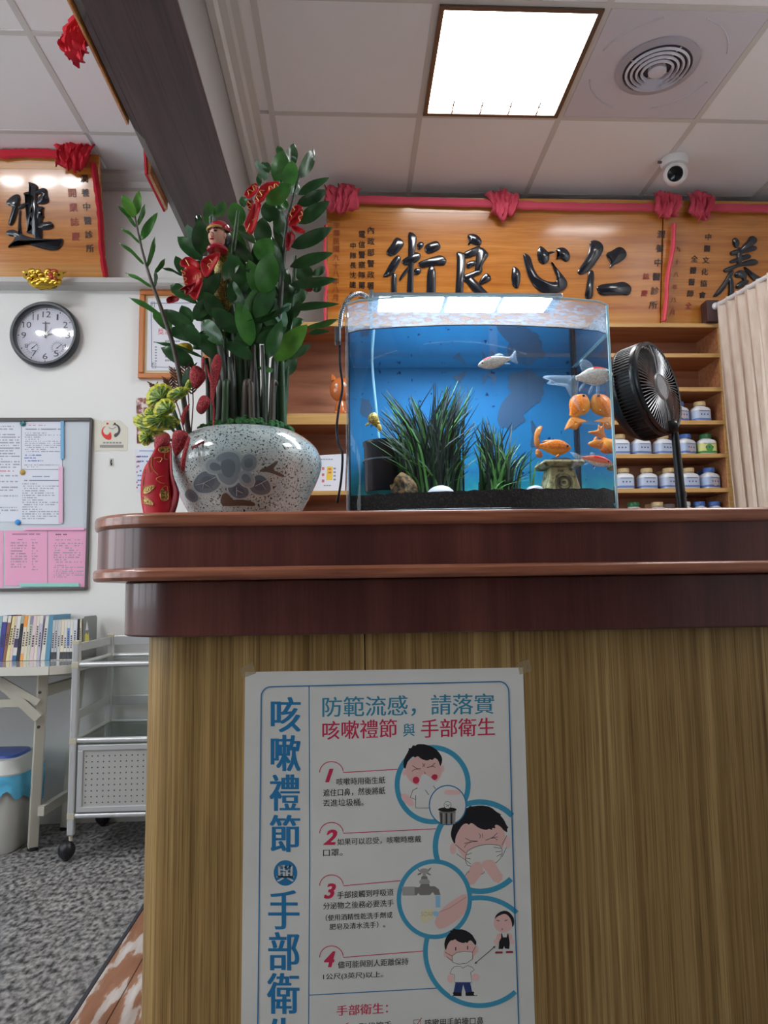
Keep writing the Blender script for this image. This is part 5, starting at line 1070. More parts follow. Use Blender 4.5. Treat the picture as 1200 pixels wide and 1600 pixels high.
for k, e in enumerate(((352, 520, 300, 545, 26, 0, 10), (358, 470, 392, 420, 30, 0, -8), (372, 520, 330, 480, 28, 0, 5), (392, 540, 372, 470, 30, 1, 8), (400, 500, 428, 440, 30, 0, -10), (365, 545, 410, 505, 26, 0, -5), (346, 500, 318, 455, 28, 0, 10), (380, 450, 358, 395, 28, 0, 10), (410, 470, 388, 405, 28, 1, 10), (420, 560, 440, 500, 24, 0, -15), (340, 560, 305, 520, 26, 0, 15), (330, 470, 300, 500, 24, 0, 15), (356, 440, 382, 480, 26, 0, 30), (372, 400, 350, 440, 24, 0, 30), (312, 540, 285, 505, 24, 0, 10), (335, 430, 300, 410, 26, 0, 10), (395, 560, 350, 535, 22, 0, 20), (430, 470, 405, 500, 26, 0, 20), (318, 500, 350, 540, 26, 0, 20))):
    lv((sC, sD, sB)[k % 3], *e, -.045-.004*(k % 5), -.05-.006*(k % 4))
# yellow-edged scalloped leaves tucked in the bowl
vari = [mat('scallop_yellow', (196, 198, 60), .45), mat('scallop_green', (74, 112, 36), .45, tex=[('noise', (110, 110, 110), 3, [(.35, (46, 84, 26)), (.6, (120, 150, 44))], 1)])]
vp = thing('scalloped_plant', 'low plant with yellow edged scalloped green leaves at the bowl left rim', 'plant', P(290, 690, PD-.1))
cV = crop(200, 560, 6.4)
def scallop(pts, Y, tilt, core):
    p = chaikin(cV(pts), 2); cx = sum(a for a, b in p)/len(p); cy = sum(b for a, b in p)/len(p); mb = MB(); rows = []; n = len(p); kx, ky = core
    for i in range(6):
        s_ = max(i/5, .01); row = []
        for j in range(n+1):
            a, b = p[j % n]; wv = 1+.05*math.cos(j*2*math.pi/n*11)*(i/5)
            x = cx+(a-cx)*s_*wv+kx*(1-s_); y = cy+(b-cy)*s_*wv+ky*(1-s_); row.append(P(x, y, Y+.022*s_*s_+tilt*(b-cy)*s_*.0004+.004*math.cos(j*2*math.pi/n*11)*s_))
        rows.append(row)
    m_ = len(rows[0]); vs = [q for r in rows for q in r]; k0 = len(mb.v)
    for i in range(5):
        mb.cur = 1 if i < 3 else 0; rr_ = []
        for j in range(m_-1):
            if i == 3: mb.cur = (j*2//3+i) % 2
            mb.add([rows[i][j], rows[i][j+1], rows[i+1][j+1], rows[i+1][j]], [(0, 1, 2, 3)])
    return mb.build('leaf', vari, vp)
for pts, d, core in (([(35, 610), (90, 560), (150, 550), (180, 620), (300, 720), (420, 740), (280, 780), (180, 770), (90, 700)], -.085, (8, 4)), ([(175, 400), (200, 310), (290, 245), (380, 250), (450, 300), (460, 380), (380, 430), (260, 490), (190, 480)], -.09, (4, 4)),
                  ([(155, 560), (170, 500), (240, 480), (290, 540), (250, 600), (180, 610)], -.095, (5, 2)), ([(370, 400), (400, 330), (520, 275), (560, 290), (640, 290), (580, 380), (470, 430)], -.11, (4, 0)), ([(135, 620), (180, 570), (300, 560), (520, 580), (530, 690), (400, 720), (260, 730), (160, 680)], -.115, (6, -6)), ([(245, 570), (270, 450), (370, 385), (470, 430), (480, 520), (380, 580), (290, 595)], -.13, (8, 2)),
                  ([(100, 800), (110, 740), (180, 730), (250, 770), (260, 820), (190, 885), (130, 860)], -.10, (3, -3)), ([(560, 290), (600, 200), (640, 230), (650, 290), (600, 320)], -.1, (0, 0))): scallop(pts, PD+d, .5, core)
for a, b in (((282, 690), (268, 640)), ((285, 690), (250, 655)), ((288, 690), (262, 615)), ((284, 690), (230, 690))): MB().tube([P(a[0], a[1], PD-.08), P((a[0]+b[0])/2, (a[1]+b[1])/2-4, PD-.1), P(b[0], b[1], PD-.085)], .003, 6).build('stem', stalk[0], vp)
# glittery red leaves on a wire
glit = mat('red_glitter', (150, 14, 34), .3, .35, tex=[('noise', (900, 900, 900), 2, [(.4, (110, 8, 24)), (.6, (180, 22, 44)), (.68, (255, 150, 140))], 1)], bump=((900, 900, 900), .6))
def px_leaf(par, pts, Y, m, name, bulge=.006, sm=2, th=.0015, tilt=(0, 0)):
    p = chaikin(pts, sm) if sm else list(pts); cx = sum(a for a, b in p)/len(p); cy = sum(b for a, b in p)/len(p); rows = []
    for i in range(4):
        s_ = max(i/3, .02); rows.append([P(cx+(a-cx)*s_, cy+(b-cy)*s_, Y+bulge*s_*s_+tilt[0]*(a-cx)*s_+tilt[1]*(b-cy)*s_) for a, b in p+[p[0]]])
    return MB().grid(rows).build(name, m, par, solid=th)
gl = thing('glitter_pick', 'red glitter leaf decoration on wire stuck in the bowl', 'decoration', P(320, 690, PD-.11))
for pts, d, t in (([(610, 180), (630, 90), (690, 65), (770, 130), (780, 200), (730, 270), (680, 315), (640, 270)], -.1, (.0004, 0)), ([(680, 490), (720, 380), (780, 365), (830, 420), (800, 500), (740, 570), (690, 530)], -.11, (-.0003, .0003)), ([(530, 640), (530, 590), (560, 500), (630, 440), (585, 520), (560, 690)], -.12, (.0008, 0)), ([(440, 760), (480, 710), (610, 730), (590, 850), (540, 920), (480, 990), (440, 900)], -.155, (0, .0005)), ([(545, 1140), (520, 1050), (560, 900), (605, 770), (625, 800), (585, 960), (565, 1120)], -.17, (.001, 0)), ([(740, 90), (735, 30), (750, -20), (765, -10), (762, 60), (755, 140)], -.1, (0, 0)), ([(820, 130), (850, 0), (900, -60), (940, 10), (930, 120), (870, 330), (850, 480), (820, 420)], -.09, (.0003, 0))): px_leaf(gl, cV(pts), PD+d, glit, 'leaf', tilt=t)
MB().tube([P(333, 690, PD-.11), P(334, 640, PD-.1), P(330, 600, PD-.1), P(322, 570, PD-.095)], .0022, 6).build('wire', glit, gl); MB().tube([P(333, 690, PD-.11), P(318, 690, PD-.15), P(300, 700, PD-.17)], .0022, 6).build('wire', glit, gl)
# wide red ribbon with golden leaf print
rib = thing('ribbon', 'wide red ribbon with gold leaf print hanging over the bowl left side', 'ribbon', P(245, 806, PD-.11))
ribm = mat('red_satin', (196, 28, 48), .45, spec=.4); ribd = mat('red_satin_deep', (170, 22, 40), .5); gpr = mat('gold_print', (206, 168, 96), .35, .4); gpd = mat('gold_print_dark', (150, 112, 50), .4, .3, tex=[('noise', (300, 300, 300), 2, [(.4, (84, 56, 30)), (.6, (214, 178, 100))], 1)])
RY_ = PD-.14
Lb = spline([(245, 694), (235, 715), (224, 735), (220, 760), (221, 785), (225, 806)], 4); Rb = spline([(268, 692), (264, 720), (264, 750), (266, 770), (268, 790), (262, 806)], 4)
def ribY(px, py): u = (px-245)/25; return RY_+.012*u*u-.006*math.cos((py-690)/30)
rows = []
for a, b in zip(Lb, Rb): rows.append([P(a[0]+(b[0]-a[0])*j/8, a[1]+(b[1]-a[1])*j/8, ribY(a[0]+(b[0]-a[0])*j/8, a[1])) for j in range(9)])
MB().grid(rows).build('band', ribm, rib, solid=.001)
Lb = spline([(262, 700), (262, 740), (262, 770), (250, 806)], 4); Rb = spline([(268, 696), (270, 740), (280, 772), (272, 806)], 4)
MB().grid([[P(a[0]+(b[0]-a[0])*j/6, a[1]+(b[1]-a[1])*j/6, RY_+.03+.01*math.sin(j)) for j in range(7)] for a, b in zip(Lb, Rb)]).build('band', ribd, rib, solid=.001)
px_leaf(rib, cV([(260, 880), (270, 800), (330, 760), (400, 740), (430, 800), (400, 880), (330, 920), (280, 910)]), RY_-.01, glit, 'knot', .01); px_leaf(rib, [(218, 808), (226, 800), (262, 806)], RY_+.02, ribd, 'tail', 0, 0)
def rp(x, y, o): return P(x, y, ribY(x, y)-.0018-o)
for pts in ([(275, 1205), (330, 1175), (390, 1180), (392, 1245), (340, 1250), (300, 1230)], [(140, 1350), (150, 1290), (200, 1270), (280, 1268), (240, 1320), (190, 1355)], [(150, 1450), (148, 1390), (180, 1385), (230, 1420), (265, 1470), (210, 1462)], [(320, 1370), (330, 1300), (390, 1265), (400, 1330), (410, 1400), (370, 1430), (330, 1410)], [(300, 920), (320, 890), (400, 880), (430, 900), (400, 940), (340, 945)]):
    p = chaikin(cV(pts), 1); mb = MB(); mb.add([rp(a, b, 0) for a, b in p], [tuple(range(len(p)-1, -1, -1))]); mb.build('gold_leaf_print', gpd, rib, smooth=False)
    mb = MB(); mb.tube([rp(a, b, .0004) for a, b in p+[p[0]]], .0007, 4, False); mb.build('gold_outline', gpr, rib)
for pl in ([(215, 1000), (240, 985), (235, 1060), (260, 1120), (300, 1165)], [(215, 1000), (205, 1060), (225, 1140)], [(260, 1000), (310, 990), (340, 1000), (320, 1035), (290, 1030)], [(160, 1170), (150, 1230), (150, 1280)], [(170, 1110), (160, 1150)], [(370, 940), (365, 1000), (400, 1010)]): MB().tube([rp(a, b, .0002) for a, b in spline(cV(pl), 4)], .0008, 4).build('gold_scroll', gpr, rib)
# printed red bows in the crown
bowm = mat('bow_satin', (206, 30, 42), .4, spec=.4); bowd = mat('bow_satin_deep', (164, 20, 34), .45)
def bow(label, cr, loops, Y, prints=()):
    c = cr([loops[0][0][0]])[0]; t = thing('ribbon_bow', label, 'bow', P(c[0], c[1], Y))
    for pts, d, deep in loops: px_leaf(t, cr(pts), Y+d, bowd if deep else bowm, 'loop', -.008, 1, .0012)
    for pl, d in prints: MB().tube([P(a, b, Y+d-.0125) for a, b in cr(pl)], .0009, 4).build('gold_print', gpr, t)
    return t
def zig(x0, y0, x1, y1, h, n=4):
    out = []; dx, dy = x1-x0, y1-y0; l = math.hypot(dx, dy); nx, ny = -dy/l*h, dx/l*h
    for i in range(2*n+1): s_ = i/(2*n); k = (1, 1, -1, -1)[i % 4] if i % 2 else (1, -1)[(i//2) % 2]; out.append((x0+dx*s_+nx*k*.5, y0+dy*s_+ny*k*.5))
    return out
bow('red printed ribbon bow near the plant top between upper leaves', k1, [([(195, 550), (320, 425), (370, 480), (330, 560), (245, 610)], -.07, 0), ([(310, 640), (330, 570), (400, 440), (575, 415), (575, 460), (460, 530), (400, 650)], -.08, 0), ([(240, 615), (310, 610), (300, 690), (265, 740), (240, 690)], -.06, 1), ([(300, 650), (400, 640), (360, 760), (345, 850), (285, 1005), (200, 890), (250, 770)], -.065, 0)],
    PD, [(zig(235, 560, 340, 465, 40), -.07), (zig(335, 625, 405, 510, 40), -.08), (zig(450, 505, 560, 455, 36), -.08), (zig(270, 630, 262, 715, 34, 3), -.06), ([(230, 950), (270, 860)], -.065), ([(290, 830), (345, 800)], -.065)])
bow('red printed ribbon bow on the right main stem', k1, [([(660, 820), (700, 730), (750, 655), (825, 690), (790, 720), (700, 870)], -.03, 0), ([(660, 880), (740, 760), (825, 695), (820, 780), (770, 870), (690, 900)], -.04, 0), ([(690, 880), (730, 875), (850, 930), (835, 970), (720, 940)], -.045, 0), ([(650, 960), (700, 930), (755, 1000), (700, 1080), (680, 1150), (640, 1130), (640, 1020)], -.035, 1)], PD, [(zig(685, 800, 730, 690, 30, 3), -.03), (zig(775, 840, 815, 740, 26, 3), -.04)])
k6 = crop(260, 280, 8.421)
bow('red printed ribbon bow under the figurine on the plant left side', k6, [([(165, 1090), (280, 1000), (430, 1095), (440, 1180), (330, 1160), (200, 1160)], -.09, 0), ([(205, 1200), (290, 1150), (460, 1190), (490, 1270), (450, 1400), (330, 1480), (240, 1400), (220, 1280)], -.095, 0), ([(440, 1100), (500, 1020), (700, 950), (710, 1010), (640, 1150), (520, 1320), (460, 1200)], -.105, 0), ([(145, 1475), (250, 1400), (340, 1380), (400, 1350), (330, 1500), (240, 1540), (260, 1440)], -.1, 1), ([(0, 1560), (110, 1520), (190, 1590), (40, 1640), (0, 1620)], -.09, 1), ([(300, 1500), (400, 1390), (490, 1330), (430, 1500), (400, 1600), (340, 1570)], -.1, 0)],
    PD, [(zig(215, 1190, 260, 1380, 40, 5), -.095), (zig(360, 1300, 460, 1260, 60, 3), -.095), (zig(545, 1180, 590, 1060, 40, 3), -.105), ([(255, 1060), (300, 1140)], -.09)])
bow('small red printed ribbon peeking between leaves at the plant right edge', k1, [([(830, 1500), (890, 1480), (930, 1530), (920, 1570), (850, 1570)], .02, 1)], PD)
# figurine on a stick
fg = thing('figurine', 'red capped figurine with pale face and gold robe among the leaves', 'figurine', P(345, 690, PD-.04))
FY = PD-.055; hc = P(340, 370, FY); skinm = mat('doll_skin', (214, 160, 138), .35); capm = mat('doll_cap', (176, 22, 50), .12, coat=.6); hairm = mat('doll_hair', (22, 22, 30), .3); robe = mat('doll_robe', (98, 84, 30), .4, .5, tex=[('noise', (500, 500, 500), 2, [(.4, (60, 56, 22)), (.62, (130, 110, 44)), (.72, (210, 180, 90))], 1)])
HM = Matrix.Rotation(math.radians(-28), 3, 'Z')
MB().ell(hc, .020, .021, .026, 20, 14, HM).build('head', skinm, fg)
MB().ell(hc+V((.004, .002, .016)), .024, .025, .020, 20, 12, HM, .42, 1).build('cap', capm, fg); MB().tube([hc+HM@V((.0215*math.cos(a), .0225*math.sin(a), .0145)) for a in [i*math.pi/12 for i in range(25)]], .003, 6, False).build('cap_band', gpr, fg)
MB().ell(hc+V((.012, .008, .002)), .0165, .0185, .023, 16, 10, HM).build('hair', hairm, fg)
MB().ell(hc+HM@V((0, -.0215, -.004)), .0035, .005, .007, 10, 8).build('nose', skinm, fg)
for sx in (-1, 1): MB().ell(hc+HM@V((sx*.0085, -.0185, .004)), .004, .003, .0022, 10, 6).build('eye', hairm, fg); MB().tube([hc+HM@V((sx*.004, -.0205, .0085)), hc+HM@V((sx*.009, -.0195, .0105)), hc+HM@V((sx*.0135, -.0165, .0085))], .0011, 5).build('eyebrow', hairm, fg); MB().ell(hc+HM@V((sx*.0205, 0, -.002)), .003, .005, .007, 8, 6).build('ear', skinm, fg)
MB().ell(hc+HM@V((0, -.0195, -.0135)), .005, .003, .0016, 10, 6).build('mouth', capm, fg)
MB().lathe([(.012, -.036), (.022, -.034), (.024, -.03), (.02, -.024), (.011, -.02)], hc, n=20).build('collar', capm, fg)
bq = P(350, 440, FY+.03); MB().lathe([(.0001, -.075), (.018, -.072), (.028, -.05), (.030, -.01), (.026, .03), (.018, .062), (.010, .068)], bq, n=24, cap=False).build('robe', robe, fg)
MB().tube([bq+V((0, 0, -.07)), P(352, 690, FY)], .003, 6).build('stick', mat('stick_wood', (150, 120, 80), .6), fg)
# dried fern, small yellow glitter tip
fn = thing('dried_fern', 'small reddish brown dried fern sprig left of the plant stems', 'dried plant', P(295, 690, PD-.03))
fm = mat('fern_brown', (112, 66, 48), .7); rn = random.Random(4)
for (bx, by, tx, ty) in ((294, 690, 272, 575), (296, 690, 288, 560), (292, 690, 262, 592), (290, 690, 240, 600), (298, 690, 300, 570)):
    B, T = P(bx, by, PD-.03), P(tx, ty, PD-.03); mb = MB(); mb.tube([B, (B+T)/2+V((.004, 0, 0)), T], .0014, 5)
    for k in range(9):
        s_ = .62+.38*k/9; p = B+(T-B)*s_; 
        for sx in (-1, 1): d = (T-B).normalized()*.010+V((sx*.012, rn.uniform(-.004, .004), .002)); mb.tube([p, p+d*.6, p+d], [.0016, .0022, .0006], 4)
    stuff(mb.build('frond', fm, fn))
px_leaf(fn, cG([(300, 190), (330, 175), (380, 180), (385, 230), (350, 225), (310, 205)]), PD-.02, mat('gold_glitter', (206, 176, 40), .35, .4, bump=((800, 800, 800), .5)), 'gold_petal')

# ================================================================== things on the shelf, curtain
def bottle_proto(name, capc, lab1, lab2, badge=None):
    t = thing(name, 'x', 'bottle', (0, 0, 0)); h = .084; wd = .0445
    body = mat('bottle_white', (226, 230, 236), .3)
    def rr(wx, z, e): 
        out = []
        for i in range(24):
            a = 2*math.pi*(i+.5)/24; c, s_ = math.cos(a), math.sin(a); out.append(V((wx*math.copysign(abs(c)**e, c), wx*.8*math.copysign(abs(s_)**e, s_), z)))
        return out
    loft(MB(), [rr(wd*.93, 0, .4), rr(wd, .004, .4), rr(wd, h*.78, .4), rr(wd*.9, h*.9, .5), rr(wd*.6, h, .8), rr(wd*.55, h+.006, 1)]).build('body', body, t)
    mb = MB(); loft(mb, [rr(wd+.0004, .012, .4), rr(wd+.0004, h*.72, .4)], False); mb.build('label_wrap', mat('label_%d_%d_%d' % lab1, lab1, .4), t)
    mb = MB(); loft(mb, [rr(wd+.0007, .009, .4), rr(wd+.0007, .02, .4)], False); mb.build('label_band', mat('label_%d_%d_%d' % lab2, lab2, .4), t)
    mb = MB(); yb = -wd*.8-.0012
    if badge: mb.lathe([(.019, 0), (.019, .0006), (.0001, .0007)], (0, yb+.0002, h*.42), (0, -1, 0), 20); mb.build('badge', mat('badge_%d' % badge[0], badge, .4), t); mb = MB()
    f_ = lambda a, b, o=0: V((a/1000, yb-.0007, b/1000))
    for zz, n_, hh in ((h*1000*.66, 9, 3.4), (h*1000*.42, 3, 7)):
        for k in range(n_):
            a = (k-(n_-1)/2)*(6.5 if n_ == 9 else 17); wq = 4.4 if n_ == 9 else 7; mb.add([f_(a-wq/2, zz), f_(a+wq/2, zz), f_(a+wq/2, zz+hh), f_(a-wq/2, zz+hh)], [(0, 1, 2, 3)])
    stuff(mb.build('label_print', mat('label_ink', (64, 84, 140), .5), t, smooth=False))
    cm = mat('cap_%d_%d_%d' % capc, capc, .35)
    MB().lathe([(.0255, h+.004), (.0285, h+.005), (.0285, h+.021), (.0265, h+.025), (.0001, h+.0255)], n=28, cap=False).build('cap', cm, t)
    return t
CRM, BLU, GRN, WHT = (232, 204, 150), (76, 120, 200), (44, 120, 72), (226, 228, 230)
PROT = {}
BY = 3.47
def bottle(px, z, kind, rot, label, dy=0):
    capc, l1, l2, bd = {'cream': (CRM, (190, 206, 232), (104, 136, 196), None), 'blue': (BLU, (176, 196, 228), (92, 124, 186), (206, 196, 206)), 'green': (GRN, (222, 226, 150), (70, 150, 80), (88, 160, 74)), 'white': (WHT, (206, 214, 226), (120, 150, 200), None), 'mint': (GRN, (214, 226, 216), (110, 170, 130), None)}[kind]
    if kind not in PROT: o = PROT[kind] = bottle_proto('medicine_bottle', capc, l1, l2, bd)
    else: o = copy_tree(PROT[kind])
    o.location = (P(px, 700, BY+dy).x, BY+dy, z); o.rotation_euler = (0, 0, math.radians(rot)); o['label'] = label; o['group'] = 'medicine bottles on the shelf'
S4, S5, S6, S7 = 1.8094, 1.6424, 1.4704, 1.3004
for a in ((1063, S4, 'blue', 20, 'blue capped medicine bottle beside the fan on the topmost bottle shelf'), (1097, S4, 'cream', 8, 'cream capped medicine bottle beside the blue capped one on the topmost bottle shelf'),
    (968, S5, 'cream', 0, 'cream capped medicine bottle nearest the tank on the green bottle shelf'), (1001, S5, 'cream', 10, 'medicine bottle directly below the fan head, its top hidden'), (1036, S5, 'cream', 12, 'medicine bottle left of the fan pole on the green bottle shelf'), (1071, S5, 'blue', 22, 'blue capped medicine bottle left of the green capped bottle with yellow label'), (1103, S5, 'green', 0, 'green capped medicine bottle with yellow green label beside the curtain'),
    (972, S6, 'cream', 0, 'cream capped medicine bottle nearest the tank on the second bottle shelf from the counter'), (1008, S6, 'cream', 4, 'whole cream capped medicine bottle in the middle between tank and fan pole'), (1042, S6, 'cream', 14, 'cream capped medicine bottle touching the fan pole left side'), (1073, S6, 'cream', 4, 'cream capped medicine bottle touching the fan pole right side'), (1105, S6, 'blue', 20, 'blue capped medicine bottle turned sideways near the curtain, above the lowest row'),
    (985, S7, 'mint', 0, 'green capped white bottle beside the tank foot in the lowest row'), (1022, S7, 'cream', 0, 'cream capped bottle in the lowest row just above the counter'), (1064, S7, 'white', 90, 'white capped bottle right of the fan pole in the lowest row'), (1087, S7, 'blue', 90, 'blue capped bottle in the middle of the lowest row right of the fan'), (1110, S7, 'blue', 90, 'blue capped bottle nearest the curtain in the lowest row')): bottle(*a)
for a in ((1052, S5, 'blue', 10, 'shadowed blue capped bottle standing behind, right of the fan pole on the green bottle shelf', .09), (1033, S6, 'cream', 0, 'half hidden cream capped bottle in the back left of the fan pole', .09), (1066, S6, 'cream', 0, 'half hidden cream capped bottle in the back right of the fan pole', .09), (1096, S6, 'blue', 0, 'shadowed blue capped bottle behind the sideways blue one', .09), (1012, S7, 'cream', 0, 'half hidden cream capped bottle in the back of the lowest row', .09), (1040, S7, 'white', 0, 'white capped bottle behind, left of the fan pole in the lowest row', .09)): bottle(*a[:5], dy=a[5])

# cat figurine on the thick shelf
terra = mat('terracotta', (206, 118, 62), .2, coat=.5); eyem = mat('cat_white', (240, 226, 214), .3)
ct = thing('cat_figurine', 'orange glazed ceramic cat figurine with round head on the thick shelf', 'figurine', V((P(533, 640, 3.46).x, 3.46, 1.848)))
TS = 1.8485
cx = P(533, 640, 3.46).x; MB().ell((cx, 3.46, 1.848+.135), .056, .05, .062, 24, 16).build('head', terra, ct)
for sx in (-1, 1):
    MB().lathe([(.017, 0), (.0125, .016), (.001, .034)], (cx+sx*.034, 3.455, 1.848+.18), (sx*.25, -.05, 1), 12).build('ear', terra, ct); MB().ell((cx+sx*.022, 3.414, 1.848+.145), .007, .004, .008, 10, 8).build('eye', eyem, ct)
MB().lathe([(.03, 0), (.034, .01), (.03, .05), (.02, .075)], (cx, 3.46, TS), n=24).build('body', terra, ct)
for sx in (-1, 1): MB().ell((cx+sx*.022, 3.435, 1.8595), .013, .018, .010, 12, 8).build('paw', terra, ct)
# printed sheets leaning on the lower left shelf
def sheet_card(label, x0, x1, y0, z, prints, tilt=.03, d=0):
    Y0 = 3.44+d; t = thing('price_sheet', label, 'sheet', P((x0+x1)/2, 768, Y0)); f = plane_map((0, Y0, z), (0, -1, tilt*2)); zt = y0; q = [f(x0, y0+3), f(x1, y0), f(x1-2, 767), f(x0-3, 767)]
    MB().prism(q, f.n*.001).build('sheet', papw, t, smooth=False)
    for k, (a, b, c_, d_, rows, pm, fill, ch) in enumerate(prints): mb = MB(); bars(mb, f, a, b, c_, d_, rows, .0016+.0003*k, fill, 3+k, ch); mb.build('print', pm, t, smooth=False)
    return t, f
t, f_ = sheet_card('white printed price sheet with a yellow block beside the bowl on the lower left shelf', 492, 541, 709, 1.4715, [(501, 716, 520, 719, 1, pgrey, .9, 4), (503, 727, 508, 756, 3, pred, .5, 5), (521, 729, 527, 752, 4, pgrey, .6, 5), (502, 757, 524, 760, 1, pgrey, .4, 4)])
mb = MB(); slab(mb, f_, [(511, 729), (520, 729), (519, 750), (510, 750)], .0004, .0012); mb.build('yellow_block', mat('print_yellow', (240, 204, 70), .5), t, smooth=False)
mb = MB(); bars(mb, f_, 513, 730, 518, 741, 2, .0022, .9, 4, 6); mb.build('print', pred, t, smooth=False)
sheet_card('second white printed price sheet seen through the tank left edge', 544, 590, 711, 1.4715, [(546, 716, 560, 719, 1, pgrey, .9, 4), (548, 727, 553, 756, 3, pred, .5, 5), (566, 729, 580, 752, 4, pgrey, .6, 5)], d=.01)

# curtain and its rod
rodA, rodB = V((1.845, 3.36, 2.385)), V((2.02, 2.55, 2.40))
crt_ = thing('curtain', 'cream pleated curtain hanging on a rod at the right edge', 'curtain', rodA)
curm = mat('curtain_cloth', (240, 226, 212), .85, spec=.1, tex=[('noise', (40, 40, 10), 2, [(.3, (232, 214, 200)), (.7, (246, 234, 222))], 1), ('wave', (0, 70, 70), 1.5, [(.2, (228, 222, 216)), (.6, (255, 255, 255))], .5)], bump=((160, 160, 160), .3))
d = rodB-rodA; dn = V((d.x, d.y, 0)).normalized(); nn = V((dn.y, -dn.x, 0)); rows = []
for i in range(26):
    s_ = i/25; row = []
    for j in range(241):
        u = j/240; ph = u*2*math.pi*13; amp = .012+.02*min(1, s_*2.5); q = rodA+d*u+V((0, 0, .012-s_*1.55)); q += nn*(amp*math.sin(ph+.5*math.sin(3*s_+u*9)))+dn*(amp*.5*math.sin(2*ph)+.02*s_*math.sin(u*5)); q.x += .03*s_*(1-u)*0+.055*(s_**1.2)*(1-u)
        row.append(q)
    rows.append(row)
MB().grid(rows).build('cloth', curm, crt_)
rd = thing('curtain_rod', 'white curtain rod with a round end and dark wooden bracket block', 'curtain rod', rodA)
MB().cyl(rodA-d.normalized()*.0, rodB, .011, n=14).build('rod', wpl, rd); MB().ell(rodA-d.normalized()*.01, .018, .018, .018, 14, 10).build('finial', wpl, rd)
MB().box(1.80, 1.865, 3.375, 3.438, 2.3085, 2.42).build('bracket', mat('bracket_wood', (70, 46, 48), .4), rd, smooth=False, bevel=.003)

# ================================================================== fish tank
TXL, TXR, TYF, TYK, TZ0, TZ1, WZ = -.002, .610, 1.583, 1.862, 1.172, 1.657, 1.588
TC = (TXL+TXR)/2
tank = thing('fish_tank', 'glass fish tank with bowed front and blue background on the counter', 'aquarium', (TC, 1.71, 1.15))
def front(o=0.0, n=24, r=.02):
    pts = []; hw = (TXR-TXL)/2-o
    for i in range(n+1):
        u = i/n*2-1; x = TC+hw*u; pts.append((x, TYF+o-.042*(1-u*u)+.012*max(0, abs(u)-.93)/.07))
    return pts
def shell(pts, z0, z1, th=0): return [[V((x, y, z0)) for x, y in pts], [V((x, y, z1)) for x, y in pts]]
glass = mat_thin('tank_glass', (.955, .975, .985, 1), .02, .5, 4)
glassr = mat_thin('tank_side_glass', (.93, .965, .975, 1), .02, .92, 1, .01, None, (.3, .5))
edgeg = mat('glass_edge', (176, 214, 222), .1, spec=.6)
wsurf = mat_thin('water_surface', (.96, .985, 1, 1), .02, .93, 1, .008, None, (.35, .6))
MB().grid(shell(front(), TZ0, TZ1)).build('front_glass', glass, tank)
yc = front()[0][1]
MB().grid(shell([(TXL, yc), (TXL, TYK-.004)], TZ0, TZ1)).build('side_glass', glass, tank)
MB().grid(shell([(TXR, yc), (TXR, TYK-.004)], TZ0, TZ1)).build('side_glass', glassr, tank)
MB().grid(shell(front(.0025, 24), WZ+.001, TZ1-.004)).build('mineral_residue', mat_thin('residue', (.93, .95, .98, 1), .02, .2, 3, .1, ((50, 50, 150), .30, .62)), tank)
MB().grid(shell([(TXR-.003, yc+.01), (TXR-.003, TYK-.006)], WZ+.001, TZ1-.004)).build('mineral_residue', MATS['residue'], tank)
for x in (TXL, TXR):
    MB().tube([(x, yc-.001, TZ0), (x, yc-.001, TZ1)], .0035, 8).build('glass_corner', edgeg if x == TXR else mat_thin('corner_glass', (.8, .9, .96, 1), .1, .8, 1.5), tank)
for x in (TXL+.004, TXR-.004): MB().box(x-.003, x+.003, TYK-.010, TYK-.004, TZ0, TZ1).build('silicone_seam', mat('silicone', (28, 40, 56), .4), tank, smooth=False)
fr_ = front(); MB().tube([(x, y, TZ1) for x, y in fr_], .0022, 6).build('glass_rim', edgeg, tank)
pb = [(x, y) for x, y in front(-.012, 24)]; base = [(x, y-.004) for x, y in pb]+[(TXR+.012, TYK+.012), (TXL-.012, TYK+.012)]
MB().prism([V((x, y, 1.1505)) for x, y in base], V((0, 0, .0215))).build('base', mat('tank_base', (14, 16, 20), .12, coat=.5), tank, bevel=.004)
# printed background film, with peeling dark patches
bgm = mat('background_film', (20, 92, 180), .55, spec=.25)
ntb = bgm.node_tree; N_, L_ = ntb.nodes, ntb.links; b_ = N_['Principled BSDF']; tcx = N_.new('ShaderNodeTexCoord'); sep = N_.new('ShaderNodeSeparateXYZ'); L_.new(tcx.outputs['Object'], sep.inputs[0])
nz = N_.new('ShaderNodeTexNoise'); nz.inputs['Scale'].default_value = 22; nz.inputs['Detail'].default_value = 6; L_.new(tcx.outputs['Object'], nz.inputs['Vector'])
ad = N_.new('ShaderNodeMath'); ad.operation = 'MULTIPLY_ADD'; ad.inputs[1].default_value = .22; L_.new(nz.outputs['Fac'], ad.inputs[0]); L_.new(sep.outputs['Z'], ad.inputs[2])
mr_ = N_.new('ShaderNodeMapRange'); mr_.inputs['From Min'].default_value = 1.30; mr_.inputs['From Max'].default_value = 1.76; L_.new(ad.outputs[0], mr_.inputs[0])
rp_ = N_.new('ShaderNodeValToRGB'); L_.new(mr_.outputs[0], rp_.inputs[0]); el = rp_.color_ramp.elements
for q, c in ((.0, (84, 205, 205)), (.16, (48, 160, 180)), (.3, (40, 126, 178)), (1, (34, 106, 164))):
    e = el[0] if q == 0 else (el[-1] if q == 1 else el.new(q)); e.position = q; e.color = rgb(c)
nz2 = N_.new('ShaderNodeTexNoise'); nz2.inputs['Scale'].default_value = 55; nz2.inputs['Detail'].default_value = 4; L_.new(tcx.outputs['Object'], nz2.inputs['Vector'])
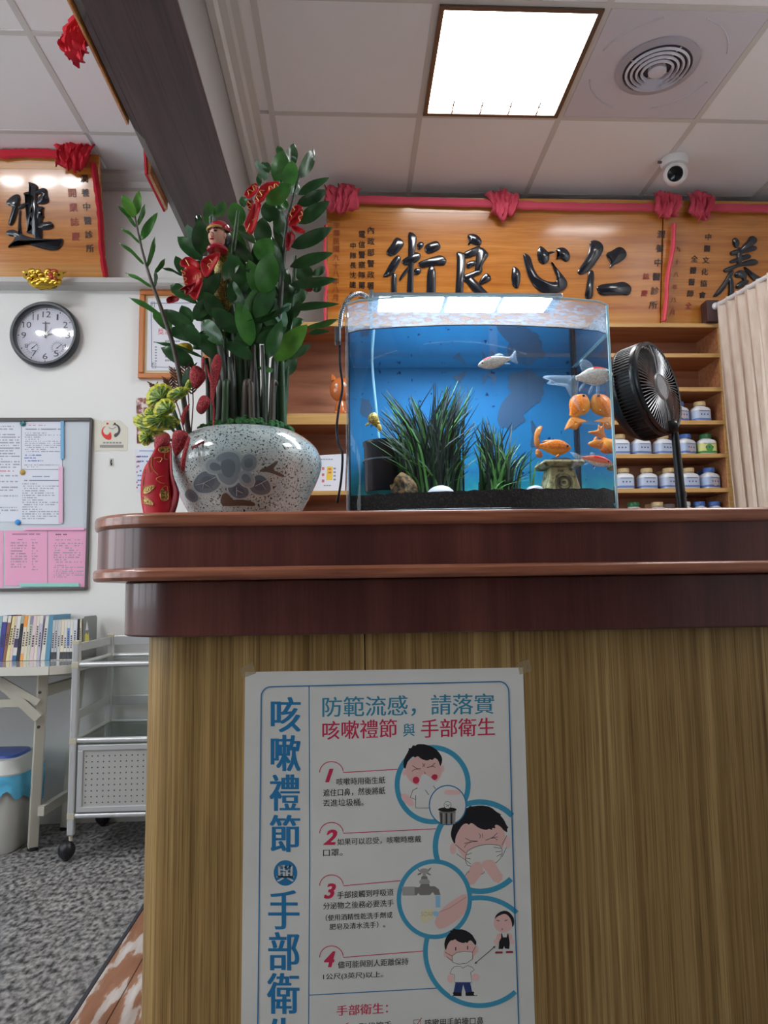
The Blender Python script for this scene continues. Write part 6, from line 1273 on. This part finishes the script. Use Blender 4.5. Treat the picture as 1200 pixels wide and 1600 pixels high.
r2 = N_.new('ShaderNodeValToRGB'); L_.new(nz2.outputs['Fac'], r2.inputs[0]); r2.color_ramp.elements[0].position = .29; r2.color_ramp.elements[0].color = rgb((96, 110, 150)); r2.color_ramp.elements[1].position = .34; r2.color_ramp.elements[1].color = (1, 1, 1, 1)
mx_ = N_.new('ShaderNodeMix'); mx_.data_type = 'RGBA'; mx_.blend_type = 'MULTIPLY'; mx_.inputs[0].default_value = 1; L_.new(rp_.outputs[0], mx_.inputs[6]); L_.new(r2.outputs[0], mx_.inputs[7]); L_.new(mx_.outputs[2], b_.inputs['Base Color'])
film = MB().box(TXL+.002, TXR-.002, TYK-.0035, TYK, TZ0, WZ+.03).build('background_film', bgm, tank, smooth=False)
fT = plane_map((0, TYK-.0036, 0), (0, -1, 0)); patm = mat('peeled_patch', (52, 88, 124), .5)
for pts in ([(790, 585), (830, 576), (852, 590), (852, 612), (838, 632), (822, 640), (815, 662), (800, 672), (776, 664), (778, 630), (794, 622), (798, 600)], [(706, 584), (728, 580), (724, 598), (712, 600)], [(752, 584), (758, 582), (760, 600), (752, 600)], [(764, 583), (771, 582), (775, 600), (768, 602)], [(828, 655), (840, 660), (846, 690), (832, 700), (826, 680)], [(560, 625), (580, 620), (582, 650), (564, 655)]):
    p = chaikin([(a+9*noise.noise(V((a*.09, b*.09, 1))), b+9*noise.noise(V((a*.09, b*.09, 5)))) for a, b in chaikin(pts, 2)], 0); mb = MB(); slab(mb, fT, p, .0004, .0004); mb.build('peeled_patch', patm, film, smooth=False)
# water: its surface and the bright water line on the glass
wp = front(.004, 24)+[(TXR-.004, TYK-.005), (TXL+.004, TYK-.005)]
MB().add([(x, y, WZ) for x, y in wp], [tuple(range(len(wp)))]).build('water_surface', wsurf, tank, smooth=False)
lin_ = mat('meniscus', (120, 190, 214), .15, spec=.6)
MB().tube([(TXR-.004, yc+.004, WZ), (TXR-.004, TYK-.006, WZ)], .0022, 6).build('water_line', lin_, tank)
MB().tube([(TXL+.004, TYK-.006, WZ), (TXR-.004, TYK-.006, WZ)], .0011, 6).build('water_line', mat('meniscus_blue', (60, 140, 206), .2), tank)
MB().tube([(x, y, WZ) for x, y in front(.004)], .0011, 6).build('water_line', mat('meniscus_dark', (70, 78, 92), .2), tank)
# black gravel
gp = front(.005, 40); rows = []
for k in range(15):
    v = k/14; rows.append([V((x, y+(TYK-.006-y)*v, 1.2075+.012*((x-TXL)/.6)+.004*noise.noise(V((x*60, v*20, 0)))+.003*noise.noise(V((x*200, v*60, 3))))) for x, y in gp])
sub = MB().grid(rows); sub.grid([[V((q.x, q.y, TZ0+.0005)) for q in rows[0]], rows[0]])
o = sub.build('gravel', mat('black_gravel', (24, 26, 30), .7, tex=[('cell', (320, 320, 320), 0, [(.2, (8, 9, 11)), (.7, (24, 26, 29)), (.97, (54, 50, 44))], 1)], bump=((300, 300, 300), .8)), tank); stuff(o)
# lamp with gooseneck
lamp = thing('tank_lamp', 'slim aluminium tank light on top of the fish tank with gooseneck clamp', 'lamp', (.27, 1.64, 1.66))
lx0, lx1 = P(578, 458, 1.63).x, P(872, 464, 1.63).x
MB().box(lx0, lx1, 1.59, 1.685, 1.6735, 1.684).build('lamp_bar', alum, lamp, smooth=False, bevel=.003)
MB().box(lx0-.003, lx0+.006, 1.587, 1.688, 1.67, 1.688).build('end_cap', mat('cap_grey', (130, 134, 138), .4), lamp, smooth=False, bevel=.002)
ledm = mat_emit('led_glow', (222, 240, 255), TANK_LIGHT)
for a, b in ((592, 690), (698, 776), (783, 855)):
    MB().box(P(a, 480, 1.64).x, P(b, 480, 1.64).x, 1.598, 1.678, 1.6712, 1.6734).build('led_panel', ledm, lamp, smooth=False)
chrome = mat('chrome', (190, 192, 196), .2, .95); gk = [V((lx0+.004, 1.63, 1.679)), P(564, 459, 1.63), P(545, 466, 1.63), P(534, 488, 1.63), P(531, 512, 1.63)]
q = [V(p) for p in spline([tuple(x) for x in gk], 16)]; MB().tube(q, [.0048 if i % 2 else .0062 for i in range(len(q))], 10).build('gooseneck', chrome, lamp)
c0 = P(529, 526, 1.63); MB().box(c0.x-.009, c0.x+.005, 1.615, 1.645, c0.z-.018, c0.z+.02).build('clamp', mat('clamp_grey', (112, 116, 120), .35, .4), lamp, smooth=False, bevel=.003)
MB().tube([V(p) for p in spline([tuple(P(x, y, 1.64)) for x, y in ((531, 538), (531, 570), (535, 605), (529, 640), (526, 672), (529, 695), (535, 710), (533, 750), (527, 786))], 6)], .0028, 8).build('cable', blk, lamp)

# fish
finm = {}
def fin_mat(name, c, a): 
    if name not in finm: finm[name] = mat(name, c, .35, alpha=a, spec=.4)
    return finm[name]
def fish(label, nose, tail, hpx, Y, mats, pick, fins, finmat, wr=.62, prof=None, dy=0.0, eye=True, eyec=None):
    A = P(*nose, Y); B = P(*tail, Y+dy); t = thing('goldfish', label, 'fish', (A+B)/2, None)
    u = (B-A).normalized(); L0 = (B-A).length; h = hpx/2*Y/FPX; v = V((0, 0, 1)); v = (v-u*v.dot(u)).normalized(); w_ = u.cross(v); mb = MB()
    prof = prof or [(0, .12), (.05, .34), (.14, .62), (.28, .9), (.45, 1), (.62, .9), (.78, .62), (.9, .38), (1, .26)]
    pr = [tuple(q) for q in spline(prof, 3)]; n = 16; rings = []
    for s_, k in pr: rings.append([A+u*(L0*s_)+v*(h*k*math.cos(2*math.pi*j/n)*(1.0 if math.cos(2*math.pi*j/n) > 0 else 1.08))+w_*(h*wr*k*(1-.35*s_)*math.sin(2*math.pi*j/n)) for j in range(n)])
    for i in range(len(rings)-1):
        for j in range(n):
            mb.cur = pick(pr[i][0], math.cos(2*math.pi*(j+.5)/n)); mb.add([rings[i][j], rings[i][(j+1) % n], rings[i+1][(j+1) % n], rings[i+1][j]], [(0, 1, 2, 3)])
    mb.cur = mats and pick(0, 0); mb.add(rings[0], [tuple(range(n-1, -1, -1))]); mb.add(rings[-1], [tuple(range(n))]); me_o = mb.build('body', mats, t)
    for nm, pts, d in fins: px_leaf(t, pts, Y+d, finmat, nm, .004, 2, .0006)
    if eye:
        for sg in (-1, 1): MB().ell(A+u*(L0*.13)+v*(h*.16)+w_*(sg*h*wr*.52), h*.15, h*.15, h*.15, 10, 8).build('eye', eyec or blk, t)
    return t
wf = mat('fish_white', (232, 226, 216), .35, tex=[('voronoi', (260, 260, 260), 0, [(.1, (240, 236, 228)), (.6, (206, 196, 184))], 1)]); rf = mat('fish_red', (226, 44, 34), .35); of = mat('fish_orange', (240, 132, 40), .35, tex=[('voronoi', (260, 260, 260), 0, [(.1, (246, 146, 50)), (.7, (214, 106, 26))], 1)]); of2 = mat('fish_orange_light', (244, 158, 58), .35); yf = mat('fish_yellow', (206, 178, 82), .4, tex=[('noise', (300, 300, 300), 2, [(.4, (120, 96, 44)), (.55, (222, 196, 100))], 1)]); rsf = mat('fish_rose', (226, 120, 92), .35)
fw = fin_mat('fin_white', (200, 222, 240), .2); fo = fin_mat('fin_orange', (240, 150, 60), .72); fy = fin_mat('fin_yellow', (220, 190, 90), .7)
cF = crop(820, 530, 6.156); cF2 = crop(740, 530, 5)
fish('white goldfish with red cap and long flowing tail near the tank right wall', (957, 584), (900, 591), 30, 1.605, [wf, rf], lambda s, c: 1 if .14 < s < .46 and c > .78 else 0,
     [('dorsal_fin', cF([(665, 265), (620, 210), (560, 190), (525, 200), (530, 270), (560, 330), (610, 290)]), 0), ('tail_fin', cF([(505, 345), (400, 350), (200, 345), (155, 375), (260, 380), (190, 440), (330, 420), (440, 430), (440, 560), (480, 620), (540, 710), (500, 600), (515, 430), (520, 400)]), -.004), ('pelvic_fin', cF([(590, 410), (540, 430), (510, 510), (545, 500), (585, 440)]), -.006), ('pelvic_fin', cF([(665, 415), (625, 460), (600, 550), (640, 520), (670, 450)]), -.01), ('pelvic_fin', cF([(690, 415), (690, 480), (680, 570), (725, 520), (720, 410)]), .006), ('pectoral_fin', cF([(755, 365), (785, 400), (795, 415), (790, 380), (765, 358)]), -.014)], fw)
fish('orange goldfish facing up, tail down, below the white red capped fish', (915, 617), (893, 651), 34, 1.74, [of, of2], lambda s, c: 0 if c > -.3 else 1,
     [('tail_fin', cF([(455, 735), (410, 790), (370, 890), (420, 850), (490, 880), (520, 840), (555, 820), (540, 780), (630, 795), (540, 765), (490, 735)]), -.004), ('pectoral_fin', cF([(560, 660), (585, 680), (575, 710), (550, 690)]), -.012)], fo)
fish('orange goldfish with raised tail above the stone lantern', (892, 700), (843, 697), 25, 1.66, [of, of2], lambda s, c: 0 if c > -.35 else 1,
     [('tail_fin', cF([(160, 1060), (95, 1050), (85, 920), (120, 840), (180, 830), (145, 900), (130, 970), (150, 1020)]), 0), ('tail_fin', cF([(100, 1050), (105, 1140), (180, 1140), (160, 1070)]), .004), ('dorsal_fin', cF([(140, 990), (220, 965), (330, 975), (250, 1000)]), 0), ('pectoral_fin', cF([(330, 1100), (300, 1120), (290, 1140), (340, 1130)]), -.014)], fo)
fish('plump golden goldfish turned away with forked tail at the tank right wall', (957, 707), (941, 685), 27, 1.61, [of2, of], lambda s, c: 0 if c > -.2 else 1,
     [('tail_fin', cF([(800, 960), (760, 900), (765, 790), (740, 850), (700, 810), (710, 880), (580, 890), (690, 930), (760, 980)]), 0), ('tail_fin', cF([(780, 980), (700, 960), (590, 1000), (640, 1040), (740, 1060), (790, 1030)]), -.008), ('anal_fin', cF([(690, 930), (660, 960), (640, 1040), (720, 1010), (700, 960)]), .006)], fo, .8)
fish('slim red and white goldfish with pale forked tail beside the lantern', (956, 724), (909, 715), 17, 1.585, [rsf, rf, wf], lambda s, c: 1 if c > .45 and s < .6 else (2 if c < -.45 else 0),
     [('tail_fin', cF([(560, 1130), (480, 1090), (420, 1080), (500, 1145), (470, 1200), (430, 1260), (520, 1200), (560, 1155)]), 0), ('dorsal_fin', cF([(620, 1115), (640, 1080), (690, 1110)]), 0), ('pelvic_fin', cF([(620, 1190), (560, 1220), (590, 1190)]), -.006), ('pelvic_fin', cF([(690, 1215), (650, 1270), (670, 1225)]), -.006)], fw, .5)
fish('small white goldfish with a red spot swimming left under the water line', (747, 571), (797, 560), 20, 1.59, [wf, rf], lambda s, c: 1 if .18 < s < .42 and c > .8 else 0,
     [('tail_fin', cF2([(275, 150), (310, 105), (332, 80), (330, 140), (352, 200), (310, 180), (280, 165)]), 0), ('dorsal_fin', cF2([(150, 125), (200, 110), (245, 125), (200, 140)]), 0), ('pelvic_fin', cF2([(170, 212), (215, 200), (225, 205), (190, 216)]), -.004), ('anal_fin', cF2([(230, 190), (280, 185), (290, 198), (255, 198)]), 0)], fw, .5)
fish('small mottled yellow fish facing out near the tank left side', (580, 648), (595, 672), 19, 1.66, [yf], lambda s, c: 0,
     [('tail_fin', [(590, 662), (596, 664), (597, 675), (590, 672)], 0), ('pectoral_fin', [(577, 658), (570, 664), (572, 666), (579, 663)], -.004), ('pectoral_fin', [(589, 656), (595, 660), (590, 664)], -.004)], fy, .9, [(0, .5), (.06, .8), (.2, 1), (.45, .8), (.7, .5), (1, .3)], .03)

# ornaments and plants in the tank
lan = thing('stone_lantern', 'carved stone lantern foot ornament standing on the tank gravel', 'ornament', P(874, 768, 1.72))
stn = mat('carved_stone', (176, 166, 120), .7, tex=[('noise', (70, 70, 70), 4, [(.35, (96, 92, 70)), (.55, (190, 180, 132))], 1)], bump=((120, 120, 120), .7)); stnd = mat('carved_stone_dark', (78, 74, 56), .8)
c = P(874, 757, 1.72); kx = 1.72/FPX
def fr4(z0, h0, z1, h1): MBx = MB(); q = lambda z, h: [V((c.x-h, c.y-h, z)), V((c.x+h, c.y-h, z)), V((c.x+h, c.y+h, z)), V((c.x-h, c.y+h, z))]; MBx.hexa(q(z0, h0), q(z1, h1)); return MBx
zt_ = P(874, 732, 1.72).z
fr4(c.z-.02, 27*kx, zt_, 19*kx).build('foot', stn, lan, smooth=False, bevel=.004); fr4(zt_, 28*kx, zt_+.006, 33*kx).build('tray', stn, lan, smooth=False, bevel=.003); fr4(zt_+.006, 33*kx, zt_+.014, 31*kx).build('tray', stn, lan, smooth=False, bevel=.003)
fr4(zt_+.0145, 22*kx, zt_+.024, 12*kx).build('cap', mat('lantern_cap', (40, 42, 50), .2), lan, smooth=False, bevel=.003)
for r in (16, 10, 4.5): MB().tube([V((c.x+r*kx*math.cos(a), c.y-25.5*kx-.001, c.z-.002+r*kx*math.sin(a))) for a in [i*math.pi/12 for i in range(25)]], .0022, 6, False).build('carved_ring', stnd if r == 10 else stn, lan)
shelm = mat('white_stone', (214, 212, 226), .45, bump=((40, 40, 40), .3))
for px, py, rx, rz, Y, l in ((689, 774, .034, .027, 1.63, 'large white domed stone in front of the tall water grass'), (836, 763, .021, .011, 1.70, 'small white stone on the gravel beside the stone lantern')):
    q = P(px, py, Y); o = MB().ell(q+V((0, 0, -.004)), rx, rx*.8, rz, 24, 14).build('white_stone', shelm); tag(o, l, 'stone')
flt = thing('tank_filter', 'dark grey round filter cup in the tank left back corner', 'filter', P(604, 775, 1.79)); fc = P(604, 770, 1.79); fz = P(604, 692, 1.79).z
fdm = mat('filter_dark', (40, 46, 56), .25, spec=.5)
MB().lathe([(.0001, 0), (.052, 0), (.055, .004), (.056, fz-fc.z-.012), (.059, fz-fc.z-.008), (.059, fz-fc.z), (.0535, fz-fc.z), (.052, fz-fc.z-.02), (.0001, fz-fc.z-.022)], fc, n=36, cap=False).build('cup', fdm, flt); MB().lathe([(.0592, fz-fc.z-.05), (.0592, fz-fc.z-.046)], fc, n=36, cap=False).build('band', mat('filter_band', (84, 96, 112), .3), flt)
MB().tube([V(p) for p in spline([tuple(P(x, y, 1.81)) for x, y in ((580, 470), (580, 512), (582, 575), (588, 640), (593, 694))], 6)], .0032, 8).build('air_hose', mat('hose_clear', (150, 200, 226), .15, spec=.6), flt)
rk = thing('drift_rock', 'small brown mossy rock at the foot of the tall water grass', 'rock', P(630, 770, 1.68)); q = P(631, 765, 1.68); mb = MB(); mb.ell(q, .03, .024, .036, 16, 12)
for i, p in enumerate(mb.v): p = V(p); mb.v[i] = tuple(p+(p-q).normalized()*.012*noise.noise(p*60))
mb.build('rock', mat('rock_brown', (104, 80, 52), .8, tex=[('noise', (90, 90, 90), 4, [(.4, (44, 38, 30)), (.6, (150, 116, 72))], 1)]), rk)
blm = [mat('grass_dark', (26, 44, 34), .45), mat('grass_lit_mid', (42, 82, 40), .4), mat('grass_lit', (84, 140, 66), .4)]  # the brighter greens put light on some blades into their colour
def grass(name, label, bx, bw, tips, n, seed, Y0):
    rn = random.Random(seed); t = thing(name, label, 'water plant', P(bx, 775, Y0)); mbs = [MB(), MB(), MB()]
    for k in range(n):
        tx, ty, sp_ = rn.choice(tips); tx += rn.gauss(0, sp_); ty += abs(rn.gauss(0, 26)) if k > len(tips)*2 else 0
        if k <= len(tips)*2: tx, ty = tips[k % len(tips)][0]+rn.gauss(0, 3), tips[k % len(tips)][1]+rn.uniform(-2, 8)
        Yb = Y0+rn.uniform(-.03, .035); b = P(bx+rn.gauss(0, bw)*.6+(tx-bx)*.25, 772, Yb); T = P(min(max(tx, 562), 880), ty, Yb+rn.uniform(-.02, .03)); m = (b+T)/2+V(((b.x-T.x)*.22, rn.uniform(-.012, .012), (T.z-b.z)*.10))
        q = [V(p) for p in spline([tuple(b), tuple(m), tuple(T)], 4)]; sd = V((1, rn.uniform(-.7, .7), 0)).normalized(); wd = rn.uniform(.002, .0034); rows = []
        for i, p in enumerate(q): h = wd*(1-(i/(len(q)-1))**2*.85); rows.append([p-sd*h, p+sd*h])
        mbs[0 if ty < 680 and rn.random() < .7 else rn.choice((0, 1, 1, 2, 2))].grid(rows)
    for mb, m in zip(mbs, blm): stuff(mb.build('blades', m, t, smooth=False))
    return t
grass('water_grass', 'tall clump of dark green water grass in the tank left of centre', 680, 22, [(602, 610, 4), (612, 622, 5), (592, 640, 6), (594, 662, 6), (640, 616, 7), (655, 625, 8), (680, 592, 4), (702, 600, 6), (716, 597, 5), (722, 610, 6), (735, 602, 4), (738, 630, 5), (700, 630, 14), (665, 650, 12), (625, 650, 10), (740, 658, 6), (690, 680, 20), (640, 700, 14), (730, 700, 10), (700, 720, 20)], 300, 2, 1.70)
grass('water_grass', 'shorter clump of dark green water grass beside the stone lantern', 778, 18, [(756, 650, 4), (744, 660, 4), (768, 662, 4), (782, 668, 5), (800, 660, 4), (808, 690, 4), (832, 700, 5), (818, 706, 6), (745, 690, 6), (770, 690, 10), (790, 700, 12), (764, 720, 12), (800, 735, 12), (830, 738, 6)], 190, 9, 1.73)

# ================================================================== desk fan
FYD = 1.76; fan = thing('desk_fan', 'black folding desk fan with round grille standing right of the tank', 'fan', (P(1066, 800, FYD).x, FYD, 1.15))
fb_ = mat('fan_black', (20, 21, 25), .3, spec=.5); fb2 = mat('fan_grey', (140, 142, 146), .3, .4); fin_ = mat('fan_inner', (16, 17, 20), .5)
fcn = P(1028, 606, FYD); vd = (fcn-EYE).normalized(); im_ = RGT*.95+UPV*.32; im_ = (im_-vd*im_.dot(vd)).normalized(); a_ = (im_*math.sin(math.radians(69))-vd*math.cos(math.radians(69))).normalized()
RF = .122
MB().lathe([(RF-.006, -.006), (RF, -.002), (RF+.001, .003), (RF-.003, .007), (RF-.008, .005)], fcn, a_, 56, False).build('front_rim', fb_, fan)
MB().lathe([(RF+.001, -.004), (RF+.003, -.010), (RF+.002, -.016)], fcn, a_, 56, False).build('rim_ring', fb_, fan)
MB().lathe([(RF-.008, -.015), (RF-.008, -.066), (RF-.02, -.085), (.05, -.10), (.0001, -.102)], fcn, a_, 48, False).build('rear_shell', fin_, fan)
MB().lathe([(RF+.0015, -.056), (RF+.0015, -.064), (RF-.012, -.086), (RF-.03, -.096), (.045, -.112), (.04, -.118), (.0001, -.12)], fcn, a_, 48, False).build('rear_cover', fb_, fan)
e1 = a_.cross(V((0, 0, 1))).normalized(); e2 = e1.cross(a_); mb = MB()
for k in range(84):
    th = 2*math.pi*k/84; d = e1*math.cos(th)+e2*math.sin(th); mb.tube([fcn+d*(RF+.001)-a_*.012, fcn+d*(RF+.001)-a_*.058], .0016, 5)
stuff(mb.build('side_vanes', fb_, fan)); mb = MB()
for k in range(72):
    th = 2*math.pi*k/72; d = e1*math.cos(th)+e2*math.sin(th); d2 = e1*math.cos(th+.12)+e2*math.sin(th+.12); mb.tube([fcn+d*.034+a_*.008, fcn+d2*(RF*.65)+a_*.009, fcn+d2*(RF-.006)+a_*.003], .0013, 4)
stuff(mb.build('front_grille', fb2, fan))
MB().lathe([(.036, .004), (.037, .009), (.034, .012), (.031, .0115), (.0001, .012)], fcn, a_, 36, False).build('hub_badge', fb2, fan); MB().tube([fcn+a_*.0125+(e1*math.cos(i*math.pi/18)+e2*math.sin(i*math.pi/18))*.031 for i in range(37)], .0008, 4, False).build('hub_ring', mat('hub_line', (150, 150, 152), .3), fan)
for k in range(5):
    th = 2*math.pi*k/5; rows = []
    for i in range(6):
        s_ = i/5; r = .025+(.108-.025)*s_; row = []
        for j in range(6): ph = th+(j/5-.5)*(.5+.5*s_); row.append(fcn+(e1*math.cos(ph)+e2*math.sin(ph))*r-a_*(.045-.028*(j/5)))
        rows.append(row)
    MB().grid(rows).build('blade', fin_, fan, solid=.002)
kp = P(1050, 668, FYD+.005); MB().lathe([(.018, -.012), (.021, -.006), (.021, .006), (.018, .012)], kp, (1, -.3, .2), 24).build('pivot', fb_, fan); MB().ell(kp-a_*.006+V((-.006, 0, 0)), .022, .02, .018, 16, 10).build('neck', fb_, fan)
p0, p1 = P(1054, 672, FYD), P(1067, 800, FYD); p1 = V((p1.x, p1.y, 1.165)); MB().tube([p0+V((0, 0, .01)), p0+(p1-p0)*.1, p1], [.0085, .0095, .0125], 16).build('pole', fb_, fan); MB().cyl(p0+(p1-p0)*.70, p0+(p1-p0)*.76, .0135).build('pole_collar', fb_, fan)
MB().lathe([(.0001, 0), (.085, 0), (.09, .004), (.088, .012), (.07, .018), (.016, .02), (.0001, .021)], (p1.x, p1.y, 1.1503), n=40, cap=False).build('base', fb_, fan)
